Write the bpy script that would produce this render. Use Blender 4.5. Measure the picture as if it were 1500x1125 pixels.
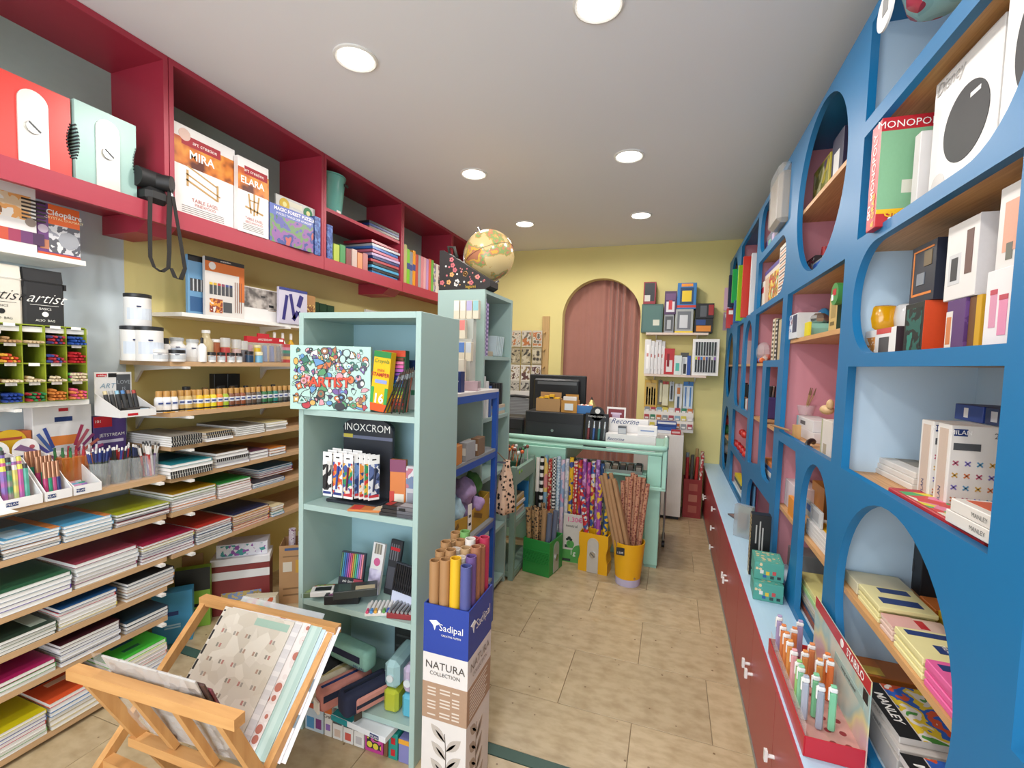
import bpy, bmesh, math, random
from math import sin, cos, pi, radians
from mathutils import Vector, Matrix
random.seed(7)
SC = bpy.context.scene
COL = SC.collection
for _o in list(bpy.data.objects): bpy.data.objects.remove(_o)

# ------------------------------------------------------------------ camera
H = 1.5
YAW, PITCH, ROLL, FPX, CX, CY = .328, .0578, -.0295, 669.6, 754.5, 570.2
def _axes():
    cy, sy, cp, sp = cos(YAW), sin(YAW), cos(PITCH), sin(PITCH)
    f = Vector((-sy*cp, cy*cp, -sp)); r = Vector((cy, sy, 0)); d = f.cross(r)
    cr, sr = cos(ROLL), sin(ROLL)
    return r*cr + d*sr, d*cr - r*sr, f
AR, AD, AF = _axes()
cam_data = bpy.data.cameras.new('camera'); cam = bpy.data.objects.new('camera', cam_data); COL.objects.link(cam)
cam_data.sensor_width = 36; cam_data.lens = FPX/1500*36
cam_data.shift_x = (750-CX)/1500; cam_data.shift_y = (CY-562.5)/1500
cam_data.clip_start = .02
cam.matrix_world = Matrix(((AR.x, -AD.x, -AF.x, 0), (AR.y, -AD.y, -AF.y, 0), (AR.z, -AD.z, -AF.z, H), (0, 0, 0, 1)))
SC.camera = cam
def on(px, py, x=None, y=None, z=None):
    """world point where the photograph's pixel meets the plane x=, y= or z="""
    d = AR*((px-CX)/FPX) + AD*((py-CY)/FPX) + AF
    t = x/d.x if x is not None else y/d.y if y is not None else (z-H)/d.z
    return Vector((0, 0, H)) + d*t

# ------------------------------------------------------------------ room numbers (metres)
ZC, YB, YF, WL, XR = 2.82, 5.2, -1.6, -2.55, .87
XF, XT, ZT = .52, .3715, .50         # blue front panel, red base front, base top

# ------------------------------------------------------------------ world, daylight, exposure
SC.view_settings.view_transform = 'Standard'; SC.view_settings.look = 'None'
SC.view_settings.gamma = 1; SC.view_settings.use_curve_mapping = False
SC.view_settings.exposure = 0.0
W = bpy.data.worlds.new('world'); SC.world = W; W.use_nodes = True
W.node_tree.nodes['Background'].inputs[0].default_value = (.75, .86, 1, 1)
W.node_tree.nodes['Background'].inputs[1].default_value = 1.3
def area_light(name, loc, rot, sx, sy, power, col):
    l = bpy.data.lights.new(name, 'AREA'); l.shape = 'RECTANGLE'; l.size = sx; l.size_y = sy
    l.energy = power; l.color = col
    o = bpy.data.objects.new(name, l); COL.objects.link(o); o.location = loc; o.rotation_euler = rot
    return o
# daylight through the shop window behind the camera
area_light('window_daylight', (-.55, YF+.06, 1.45), (radians(90), 0, 0), 2.4, 2.1, 68, (.86, .93, 1))

SC.cycles.diffuse_bounces = 7
# ------------------------------------------------------------------ materials
def lin(c):
    c = c/255
    return c/12.92 if c <= .04045 else ((c+.055)/1.055)**2.4
def rgb(h):
    if isinstance(h, str):
        return tuple(lin(int(h[i:i+2], 16)) for i in (0, 2, 4))
    return tuple(h)
_MC = {}
def M(h, rough=.55, metal=0., var=.05, vs=18., coat=0., spec=.5):
    key = (h, rough, metal, var, vs, coat, spec)
    if key in _MC: return _MC[key]
    m = bpy.data.materials.new('paint_' + str(len(_MC))); m.use_nodes = True
    nt = m.node_tree; b = nt.nodes['Principled BSDF']
    c = rgb(h)
    b.inputs['Roughness'].default_value = rough; b.inputs['Metallic'].default_value = metal
    b.inputs['Specular IOR Level'].default_value = spec
    if coat: b.inputs['Coat Weight'].default_value = coat; b.inputs['Coat Roughness'].default_value = .08
    if var > 0:
        tc = nt.nodes.new('ShaderNodeTexCoord'); n = nt.nodes.new('ShaderNodeTexNoise')
        n.inputs['Scale'].default_value = vs; n.inputs['Detail'].default_value = 3
        mx = nt.nodes.new('ShaderNodeMix'); mx.data_type = 'RGBA'
        mx.inputs[6].default_value = (*[max(0, v*(1-var)) for v in c], 1)
        mx.inputs[7].default_value = (*[min(1, v*(1+var)) for v in c], 1)
        nt.links.new(tc.outputs['Object'], n.inputs['Vector']); nt.links.new(n.outputs['Fac'], mx.inputs[0])
        nt.links.new(mx.outputs[2], b.inputs['Base Color'])
    else: b.inputs['Base Color'].default_value = (*c, 1)
    _MC[key] = m; return m
def PAT(kind, cols, scale=30., rough=.5, axis=0, sharp=True, coord='Object', coat=0.):
    """printed patterns: cells, dots, stripes, checks, blobs"""
    key = (kind, tuple(cols), scale, rough, axis, sharp, coord, coat)
    if key in _MC: return _MC[key]
    m = bpy.data.materials.new('print_' + kind + str(len(_MC))); m.use_nodes = True
    nt = m.node_tree; b = nt.nodes['Principled BSDF']; b.inputs['Roughness'].default_value = rough
    if coat: b.inputs['Coat Weight'].default_value = coat; b.inputs['Coat Roughness'].default_value = .05
    N = lambda t: nt.nodes.new(t); L = nt.links.new
    tc = N('ShaderNodeTexCoord'); src = tc.outputs[coord]
    ramp = N('ShaderNodeValToRGB'); ramp.color_ramp.interpolation = 'CONSTANT' if sharp else 'LINEAR'
    el = ramp.color_ramp.elements; n = len(cols)
    while len(el) < n: el.new(.5)
    for i, c in enumerate(cols):
        el[i].position = i/n if sharp else i/max(1, n-1); el[i].color = (*rgb(c), 1)
    if kind == 'cells':
        v = N('ShaderNodeTexVoronoi'); v.inputs['Scale'].default_value = scale; L(src, v.inputs['Vector'])
        s = N('ShaderNodeSeparateColor'); L(v.outputs['Color'], s.inputs[0]); L(s.outputs[0], ramp.inputs[0])
    elif kind == 'dots':
        v = N('ShaderNodeTexVoronoi'); v.inputs['Scale'].default_value = scale; v.inputs['Randomness'].default_value = .55
        L(src, v.inputs['Vector']); el[0].position = 0
        for i in range(1, n): el[i].position = .2 + .18*i
        L(v.outputs['Distance'], ramp.inputs[0])
    elif kind == 'blobs':
        v = N('ShaderNodeTexNoise'); v.inputs['Scale'].default_value = scale; v.inputs['Detail'].default_value = 2.5
        L(src, v.inputs['Vector'])
        for i in range(n): el[i].position = .28 + .44*i/n if i else 0
        L(v.outputs['Fac'], ramp.inputs[0])
    elif kind == 'stripes':
        s = N('ShaderNodeSeparateXYZ'); L(src, s.inputs[0])
        a = N('ShaderNodeMath'); a.operation = 'MULTIPLY'; a.inputs[1].default_value = scale; L(s.outputs[axis], a.inputs[0])
        f = N('ShaderNodeMath'); f.operation = 'FRACT'; L(a.outputs[0], f.inputs[0]); L(f.outputs[0], ramp.inputs[0])
    elif kind == 'checks':
        v = N('ShaderNodeTexChecker'); v.inputs['Scale'].default_value = scale; L(src, v.inputs['Vector']); L(v.outputs['Fac'], ramp.inputs[0])
    L(ramp.outputs[0], b.inputs['Base Color'])
    _MC[key] = m; return m
def GLASS(tint='ffffff', rough=.06, alpha=.22):
    key = ('glass', tint, rough, alpha)
    if key in _MC: return _MC[key]
    m = bpy.data.materials.new('clear_plastic'); m.use_nodes = True
    b = m.node_tree.nodes['Principled BSDF']
    b.inputs['Base Color'].default_value = (*rgb(tint), 1); b.inputs['Roughness'].default_value = rough
    b.inputs['Alpha'].default_value = alpha; b.inputs['Specular IOR Level'].default_value = .8
    _MC[key] = m; return m
def EMIT(col, s):
    m = bpy.data.materials.new('glow'); m.use_nodes = True; b = m.node_tree.nodes['Principled BSDF']
    b.inputs['Emission Color'].default_value = (*col, 1); b.inputs['Emission Strength'].default_value = s
    return m
def WOOD(h1='c9a274', h2='b08a5e', sc=6., rough=.5, axis=1):
    key = ('wood', h1, h2, sc, rough, axis)
    if key in _MC: return _MC[key]
    m = bpy.data.materials.new('wood_grain'); m.use_nodes = True; nt = m.node_tree; b = nt.nodes['Principled BSDF']
    N = nt.nodes.new; L = nt.links.new
    tc = N('ShaderNodeTexCoord'); mp = N('ShaderNodeMapping'); s = [1, 1, 1]
    s = [9., 9., 9.]; s[axis] = .8
    mp.inputs['Scale'].default_value = s
    n = N('ShaderNodeTexNoise'); n.inputs['Scale'].default_value = sc; n.inputs['Detail'].default_value = 4
    r = N('ShaderNodeValToRGB'); r.color_ramp.elements[0].color = (*rgb(h2), 1); r.color_ramp.elements[1].color = (*rgb(h1), 1)
    r.color_ramp.elements[0].position = .35; r.color_ramp.elements[1].position = .65
    L(tc.outputs['Object'], mp.inputs[0]); L(mp.outputs[0], n.inputs['Vector']); L(n.outputs['Fac'], r.inputs[0]); L(r.outputs[0], b.inputs['Base Color'])
    b.inputs['Roughness'].default_value = rough
    _MC[key] = m; return m

# ------------------------------------------------------------------ mesh helpers
class MB:
    def __init__(s): s.v = []; s.f = []
    def add(s, vs, fs, mat=None):
        k = len(s.v)
        s.v += [tuple(mat @ Vector(p)) if mat else tuple(p) for p in vs]
        s.f += [tuple(i+k for i in f) for f in fs]; return s
    def box(s, x0, x1, y0, y1, z0, z1, mat=None):
        vs = [(x, y, z) for x in (x0, x1) for y in (y0, y1) for z in (z0, z1)]
        return s.add(vs, [(0, 1, 3, 2), (4, 6, 7, 5), (0, 4, 5, 1), (2, 3, 7, 6), (0, 2, 6, 4), (1, 5, 7, 3)], mat)
    def bbox(s, x0, x1, y0, y1, z0, z1, b=.003, mat=None):
        """box with all edges chamfered"""
        b = min(b, (x1-x0)*.45, (y1-y0)*.45, (z1-z0)*.45)
        bm = bmesh.new(); bmesh.ops.create_cube(bm, size=1)
        for v in bm.verts: v.co = ((x0+x1)/2+v.co.x*(x1-x0), (y0+y1)/2+v.co.y*(y1-y0), (z0+z1)/2+v.co.z*(z1-z0))
        bmesh.ops.bevel(bm, geom=list(bm.edges), offset=b, segments=1, affect='EDGES', profile=.5)
        s._bm(bm, mat); return s
    def _bm(s, bm, mat=None):
        bm.verts.index_update()
        s.add([v.co[:] for v in bm.verts], [tuple(v.index for v in f.verts) for f in bm.faces], mat); bm.free()
    def cyl(s, p0, p1, r0, r1=None, n=12, cap=True, hollow=0.):
        r1 = r0 if r1 is None else r1
        p0, p1 = Vector(p0), Vector(p1); d = (p1-p0).normalized()
        a = d.orthogonal().normalized(); b = d.cross(a)
        ring = lambda p, r: [p + a*(cos(2*pi*i/n)*r) + b*(sin(2*pi*i/n)*r) for i in range(n)]
        vs = ring(p0, r0) + ring(p1, r1); fs = [(i, (i+1) % n, n+(i+1) % n, n+i) for i in range(n)]
        if hollow > 0:
            dep = d*min(.12, (p1-p0).length*.5)
            vs += ring(p1, r1*hollow) + ring(p1-dep, r1*hollow)
            fs += [(n+i, n+(i+1) % n, 2*n+(i+1) % n, 2*n+i) for i in range(n)]
            fs += [(2*n+i, 2*n+(i+1) % n, 3*n+(i+1) % n, 3*n+i) for i in range(n)]
            fs += [tuple(range(n-1, -1, -1)), tuple(range(3*n, 4*n))]
        elif cap: fs += [tuple(range(n-1, -1, -1)), tuple(range(n, 2*n))]
        return s.add(vs, fs)
    def lathe(s, prof, n=20, c=(0, 0, 0), mat=None):
        vs = []; fs = []
        for r, z in prof: vs += [(c[0]+cos(2*pi*i/n)*r, c[1]+sin(2*pi*i/n)*r, c[2]+z) for i in range(n)]
        for j in range(len(prof)-1):
            fs += [(j*n+i, j*n+(i+1) % n, (j+1)*n+(i+1) % n, (j+1)*n+i) for i in range(n)]
        if prof[0][0] > 1e-5: fs.append(tuple(range(n-1, -1, -1)))
        if prof[-1][0] > 1e-5: fs.append(tuple(range((len(prof)-1)*n, len(prof)*n)))
        return s.add(vs, fs, mat)
    def prism(s, poly, d0, d1, axis='x', mat=None):
        """extrude a 2D polygon along an axis; poly in the two other axes in order"""
        n = len(poly)
        mk = {'x': lambda p, d: (d, p[0], p[1]), 'y': lambda p, d: (p[0], d, p[1]), 'z': lambda p, d: (p[0], p[1], d)}[axis]
        vs = [mk(p, d0) for p in poly] + [mk(p, d1) for p in poly]
        fs = [tuple(range(n)), tuple(range(2*n-1, n-1, -1))] + [(i, n+i, n+(i+1) % n, (i+1) % n) for i in range(n)]
        return s.add(vs, fs, mat)
    def tube(s, pts, r, n=8, close=False):
        pts = [Vector(p) for p in pts]; rings = []; up = None
        for i, p in enumerate(pts):
            d = (pts[min(i+1, len(pts)-1)] - pts[max(i-1, 0)]).normalized()
            a = d.orthogonal().normalized() if up is None else (up - d*up.dot(d)).normalized()
            up = a; b = d.cross(a)
            rr = r[i] if isinstance(r, (list, tuple)) else r
            rings.append([p + a*(cos(2*pi*k/n)*rr) + b*(sin(2*pi*k/n)*rr) for k in range(n)])
        vs = [q for g in rings for q in g]; fs = []
        for j in range(len(pts)-1): fs += [(j*n+i, j*n+(i+1) % n, (j+1)*n+(i+1) % n, (j+1)*n+i) for i in range(n)]
        fs += [tuple(range(n-1, -1, -1)), tuple(range((len(pts)-1)*n, len(pts)*n))]
        return s.add(vs, fs)
    def ball(s, c, r, n=12, m=8, sc=(1, 1, 1)):
        prof = [(sin(pi*j/m)*1, -cos(pi*j/m)*1) for j in range(m+1)]
        mt = Matrix.Translation(c) @ Matrix.Diagonal((r*sc[0], r*sc[1], r*sc[2], 1))
        prof[0] = (1e-6, -1); prof[-1] = (1e-6, 1)
        return s.lathe(prof, n, mat=mt)
    def mesh(s, name, smooth=False):
        me = bpy.data.meshes.new(name); me.from_pydata([tuple(p) for p in s.v], [], s.f)
        bm = bmesh.new(); bm.from_mesh(me); bmesh.ops.recalc_face_normals(bm, faces=bm.faces); bm.to_mesh(me); bm.free()
        if smooth is True: me.shade_smooth()
        elif smooth:
            me.shade_smooth(); 
            try: me.set_sharp_from_angle(angle=radians(smooth))
            except Exception: pass
        me.update(); return me
    def build(s, name, mat, parent=None, smooth=False, **kw):
        return OBJ(name, s.mesh(name, smooth), mat, parent, **kw)
def OBJ(name, me, mat=None, parent=None, loc=None, rot=None, scale=None, label=None, cat=None, group=None, kind=None):
    if mat is not None and not me.materials: me.materials.append(mat)
    o = bpy.data.objects.new(name, me); COL.objects.link(o)
    if mat is not None and me.materials[0] is not mat:
        o.material_slots[0].link = 'OBJECT'; o.material_slots[0].material = mat
    if parent is not None: o.parent = parent
    if loc is not None: o.location = loc
    if rot is not None: o.rotation_euler = rot
    if scale is not None: o.scale = scale
    return TAG(o, label, cat, group, kind)
def TAG(o, label=None, cat=None, group=None, kind=None):
    if label: o['label'] = label
    if cat: o['category'] = cat
    if group: o['group'] = group
    if kind: o['kind'] = kind
    return o
def T(name, label, cat, loc=(0, 0, 0), rz=0., group=None, rot=None):
    o = bpy.data.objects.new(name, None); COL.objects.link(o); o.empty_display_size = .05
    o.location = loc; o.rotation_euler = rot if rot else (0, 0, rz)
    return TAG(o, label, cat, group)
_UC = MB().box(-.5, .5, -.5, .5, -.5, .5).mesh('unit_block')
_UC.materials.append(M('808080'))
def B(name, x0, x1, y0, y1, z0, z1, mat, parent=None, rot=None, **kw):
    """axis-aligned block sharing one unit mesh (patterned ones get their own metric mesh)"""
    if mat.name.startswith('print_'):
        a, b, c = (x1-x0)/2, (y1-y0)/2, (z1-z0)/2
        return OBJ(name, MB().box(-a, a, -b, b, -c, c).mesh(name), mat, parent, loc=((x0+x1)/2, (y0+y1)/2, (z0+z1)/2), rot=rot, **kw)
    return OBJ(name, _UC, mat, parent, loc=((x0+x1)/2, (y0+y1)/2, (z0+z1)/2), scale=(x1-x0, y1-y0, z1-z0), rot=rot, **kw)
_MESH = {}
def CM(key, fn):
    if key not in _MESH: _MESH[key] = fn()
    return _MESH[key]
_TX = {}
def TXT(s, parent, size, loc, rot, mat, name='lettering', align='CENTER', shear=0., width=1., bold=0.):
    """flat printed lettering as a mesh, size = cap height about .7*size"""
    key = (s, align, shear, bold)
    if key not in _TX:
        cu = bpy.data.curves.new('txt', 'FONT'); cu.body = s; cu.align_x = align; cu.align_y = 'CENTER'
        cu.resolution_u = 2; cu.shear = shear; cu.offset = bold
        ob = bpy.data.objects.new('txt', cu); COL.objects.link(ob)
        me = bpy.data.meshes.new_from_object(ob)
        bpy.data.objects.remove(ob); bpy.data.curves.remove(cu); me.name = 'lettering'; me.materials.clear(); _TX[key] = me
    return OBJ(name, _TX[key], mat, parent, loc=loc, rot=rot, scale=(size*width, size, size))
# text orientations: read by a viewer looking along -x->, i.e. faces pointing +X / -X / -Y
RX_FACE_NY = (pi/2, 0, 0)              # face towards -y (towards the camera)
RX_FACE_PX = (pi/2, 0, pi/2)           # face towards +x
RX_FACE_NX = (pi/2, 0, -pi/2)          # face towards -x
RX_FACE_UP = (0, 0, 0)
def curve_mesh(outlines, depth, name, res=1):
    """planar shape with holes from polygons (first outer), local xy, extruded +-depth/2"""
    cu = bpy.data.curves.new(name, 'CURVE'); cu.dimensions = '2D'; cu.fill_mode = 'BOTH'; cu.extrude = depth/2
    for pts in outlines:
        sp = cu.splines.new('POLY'); sp.points.add(len(pts)-1); sp.use_cyclic_u = True
        for i, p in enumerate(pts): sp.points[i].co = (p[0], p[1], 0, 1)
    ob = bpy.data.objects.new(name, cu); COL.objects.link(ob)
    me = bpy.data.meshes.new_from_object(ob)
    bpy.data.objects.remove(ob); bpy.data.curves.remove(cu); me.name = name; me.materials.clear()
    return me
WHITE = M('e9e6e1'); BLACK = M('1b1b1d'); PAGE = M('e8e6e4', .8); CLEAR = GLASS(); CARD = M('b08a5c', .8)
# ================================================================== the room shell
def plaster(h, rough=.85): return M(h, rough, var=.035, vs=3.)
YELLOW = plaster('e2d490'); BLUEW = plaster('c9d7e0'); CEIL = plaster('e9e9ee', .9)
RED = M('a52f42', .42, var=.04, vs=6); REDIN = RED
BLUE = M('106b9e', .45, var=.03, vs=5); SKYB = M('b9cfe0', .6, var=.02); PINK = M('c98791', .6, var=.03)
SHELFWOOD = WOOD('c8a47e', 'b8946c', 5., .55, axis=1); OAK = WOOD('cfa06c', 'b98957', 6., .5, axis=1)
TURQ = M('a0b8b2', .5, var=.03, vs=4); TURQIN = M('9cbec6', .55, var=.03, vs=4)
WHITEP = M('e6e4e0', .45); MINT = M('a3d3c0', .4, var=.03)

fl = MB().box(WL-.1, XR+.1, YF-.1, YB+.1, -.06, -.004).build('floor', M('8a7a60', .8), kind='structure')
def tile_mat():
    m = bpy.data.materials.new('terrazzo_tile'); m.use_nodes = True; nt = m.node_tree; b = nt.nodes['Principled BSDF']
    N = nt.nodes.new; L = nt.links.new
    oi = N('ShaderNodeObjectInfo'); geo = N('ShaderNodeNewGeometry')
    n1 = N('ShaderNodeTexNoise'); n1.inputs['Scale'].default_value = 9; n1.inputs['Detail'].default_value = 5
    r1 = N('ShaderNodeValToRGB'); r1.color_ramp.elements[0].color = (*rgb('a99370'), 1); r1.color_ramp.elements[1].color = (*rgb('bfab88'), 1)
    r1.color_ramp.elements[0].position = .3; r1.color_ramp.elements[1].position = .62
    v = N('ShaderNodeTexVoronoi'); v.inputs['Scale'].default_value = 11; v.inputs['Randomness'].default_value = 1
    add = N('ShaderNodeMixRGB'); add.blend_type = 'ADD'; add.inputs[0].default_value = .18
    L(geo.outputs['Position'], add.inputs[1]); L(n1.outputs['Color'], add.inputs[2])
    mp = N('ShaderNodeMapping'); mp.inputs['Scale'].default_value = (.7, 1.5, 1); L(add.outputs[0], mp.inputs[0]); L(mp.outputs[0], v.inputs['Vector'])
    s = N('ShaderNodeSeparateColor'); L(v.outputs['Color'], s.inputs[0])
    r2 = N('ShaderNodeValToRGB'); r2.color_ramp.interpolation = 'CONSTANT'
    e = r2.color_ramp.elements; e[0].color = (0, 0, 0, 1); e[1].position = .9; e[1].color = (1, 1, 1, 1)
    L(s.outputs[0], r2.inputs[0])
    r3 = N('ShaderNodeValToRGB'); r3.color_ramp.elements[0].position = .10; r3.color_ramp.elements[1].position = .24
    r3.color_ramp.elements[0].color = (1, 1, 1, 1); r3.color_ramp.elements[1].color = (0, 0, 0, 1)
    L(v.outputs['Distance'], r3.inputs[0])
    mu = N('ShaderNodeMath'); mu.operation = 'MULTIPLY'; L(r2.outputs[0], mu.inputs[0]); L(r3.outputs[0], mu.inputs[1])
    mu2 = N('ShaderNodeMath'); mu2.operation = 'MULTIPLY'; mu2.inputs[1].default_value = .5; L(mu.outputs[0], mu2.inputs[0])
    mx = N('ShaderNodeMixRGB'); mx.inputs[2].default_value = (*rgb('a98a5c'), 1)
    L(n1.outputs['Fac'], r1.inputs[0]); L(r1.outputs[0], mx.inputs[1]); L(mu2.outputs[0], mx.inputs[0])
    # small dark chips
    v2 = N('ShaderNodeTexVoronoi'); v2.inputs['Scale'].default_value = 32; L(geo.outputs['Position'], v2.inputs['Vector'])
    s2 = N('ShaderNodeSeparateColor'); L(v2.outputs['Color'], s2.inputs[0])
    g2 = N('ShaderNodeMath'); g2.operation = 'GREATER_THAN'; g2.inputs[1].default_value = .9; L(s2.outputs[1], g2.inputs[0])
    l2 = N('ShaderNodeMath'); l2.operation = 'LESS_THAN'; l2.inputs[1].default_value = .16; L(v2.outputs['Distance'], l2.inputs[0])
    m2 = N('ShaderNodeMath'); m2.operation = 'MULTIPLY'; L(g2.outputs[0], m2.inputs[0]); L(l2.outputs[0], m2.inputs[1])
    mx2 = N('ShaderNodeMixRGB'); mx2.inputs[2].default_value = (*rgb('7d6446'), 1); L(mx.outputs[0], mx2.inputs[1]); L(m2.outputs[0], mx2.inputs[0])
    hs = N('ShaderNodeHueSaturation'); L(mx2.outputs[0], hs.inputs['Color'])
    mr = N('ShaderNodeMapRange'); mr.inputs[3].default_value = .93; mr.inputs[4].default_value = 1.05
    L(oi.outputs['Random'], mr.inputs[0]); L(mr.outputs[0], hs.inputs['Value'])
    L(hs.outputs[0], b.inputs['Base Color']); b.inputs['Roughness'].default_value = .32
    L(n1.outputs['Fac'], b.inputs['Roughness']) if False else None
    return m
TILE = tile_mat()
TW, TD = .635, .405
tile_me = MB().bbox(-TW/2+.0012, TW/2-.0012, -TD/2+.0012, TD/2-.0012, -.008, 0, .0012).mesh('tile')
half_me = MB().bbox(-TW/2+.0012, TW/2-.0012, -.3015/2+.0012, .3015/2-.0012, -.008, 0, .0012).mesh('tile')
for j in range(-8, 9):
    y0 = 1.915 + TD*j
    if y0 > YB: continue
    off = .226 if j % 2 == 0 else -.09
    for i in range(-5, 3):
        cx = off - TW/2 + TW*i
        if cx+TW/2 < WL or cx-TW/2 > XR: continue
        if j == -1: OBJ('tile', half_me, TILE, fl, loc=(cx, 1.915-.1507, 0))
        else: OBJ('tile', tile_me, TILE, fl, loc=(cx, y0+TD/2+(.0515 if j < -1 else 0), 0))
B('trim_1', WL+.001, XT, 1.5632, 1.6118, -.008, .0006, M('3f5a50', .5), kind='structure', label='dark green strip set into the beige tiled floor', cat='trim')

# ceiling with six downlights
B('ceiling', WL-.1, XR+.1, YF-.1, YB+.1, ZC, ZC+.08, CEIL, kind='structure')
B('wall_left', WL-.1, WL, YF-.1, 1.518, 0, ZC, BLUEW, kind='structure')
B('wall_left_yellow', WL-.1, WL, 1.518, YB+.1, 0, ZC, YELLOW, kind='structure')
B('wall_right', XR, XR+.1, YF-.1, YB+.1, 0, ZC, YELLOW, kind='structure')
# back wall with an arched doorway
def arc(cx, cy, rx, ry, a0, a1, n=24): return [(cx+rx*cos(radians(a0+(a1-a0)*i/n)), cy+ry*sin(radians(a0+(a1-a0)*i/n))) for i in range(n+1)]
AX0, AX1, AZ = -1.218, -.345, 2.035
arch = [(AX1, .001)] + arc((AX0+AX1)/2, AZ, (AX1-AX0)/2, (AX1-AX0)/2, 0, 180, 32) + [(AX0, .001)]
me = curve_mesh([[(WL-.1, 0), (XR+.1, 0), (XR+.1, ZC), (WL-.1, ZC)], arch], .12, 'wall_back')
OBJ('wall_back', me, YELLOW, loc=(0, YB+.06, 0), rot=(pi/2, 0, 0), kind='structure')
B('wall_behind_arch', -1.5, -.1, YB+.55, YB+.6, 0, ZC, M('5a4a44', .9), kind='structure')
# front wall (behind the camera) with the shop window
me = curve_mesh([[(WL-.1, 0), (XR+.1, 0), (XR+.1, ZC), (WL-.1, ZC)], [(-1.8, .4), (.7, .4), (.7, 2.5), (-1.8, 2.5)]], .1, 'wall_front')
OBJ('wall_front', me, plaster('cfd2d0'), loc=(0, YF-.05, 0), rot=(pi/2, 0, 0), kind='structure')

LGT = (1, .95, .90)
lamp_trim = MB().lathe([(.0765, .0), (.094, .0), (.094, -.006), (.086, -.010), (.0765, -.006), (.0765, .0)], 32).mesh('trim_ring', 40)
lamp_disc = MB().lathe([(.0001, -.001), (.0765, -.001), (.0765, -.004), (.06, -.012), (.03, -.016), (.0001, -.0175)], 32).mesh('diffuser', True)
GLOW = EMIT((1, .95, .86), 9.)
LAB = {(0, 0): 'nearest left round downlight in the ceiling above the red shelves', (1, 0): 'nearest right round downlight cut by the top of the picture',
       (0, 1): 'middle left round ceiling downlight', (1, 1): 'middle right round ceiling downlight',
       (0, 2): 'farthest left round ceiling downlight behind the globe', (1, 2): 'farthest right round ceiling downlight near the back wall',
       (0, -1): 'left round ceiling downlight just behind the viewer', (1, -1): 'right round ceiling downlight just behind the viewer', (0, -2): 'left round ceiling downlight by the shop window', (1, -2): 'right round ceiling downlight by the shop window'}
LX, LY = (-1.38, -.315), (1.743, 3.015, 4.2, .47, -.8)
for i in (0, 1):
    for j in (0, 1, 2, 3, 4):
        t = T('ceiling_downlight', LAB[(i, j if j < 3 else 2-j)], 'ceiling light', (LX[i], LY[j], ZC), group='round ceiling downlights')
        OBJ('trim_ring', lamp_trim, WHITEP, t); OBJ('diffuser', lamp_disc, GLOW, t)
        l = bpy.data.lights.new('downlight_beam', 'SPOT'); l.energy = 40; l.color = LGT; l.shadow_soft_size = .075; l.spot_size = radians(177); l.spot_blend = .42
        o = bpy.data.objects.new('downlight_beam', l); COL.objects.link(o); o.parent = t; o.location = (0, 0, -.03)

# velvet curtain in the arch
def curtain():
    n = 120; vs = []; fs = []
    x0, x1 = AX0-.06, AX1+.06
    for k in range(2):
        for i in range(n+1):
            u = i/n; x = x0+(x1-x0)*u
            amp = .004 + .03*max(0, min(1, (u-.45)*6))
            y = YB+.16+amp*sin(u*72+1.2*sin(u*19)) + .012*sin(u*9)
            vs.append((x, y, .02 if k == 0 else 2.62))
    for i in range(n): fs.append((i, i+1, n+2+i, n+1+i))
    m = MB(); m.add(vs, fs); me = m.mesh('curtain', True)
    return me
t = T('doorway_curtain', 'dusty pink velvet curtain hanging in the arched doorway', 'curtain', (0, 0, 0))
cm = M('a87468', .9, var=.08, vs=9); cm.node_tree.nodes['Principled BSDF'].inputs['Sheen Weight'].default_value = .4
OBJ('cloth', curtain(), cm, t)
MB().cyl((AX0-.12, YB+.16, 2.63), (AX1+.12, YB+.16, 2.63), .012).build('rail', M('333333'), t)

# ================================================================== red wall cabinets on the left
XL = -2.19; RB0, RB1 = 2.075, 2.155   # front rail bottom / top
GREYBACK = M('9aaba6', .8)
def red_cabinet(y0, y1, label, shelf=None):
    t = T('wall_cabinet', label, 'cabinet', (0, 0, 0), group='red open wall cabinets under the ceiling')
    g = .002
    B('bottom_board', WL+.002, XL, y0+g, y1-g, RB0+.052, RB1-.004, RED, t); 
    B('front_rail', XL-.02, XL+.004, y0+g, y1-g, RB0, RB1, RED, t)
    B('top_board', WL+.002, XL, y0+g, y1-g, ZC-.028, ZC-.002, RED, t)
    B('side_panel', WL+.002, XL, y0+g, y0+.022, RB1-.004, ZC-.028, RED, t); B('side_panel', WL+.002, XL, y1-.022, y1-g, RB1-.004, ZC-.028, RED, t)
    B('back_panel', WL+.002, WL+.012, y0+.022, y1-.022, RB1-.004, ZC-.028, GREYBACK, t)
    if shelf: B('shelf', WL+.012, XL-.01, y0+.022, y1-.022, shelf-.011, shelf+.011, RED, t)
    return t
RY = (-.5, .5, 1.494, 2.465, 3.385, 4.3)
red_cabinet(RY[0], RY[1], 'red open wall cabinet at the left picture edge')
red_cabinet(RY[1], RY[2], 'red open wall cabinet holding the two giant pencil sharpeners')
red_cabinet(RY[2], RY[3], 'red open wall cabinet holding the easel boxes and puzzle')
red_cabinet(RY[3], RY[4], 'red open wall cabinet with a middle shelf and turquoise bucket', 2.475)
red_cabinet(RY[4], RY[5], 'red open wall cabinet holding upright coloured binders')
red_cabinet(RY[5], YB-.02, 'red open wall cabinet farthest back behind the globe')
for y0, y1, lb in ((1.43, 1.56, 'red support block under the cabinet joint near the blue wall edge'), (3.28, 3.46, 'red support block under the cabinet joint above the green tins')):
    MB().prism([(XL-.06, RB0+.05), (XL-.06, RB0+.01), (XL-.12, RB0-.035), (WL+.001, RB0-.035), (WL+.001, RB0+.05)], y0, y1, 'y').build('support_block', RED, label=lb, cat='bracket', group='red support blocks')

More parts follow.
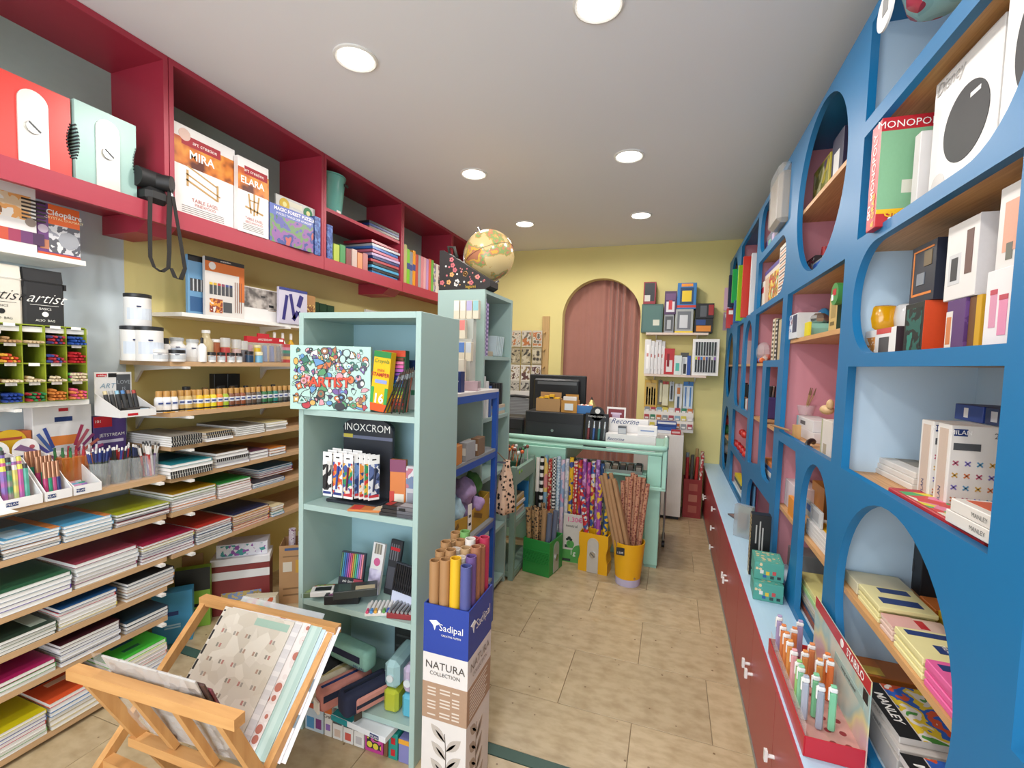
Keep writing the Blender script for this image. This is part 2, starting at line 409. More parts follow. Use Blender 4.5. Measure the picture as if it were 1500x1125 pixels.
# ================================================================== blue shelving wall on the right
c1r, c1l, c2r, c2l, c3r, c3l, c4r, c4l, c5r, c5l = .977, 1.685, 1.781, 2.559, 2.657, 3.449, 3.553, 4.355, 4.46, 5.13
def rect(y0, y1, z0, z1, r=(0, 0, 0, 0)):
    """r = corner radii at (y0,z0) (y1,z0) (y1,z1) (y0,z1)"""
    out = []
    for (cy, cz, sy, sz, a), rr in zip(((y0, z0, 1, 1, 180), (y1, z0, -1, 1, 270), (y1, z1, -1, -1, 0), (y0, z1, 1, -1, 90)), r):
        if rr <= 0: out.append((cy, cz))
        else: out += arc(cy+sy*rr, cz+sz*rr, rr, rr, a, a+90, 10)
    return out
def ell(y0, y1, z0, z1): return arc((y0+y1)/2, (z0+z1)/2, (y1-y0)/2, (z1-z0)/2, 0, 354, 47)
ZTOP = 2.545
holes = [
    rect(c1r, c1l, 2.257, ZTOP), rect(c1r, c1l, 1.906, 2.211, (.17, 0, 0, 0)), rect(c1r, c1l, 1.556, 1.871, (0, .15, .15, 0)),
    rect(c1r, c1l, 1.2, 1.519), ell(1.03, 1.66, .525, 1.165),
    ell(1.83, 2.47, 1.91, 2.56), rect(c2r, c2l, 1.2, 1.871),
    [(1.78, .53), (2.10, .53), (2.11, .80), (2.115, .95)] + arc(1.945, .965, .17, .19, 0, 180, 16) + [(1.775, .8)],
    [(2.28, .53), (2.559, .53), (2.559, 1.155), (2.235, 1.155), (2.21, 1.08), (2.20, .85), (2.215, .68), (2.245, .59)],
    rect(c3r, c3l, 1.906, 2.211, (.12, 0, 0, .12)), rect(c3r, c3l, 2.257, ZTOP, (0, .12, .12, 0)),
    rect(c4r, c4l, 1.906, ZTOP),
    [(c3r, 1.556), (3.10, 1.556), (3.09, 1.2), (3.08, .93), (3.40, .875), (c3l, .875), (c3l, 1.871), (c3r, 1.871)],
    rect(2.68, 2.985, .885, 1.519, (.10, .10, 0, 0)),
    rect(2.68, 3.40, .53, .797, (0, .0, .16, 0)), rect(3.62, c4l, .53, .797, (0, 0, 0, .16)),
    rect(4.0, c4l, 1.2, 1.871, (.08, .14, 0, 0)),
    [(3.57, 1.2), (3.90, 1.2)] + [(3.905, 1.69)] + arc(3.737, 1.69, .168, .17, 0, 180, 16) + [(3.57, 1.5)],
    rect(c4r, c4l, .85, 1.16),
    ell(4.55, 5.06, 1.23, 1.845), ell(4.55, 5.06, .525, 1.145), ell(4.53, 5.06, 1.91, 2.55),
    rect(.25, .885, .93, 1.28), rect(.25, .885, 1.33, 1.95), rect(.25, .885, .53, .88), rect(.25, .885, 2.0, ZTOP),
]
us = T('wall_shelving', 'blue wall shelving with round arched and square openings along the right wall', 'shelving', (0, 0, 0))
FPH = 2.583
me = curve_mesh([[(.05, ZT), (YB-.004, ZT), (YB-.004, FPH), (.05, FPH)]] + holes, .022, 'front_panel')
OBJ('front_panel', me, BLUE, us, loc=(XF+.011, 0, 0), rot=(pi/2, 0, pi/2))
COLS = [.05, .93, 1.733, 2.608, 3.501, 4.407, YB-.004]
LV = [2.234, 1.888, 1.537, 1.18, .824]
for i in range(6):
    y0, y1 = COLS[i], COLS[i+1]
    mt = SKYB if i < 2 else PINK
    B('back_panel', XR-.012, XR-.002, y0+.001, y1-.001, ZT, FPH, mt, us)
    if i: 
        dv = MB().box(XF+.022, XR-.012, y0-.009, y0, ZT, FPH).build('divider', SKYB if i <= 2 else PINK, us)
        MB().box(XF+.022, XR-.012, y0, y0+.009, ZT, FPH).build('divider', SKYB if i < 2 else PINK, us)
    for k, z in enumerate(LV):
        if i == 2 and k == 2: z = 1.645
        if i == 4 and k == 0: continue
        B('shelf', XF+.023, XR-.012, y0+.009, y1-.009, z-.011, z+.007, OAK, us)
    B('base_board', XF+.023, XR-.012, y0+.009, y1-.009, ZT+.001, ZT+.02, SKYB, us)
B('top_board', XF+.022, XR-.012, .05, YB-.004, FPH-.02, FPH, BLUE, us)

# red low cabinet under it, with doors and drawers
bc = T('base_cabinet', 'long low red base cabinet with white knobs under the blue shelving', 'cabinet', (0, 0, 0))
MAROON = M('a43b42', .35, var=.03)
B('body', XT+.018, XR-.002, .05, YB-.004, .03, ZT-.02, MAROON, bc)
B('plinth', XT+.03, XR-.03, .05, YB-.004, 0, .03, M('8d8f90'), bc)
B('toe_strip', XT-.002, XT+.01, .05, YB-.004, 0, .022, M('9fa3a2', .4, .6), bc)
knob_me = MB().cyl((0, 0, 0), (-.022, 0, 0), .006, n=8).box(-.03, -.02, -.008, .008, -.018, .018).mesh('knob')
def front(y0, y1, z0, z1, ky, kz):
    d = B('door' if z1-z0 > .3 else 'drawer', XT, XT+.018, y0+.0015, y1-.0015, z0, z1, MAROON, bc)
    k = OBJ('knob', knob_me, WHITEP, d)
    k.location = ((-.0)/.018 - .5, (ky-(y0+y1)/2)/(y1-y0-.003), (kz-(z0+z1)/2)/(z1-z0)); k.scale = (1/.018, 1/(y1-y0-.003), 1/(z1-z0))
for y0, y1, ky in ((.35, .78, .75), (.78, 1.21, .81), (1.21, 1.64, 1.61), (1.64, 2.065, 2.03), (2.065, 2.5, 2.1), (2.5, 2.935, 2.9), (2.935, 3.37, 2.97), (4.28, 4.73, 4.69), (4.73, YB-.006, 4.77)):
    front(y0, y1, .026, ZT-.024, ky, .255)
for z0, z1 in ((.026, .175), (.178, .325), (.328, ZT-.024)): front(3.37, 4.28, z0, z1, 3.81, (z0+z1)/2+.01)
B('worktop', XT-.008, XF+.02, .05, YB-.004, ZT-.02, ZT-.0005, M('b5d3e6', .35), label='pale blue ledge along the top of the red base cabinet', cat='worktop')
B('edge_trim', XT-.0095, XT-.008, .05, YB-.004, ZT-.02, ZT-.001, M('c02b45', .4), bc)

# ================================================================== shelves on the left wall
XS = -2.18
def wall_shelf(z0, y0, y1, x1, mat, label, th=.022, brk=(), group=None):
    t = T('wall_shelf', label, 'shelf', (0, 0, 0), group=group)
    B('board', WL+.002, x1, y0, y1, z0, z0+th, mat, t)
    for by in brk:
        br = MB().prism([(WL+.002, z0), (x1-.04, z0), (x1-.04, z0-.012), (WL+.05, z0-.03), (WL+.002, z0-.09)], by-.006, by+.006, 'y').build('bracket', WHITEP, t)
        B('bracket_arm', WL+.002, x1+.022, by-.010, by+.010, z0-.012, z0-.0005, WHITEP, br)
    return t
NZ = (.912, .732, .532, .392, .249, .018)          # board undersides, near run
FZ = (1.437, 1.2, 1.042, .893, .728, .53)          # far run
nn = ('holding the white pen display boxes', 'holding the sky blue and lime green notebooks', 'holding the dark green and rose red notebooks',
      'holding the navy and black topped notebooks', 'holding the magenta and dark brown notebooks', 'closest to the floor with the yellow and orange notebooks')
for z, l in zip(NZ, nn):
    wall_shelf(z, -.4, 1.45, XS, SHELFWOOD, 'wooden shelf on the blue wall ' + l, brk=(.3, 1.42) if z > .1 else (), group='wooden shelves on the pale blue wall')
fn = ('holding the white paint jars', 'holding the row of acrylic paint bottles', 'holding the grey sketch pads', 'holding the teal spiral sketchbooks',
      'holding the mustard and green notebooks', 'holding the red and navy notebooks')
for z, l in zip(FZ, fn):
    wall_shelf(z, 1.475 if z < 1.4 else 1.49, 2.75, XS if z < 1.4 else -2.2, SHELFWOOD, 'wooden shelf on the yellow wall ' + l, brk=(1.56, 2.3), group='wooden shelves on the yellow wall')
XW = -2.3
for z, l in ((1.845, 'white wall shelf under the red cabinet holding packaged art sets'), (1.563, 'white wall shelf holding the two artist bags'), (1.275, 'white wall shelf under the green pen organiser')):
    wall_shelf(z, -.4, 1.23, XW, WHITEP, l, .02, (.95,) if z != 1.275 else (1.0,), 'white wall shelves')
wall_shelf(1.685, 1.64, 2.75, -2.33, WHITEP, 'white wall shelf on the yellow wall holding paint sets and lion picture', .02, (2.3,), 'white wall shelves')

# ================================================================== turquoise bookcases
def bookcase(name, label, loc, rz, w, d, h, shelves, th=.022):
    """front faces local -y, width along x"""
    t = T(name, label, 'bookcase', loc, rz)
    MB().bbox(0, th, 0, d, 0, h, .0015).build('side_panel', TURQ, t); MB().bbox(w-th, w, 0, d, 0, h, .0015).build('side_panel', TURQ, t)
    B('top_board', th, w-th, 0.001, d, h-th, h, TURQ, t)
    B('back_panel', th, w-th, d-.008, d, 0, h-th, TURQIN, t)
    for z in shelves: B('shelf', th, w-th, .004, d-.008, z-th, z, TURQ, t)
    return t
BX0, BX1, BY0, BY1, BH = -1.36, -.826, 1.4, 1.70, 1.668
BS = (1.298, .925, .543, .156)
bookcase('bookcase', 'tall turquoise open bookcase in front holding pens and pencil cases', (BX0, BY0, 0), 0, BX1-BX0, BY1-BY0, BH, BS)
KX, KY0, KY1, KH = -1.02, 2.42, 2.9, 1.912
bookcase('bookcase', 'turquoise bookcase under the globe turned towards the aisle', (KX, KY0, 0), pi/2, KY1-KY0, .30, KH, (1.535, 1.165, .80, .42, .06))
# ================================================================== helpers for goods
def proj(p):
    v = Vector(p) - Vector((0, 0, H)); z = v.dot(AF)
    return CX+FPX*v.dot(AR)/z, CY+FPX*v.dot(AD)/z
def y_at(px, x, z, lo=.3, hi=5.2):
    a = proj((x, lo, z))[0] < proj((x, hi, z))[0]
    for _ in range(40):
        m = (lo+hi)/2
        if (proj((x, m, z))[0] < px) == a: lo = m
        else: hi = m
    return lo
def x_at(px, y, z, lo=-2.5, hi=.86):
    for _ in range(40):
        m = (lo+hi)/2
        if proj((m, y, z))[0] < px: lo = m
        else: hi = m
    return lo
def box_me(w, d, h, b=.0015):
    key = ('bx', round(w, 3), round(d, 3), round(h, 3), b)
    return CM(key, lambda: MB().bbox(-w/2, w/2, 0, d, 0, h, b).mesh('box'))
def pack(name, label, cat, loc, rz, w, d, h, mat, group=None, pan=(), txt=(), top=(), ttop=(), side=None, rot=None, b=.0015, body='box', sides=()):
    """box of goods, local front at y=0 facing -y; pan/txt in fractions of the front, top/ttop of the lid"""
    t = T(name, label, cat, loc, rz, group, rot)
    OBJ(body, box_me(w, d, h, b), mat, t)
    e = .0006
    for k, (x0, x1, z0, z1, m) in enumerate(pan):
        B('printed_panel', (x0-.5)*w, (x1-.5)*w, -e-.00025*k, e, z0*h, z1*h, m, t)
    for k, (x0, x1, y0, y1, m) in enumerate(top):
        B('printed_panel', (x0-.5)*w, (x1-.5)*w, y0*d, y1*d, h-e, h+e+.00025*k, m, t)
    for sx, y0, y1, z0, z1, m in sides:
        B('printed_panel', sx*w/2-e, sx*w/2+e, y0*d, y1*d, z0*h, z1*h, m, t)
    for tx in txt:
        s, size, x, z, m = tx[:5]; kw = tx[5] if len(tx) > 5 else {}
        TXT(s, t, size, ((x-.5)*w, -.0012-.00025*len(pan), z*h), RX_FACE_NY, m, **kw)
    for tx in ttop:
        s, size, x, y, m = tx[:5]; kw = tx[5] if len(tx) > 5 else {}
        TXT(s, t, size, ((x-.5)*w, y*d, h+.0012+.00025*len(top)), (0, 0, 0), m, **kw)
    return t
def sprism(poly, d0, d1, axis, name, mat, parent=None, **kw): return MB().prism(poly, d0, d1, axis).build(name, mat, parent, **kw)
GOLD = M('c8a24a', .3, .8); STEEL = M('b9bcbe', .25, .9); KRAFT = M('a8835c', .85, var=.08, vs=40)
W0 = M('f2efea', .5, var=0); K0 = M('18181a', .5, var=0); R0 = M('b8202c', .45, var=0); N0 = M('23386e', .45, var=0); Y0 = M('e9b411', .45, var=0)

# ================================================================== back wall: shelves, boxed figures, hanging packs
def back_shelf(z, x0, x1, y0, label):
    t = T('wall_shelf', label, 'shelf', (0, 0, 0), group='small shelves on the yellow back wall')
    B('board', x0, x1, y0, YB-.001, z-.022, z, M('d9c3b4', .5), t)
    for x in (x0+.1, x1-.1): MB().prism([(YB-.001, z-.022), (y0+.03, z-.022), (YB-.001, z-.09)], x-.005, x+.005, 'x').build('bracket', WHITEP, t)
back_shelf(1.858, -.27, .335, 5.0, 'upper small shelf on the back wall holding boxed figures')
back_shelf(1.425, -.27, .335, 5.0, 'lower small shelf on the back wall holding craft packs')
FIG = 'boxed figures on the back wall shelf'
def fig(x0, x1, z0, z1, mat, label, pan=(), d=.14, txt=(), y=5.02): pack('figure_box', label, 'box', ((x0+x1)/2, y, z0), 0, x1-x0, d, z1-z0, mat, FIG, pan, txt)
fig(-.325, -.11, 1.859, 2.155, M('1f4a42', .35), 'dark green gift box on the back wall shelf', [(.08, .92, .06, .94, M('27594e', .3)), (.55, .85, .25, .45, M('c9c9b8'))])
fig(-.315, -.19, 2.157, 2.385, M('8c2530'), 'small red and black box on top of the dark green box', [(.1, .9, .12, .95, M('23262b')), (.1, .55, .12, .4, M('c8c2bb'))])
fig(-.095, .0, 1.859, 2.045, M('8d8f92'), 'small grey figure box under the purple box', [(.1, .9, .1, .9, M('4f5154')), (.3, .7, .2, .7, M('a9abad'))])
fig(-.1, .018, 2.047, 2.285, M('4d3358'), 'purple figure box with white window', [(.15, .85, .1, .55, M('d7d2d6')), (.35, .65, .2, .6, M('c4343a')), (.1, .9, .62, .9, M('6b4a74'))])
fig(.012, .185, 1.859, 2.1, M('a3a5a2'), 'grey figure box with yellow bottom edge', [(0, 1, 0, .07, M('e5c520')), (.12, .88, .14, .9, M('6d7075')), (.25, .7, .2, .75, M('c9cacc'))])
fig(.022, .205, 2.102, 2.365, M('2f74b0'), 'blue figure box with a yellow emblem on top of the grey box', [(0, 1, .05, .14, M('c53a2c')), (.15, .85, .18, .82, M('1c3f63')), (.25, .75, .28, .7, M('e7c22b')), (.2, .8, .86, .97, M('e58f2f'))])
fig(.2, .372, 1.859, 2.005, M('17181b'), 'lower black figure box with orange corner', [(.1, .9, .1, .5, M('d9862a')), (.08, .6, .55, .9, M('24417c'))])
fig(.205, .378, 2.007, 2.155, M('191a1d'), 'upper black figure box with red corner', [(.7, .98, .2, .9, M('9c2a28')), (.25, .6, .1, .85, M('55585c'))])
# lower shelf
for k in range(5):
    pack('craft_pack', 'clear sleeve of white tools in the bundle at the left of the lower back shelf', 'pack', (-.245+.035*k, 5.005+.0225*k, 1.426), radians(-4), .062, .02, .36-.012*(k % 3), M('d8d3d0', .3), 'clear sleeves of white tools', [(.3, .7, .15, .85, M('f2efec')), (.35, .65, .5, .6, M('c9807a'))])
pack('craft_pack', 'red blister pack on the lower back shelf', 'pack', (-.025, 5.03, 1.426), .1, .1, .02, .27, M('b5282c', .4), None, [(.2, .8, .1, .55, M('e3d8d4')), (.25, .5, .3, .8, M('7e1a1e'))])
pack('scissors_pack', 'scissors pack with pale card on the lower back shelf', 'pack', (.06, 5.03, 1.426), -.05, .075, .02, .2, M('cfd6d3'), None, [(.2, .7, .2, .6, M('4fae9d'))])
pack('scissors_pack', 'scissors pack with black card on the lower back shelf', 'pack', (.122, 5.045, 1.426), .05, .08, .02, .23, M('d9d9d4'), None, [(0, 1, .8, 1, M('4a4b46')), (.4, .75, .05, .5, K0), (.3, .6, .5, .75, M('b8bcbe'))])
pack('glue_box', 'narrow blue box on the lower back shelf', 'box', (.168, 5.03, 1.426), .1, .035, .04, .2, M('2b4f9b'))
t = pack('marker_set', 'white framed set of marker pens on the lower back shelf', 'marker set', (.32, 5.015, 1.426), 0, .25, .03, .37, M('e9e6e2'), None, [(.08, .92, .08, .92, M('cfd0cf'))])
for i in range(8):
    x = -.088+.025*i; 
    B('marker', x-.008, x+.008, -.008, .004, .205, .34, M(('2a2b2e', '202226', '3f4a44', '2a2b2e')[i % 4]), t)
    B('marker', x-.008, x+.008, -.008, .004, .035, .19, M(('26282c', '1e2023')[i % 2]), t); B('marker_band', x-.008, x+.008, -.0085, .004, .16, .19, M(('c9cf2f', 'b5305a', '2f6fb5', 'c87a35', '3a4f9b', '4a4c52', 'd4d0c8', '8a5ab0')[i]), t)
# hooks and hanging packs
def hanging(x0, x1, z0, z1, label, mat, pan, y=5.13):
    t = T('hanging_pack', label, 'pack', ((x0+x1)/2, y, z0), 0, 'blister packs hanging under the back wall shelf')
    w, h = x1-x0, z1-z0
    OBJ('card', box_me(w, .012, h), mat, t)
    for a, b_, c, d, m in pan: B('printed_panel', (a-.5)*w, (b_-.5)*w, -.004, .001, c*h, d*h, m, t)
    MB().tube([(0, .07, h-.02), (0, -.05, h-.02), (0, -.06, h+.01)], .003, 6).build('hook', STEEL, t)
hanging(-.265, -.135, 1.055, 1.36, 'yellow framed card of paint brushes hanging under the back shelf', M('d9ae48'), [(.1, .9, .1, .9, M('c7a964'))] + [(.15+.2*i, .27+.2*i, .12, .75-.05*(i % 2), M('4b4038')) for i in range(4)] + [(.15+.2*i, .27+.2*i, .35, .45, M('cbb89a')) for i in range(4)])
hanging(-.125, -.085, 1.1, 1.36, 'narrow grey and yellow pack hanging under the back shelf', M('6b675e'), [(.4, 1, .1, .9, M('d6cfae'))])
hanging(-.08, -.02, 1.09, 1.35, 'cream card with red top hanging under the back shelf', M('d9d2b2'), [(0, 1, .88, 1, M('b23a34'))])
hanging(-.01, .035, 1.14, 1.35, 'dark knife pack hanging under the back shelf', M('b6bcc0'), [(.3, .7, .1, .8, M('2f3338'))])
hanging(.045, .12, 1.06, 1.33, 'white card with orange patch hanging under the back shelf', M('d4d6d6'), [(.3, .7, .6, .85, M('c9793a')), (.35, .65, .05, .5, M('3d566e'))])
hanging(.128, .225, 1.065, 1.355, 'blue and white compass pack hanging under the back shelf', M('c4d0da'), [(0, 1, .85, 1, M('2d6fae')), (.2, .32, .1, .8, M('3b6fb0')), (.5, .6, .05, .75, M('d9dfe2')), (.68, .8, .1, .8, M('3f7fbd'))])
# low white cabinet and what stands on it
t = T('low_cabinet', 'plain white low cabinet at the end of the counter', 'cabinet', (0, 0, 0))
MB().bbox(-.32, .145, 4.72, 5.15, .03, .84, .002).build('body', M('d9d3cc', .5), t)
B('door', -.08, .143, 4.705, 4.7195, .035, .835, M('ded8d2', .45), t)
B('door', -.318, -.084, 4.705, 4.7195, .035, .835, M('ded8d2', .45), t)
B('plinth', -.31, .13, 4.74, 5.14, 0, .03, K0, t)
t = T('pad_display', 'stepped display of small coloured pads on the white low cabinet', 'display', (-.01, 4.99, .842), 0)
MB().prism([(-.06, 0), (.1, 0), (.1, .22), (.06, .22), (.0, .12), (-.06, .03)], -.245, .245, 'x').build('stand', M('cfc9c2'), t)
PC = ['7fa3b8', 'd2c24a', 'd7d2cc', 'b04048', '2f7a58', 'c8713a', '8c9196', 'a7444e']
for r in range(3):
    for i in range(8):
        y, z = -.055+.055*r, .035+.075*r
        o = pack('small_pad', '%s small pad in the %s row of the stepped display' % (['blue', 'yellow', 'white', 'red', 'green', 'orange', 'grey', 'crimson'][(i+3*r) % 8], ['front', 'middle', 'back'][r]), 'pad', (-.01-.215+.061*i, 4.99+y-.012, .842+z+.002), 0, .05, .012, .05, M(PC[(i+3*r) % 8]), 'small pads in the stepped display', [(.15, .85, .1, .45, M('e6e2dc'))])
pack('pen_box', 'long blue and white pen box on the white low cabinet', 'box', (-.03, 4.78, .842), 0, .2, .09, .065, M('2d559d'), None, [(0, 1, .0, .45, M('d5dbe2'))])
pack('pen_box', 'dark blue pen box on top of the blue and white one', 'box', (-.02, 4.79, .9085), .05, .19, .08, .05, M('26468c'), None, [(.05, .95, .5, .9, M('e3e5e8'))])
pack('small_box', 'small red box on the white low cabinet', 'box', (.07, 4.728, .842), 0, .09, .05, .045, M('b03038'), None, [(.1, .9, .3, .7, M('d9b7b4'))])
# red carton of gift wrap rolls
t = T('roll_carton', 'red printed carton of gift wrap rolls beside the white low cabinet', 'carton', (.255, 4.93, 0), 0)
RC = M('8f3230', .7); CO = M('b9935f', .8, var=0)
for a in ((-.085, .085, -.085, -.08), (-.085, .085, .08, .085), (-.085, -.08, -.08, .08), (.08, .085, -.08, .08)): MB().box(*a, 0, .39).build('carton_wall', RC, t)
B('carton_base', -.08, .08, -.08, .08, 0, .005, RC, t)
for k, z in enumerate((.09, .2, .31)): B('printed_panel', -.035, .045, -.0862, -.085, z-.035, z+.035, M('a8584a', .6) if k != 1 else M('b5725e', .6), t)
B('carton_edge', .0852, .0862, -.085, .085, 0, .39, M('a5703f', .8), t)
rr = random.Random(3)
rc = ['a02a2c', '4b4a44', 'b5342e', 'd8cfc2', '7c8a92', '8e1f26', '3f3a36', 'c9b8a0', 'b23838', '566a58', 'a88a5a', 'd7d0c5']
for i in range(12):
    x, y = .255-.055+.037*(i % 4), 4.93-.05+.05*(i//4); h = .58+rr.random()*.1
    pat = PAT('cells', [rc[i], rc[(i+5) % 12], rc[i]], 60) if i % 2 else M(rc[i], .4)
    MB().cyl((x, y, .006), (x+(x-.255)*.25+.01, y+(y-4.93)*.3, h), .016, n=10, hollow=.8).build('gift_wrap_roll', pat, smooth=40, label='slim gift wrap roll, %s of the %s row in the red carton' % (('leftmost', 'second', 'third', 'rightmost')[i % 4], ('front', 'middle', 'back')[i//4]), cat='paper roll', group='gift wrap rolls in the red carton')

# stencil rack left of the arch
t = T('stencil_rack', 'tall wooden strip with pegs holding stencils left of the arch', 'rack', (0, 0, 0))
B('upright', -1.45, -1.365, YB-.025, YB-.001, 1.1, 2.05, WOOD('c9a670', 'b8935c', 5, .5, 2), t)
for z in (1.86, 1.66, 1.46, 1.27): MB().cyl((-1.46, YB-.06, z), (-1.76, YB-.06, z), .011, n=8).build('peg', WOOD('c9a670', 'b8935c', 5, .5, 0), t); MB().cyl((-1.41, YB-.02, z), (-1.41, YB-.075, z), .012, n=8).build('peg', WOOD('c9a670', 'b8935c', 5, .5, 0), t)
SN = [('c9c2b2', '6d6558', 'b8713f'), ('a59a80', '3f3a34', 'c7bda4'), ('d8d3cc', '8f7a58', '5a3a3a'), ('b8b4ac', '4d4a48', '8f8c88')]
for r, z in enumerate((1.86, 1.66, 1.46, 1.27)):
    for i in range(3):
        x1 = -1.43-.13*i
        t = T('stencil_sheet', '%s patterned stencil sheet in the %s row of the wooden rack' % (('right', 'middle', 'left')[i], ('top', 'second', 'third', 'bottom')[r]), 'stencil', (x1-.06, YB-.075, z+.02), 0, 'stencil sheets on the wooden rack')
        B('sheet', -.058, .058, -.002, 0, -.19, 0, M(SN[r][0], .4), t)
        B('printed_panel', -.05, .05, -.003, -.002, -.175, -.02, PAT(('dots', 'cells', 'blobs')[i], [SN[r][1], SN[r][0], SN[r][2]], (22, 30, 26)[i]), t)

# ================================================================== sales counter
t = T('sales_counter', 'mint green sales counter with a tubular rail', 'counter', (0, 0, 0))
MB().bbox(-1.3, -.035, 3.62, 3.65, .02, .70, .003).build('front_panel', MINT, t)
MB().bbox(-.135, -.035, 3.5, 3.62, .02, .844, .004).build('corner_post', MINT, t)
MB().bbox(-.062, -.035, 3.65, 4.25, .02, .70, .003).build('side_panel', MINT, t)
MB().bbox(-1.3, -.03, 3.50, 4.25, .845, .865, .004).build('countertop', MINT, t)
MB().bbox(-.74, -.14, 3.452, 3.6195, .685, .70, .002).build('lower_shelf', MINT, t)
MB().bbox(-1.3, -.75, 3.52, 4.2, .70, .845, .004).build('till_box', MINT, t)
MB().bbox(-.066, -.036, 4.2, 4.24, .70, .845, .002).build('leg', MINT, t)
MB().bbox(-1.1, -.75, 3.47, 3.52, .66, .845, .004).build('front_box', MINT, t)
B('plinth', -.13, -.04, 3.505, 3.615, 0, .02, M('8fb9a9', .5), t)
MB().tube([(-1.2, 3.42, .918), (-.6, 3.42, .915), (-.04, 3.42, .912), (-.02, 3.43, .912), (-.012, 3.46, .912), (-.012, 3.9, .912)], .021, 10).build('rail', MINT, t, smooth=40)
for p in ((-.012, 3.9), ): MB().cyl((p[0], p[1], .60), (p[0], p[1], .915), .018, n=10).build('rail_post', MINT, t, smooth=40)
MB().ball((-.012, 3.9, .925), .022).build('rail_cap', M('c9ccc8', .3, .5), t, smooth=True)
MB().bbox(-.03, .0, 3.43, 3.47, .62, .905, .004).build('rail_post', MINT, t)
MB().bbox(-.16, -.0, 3.44, 3.465, .60, .625, .003).build('cross_bar', MINT, t)
# caster of a trolley parked behind
t = T('trolley', 'thin grey metal trolley frame on casters beside the counter', 'trolley', (0, 0, 0))
for y in (3.95, 4.15): MB().cyl((-.0, y, .06), (-.0, y, .62), .008, n=8).build('post', M('a7aaa8', .3, .6), t)
MB().cyl((0, 3.95, .3), (0, 4.15, .3), .006, n=8).build('rail', M('a7aaa8', .3, .6), t)
for y in (3.95, 4.15):
    c = MB().cyl((-.012, y, .028), (.012, y, .028), .027, n=14).build('caster', K0, t, smooth=40)

# black printer style box, cartons, monitor, chair
CT = .866
t = T('cash_drawer', 'big black box standing on the counter behind the rail', 'cash drawer', (-.9, 3.62, CT), 0)
MB().bbox(-.235, .255, 0, .34, 0, .24, .006).build('body', M('202124', .45), t)
B('drawer_front', -.22, .24, -.004, 0, .02, .15, M('2a2b2e', .4), t); MB().cyl((.0, -.008, .09), (0, -.003, .09), .012, n=12).build('lock', STEEL, t)
def carton(name, label, x, y, z, w, d, h, rz, mat, fill=None):
    t = T(name, label, 'carton', (x, y, z), rz)
    for a in ((-w/2, w/2, 0, .003), (-w/2, w/2, d-.003, d), (-w/2, -w/2+.003, .003, d-.003), (w/2-.003, w/2, .003, d-.003)): MB().box(*a, 0, h if a[2] < .001 or a[0] != -w/2 or 1 else h).build('carton_wall', mat, t)
    B('carton_base', -w/2+.003, w/2-.003, .003, d-.003, 0, .003, mat, t)
    B('back_flap', -w/2+.01, w/2-.01, d-.004, d-.001, h, h*1.45, mat, t)
    return t
zz = CT+.241
carton('open_carton', 'open brown carton of yellow packets on the black box', -.955, 3.66, zz, .2, .13, .105, .06, CARD)
for i in range(4): pack('yellow_packet', 'yellow packet in the open brown carton on the counter', 'packet', (-1.02+.044*i, 3.69, zz+.004), .06, .04, .05, .11+.012*(i % 3), Y0, 'yellow packets in the brown carton', [(.1, .9, .75, .85, K0)])
carton('open_carton', 'narrow tan carton with a white label on the black box', -.775, 3.65, zz, .13, .1, .1, -.04, M('b8863f', .8))
B('label_sticker', -.84+.03, -.84+.1, 3.644, 3.648, zz+.02, zz+.075, M('d9dee0', .6), label='white printed label on the narrow tan carton', cat='sticker')
pack('envelope_bundle', 'white envelope bundle in the narrow tan carton', 'envelopes', (-.775, 3.675, zz+.004), -.04, .11, .03, .125, M('dedbd6'))
t = T('plastic_basket', 'small blue plastic basket of sweets at the counter edge', 'basket', (-.655, 3.66, zz), .02)
bm_ = M('2f6da8', .4)
MB().box(-.065, .065, 0, .003, 0, .065).build('basket_wall', bm_, t); MB().box(-.065, .065, .087, .09, 0, .065).build('basket_wall', bm_, t)
MB().box(-.065, -.062, .003, .087, 0, .065).build('basket_wall', bm_, t); MB().box(.062, .065, .003, .087, 0, .065).build('basket_wall', bm_, t)
B('basket_base', -.062, .062, .003, .087, 0, .004, bm_, t)
for z in (.018, .042): B('rib', -.067, .067, -.002, 0, z-.003, z+.003, bm_, t)
for i in range(6): MB().ball((-.655-.045+.018*i, 3.69+.03*(i % 2), zz+.055), .017, 10, 6).build('sweet', M(('d9a08a', 'e0ddd6', 'd88a6a')[i % 3], .35), smooth=True, label='wrapped sweet in the small blue basket', cat='sweet', group='sweets in the blue basket')
t = T('monitor', 'black computer monitor seen from behind on the counter', 'monitor', (-.95, 4.05, CT), 0)
MB().bbox(-.29, .24, 0, .03, .16, .535, .008).build('housing', K0, t)
MB().bbox(-.24, .19, -.035, 0, .2, .5, .02).build('rear_bulge', M('1f2022', .4), t)
MB().box(-.2, .16, -.037, -.034, .448, .475).build('vent', M('6a6c6e', .35, .4), t)
MB().bbox(-.06, .02, .0, .05, .012, .2, .004).build('neck', K0, t); MB().bbox(-.15, .11, -.06, .14, 0, .012, .004).build('foot', K0, t)
t = T('office_chair', 'grey mesh backed office chair behind the counter', 'chair', (-1.55, 4.5, 0), .25)
MB().bbox(-.24, .24, -.24, .24, .44, .51, .03).build('seat', M('3b3d40', .8), t)
n = 16; m = MB(); vs = []; fs = []
for k in range(2):
    for i in range(n+1):
        a = (i/n-.5)*1.5
        for z in (0, 1): vs.append((.26*sin(a)/.68, .2+.06*cos(a)+k*.012, .58 if z == 0 else 1.13-.08*abs(i/n-.5)**2*4))
for k in range(2):
    for i in range(n): a = k*(n+1)*2+i*2; fs.append((a, a+2, a+3, a+1))
m.add(vs, fs).build('backrest', PAT('stripes', ['6e7073', '8b8d90'], 60, .8, 2), t)
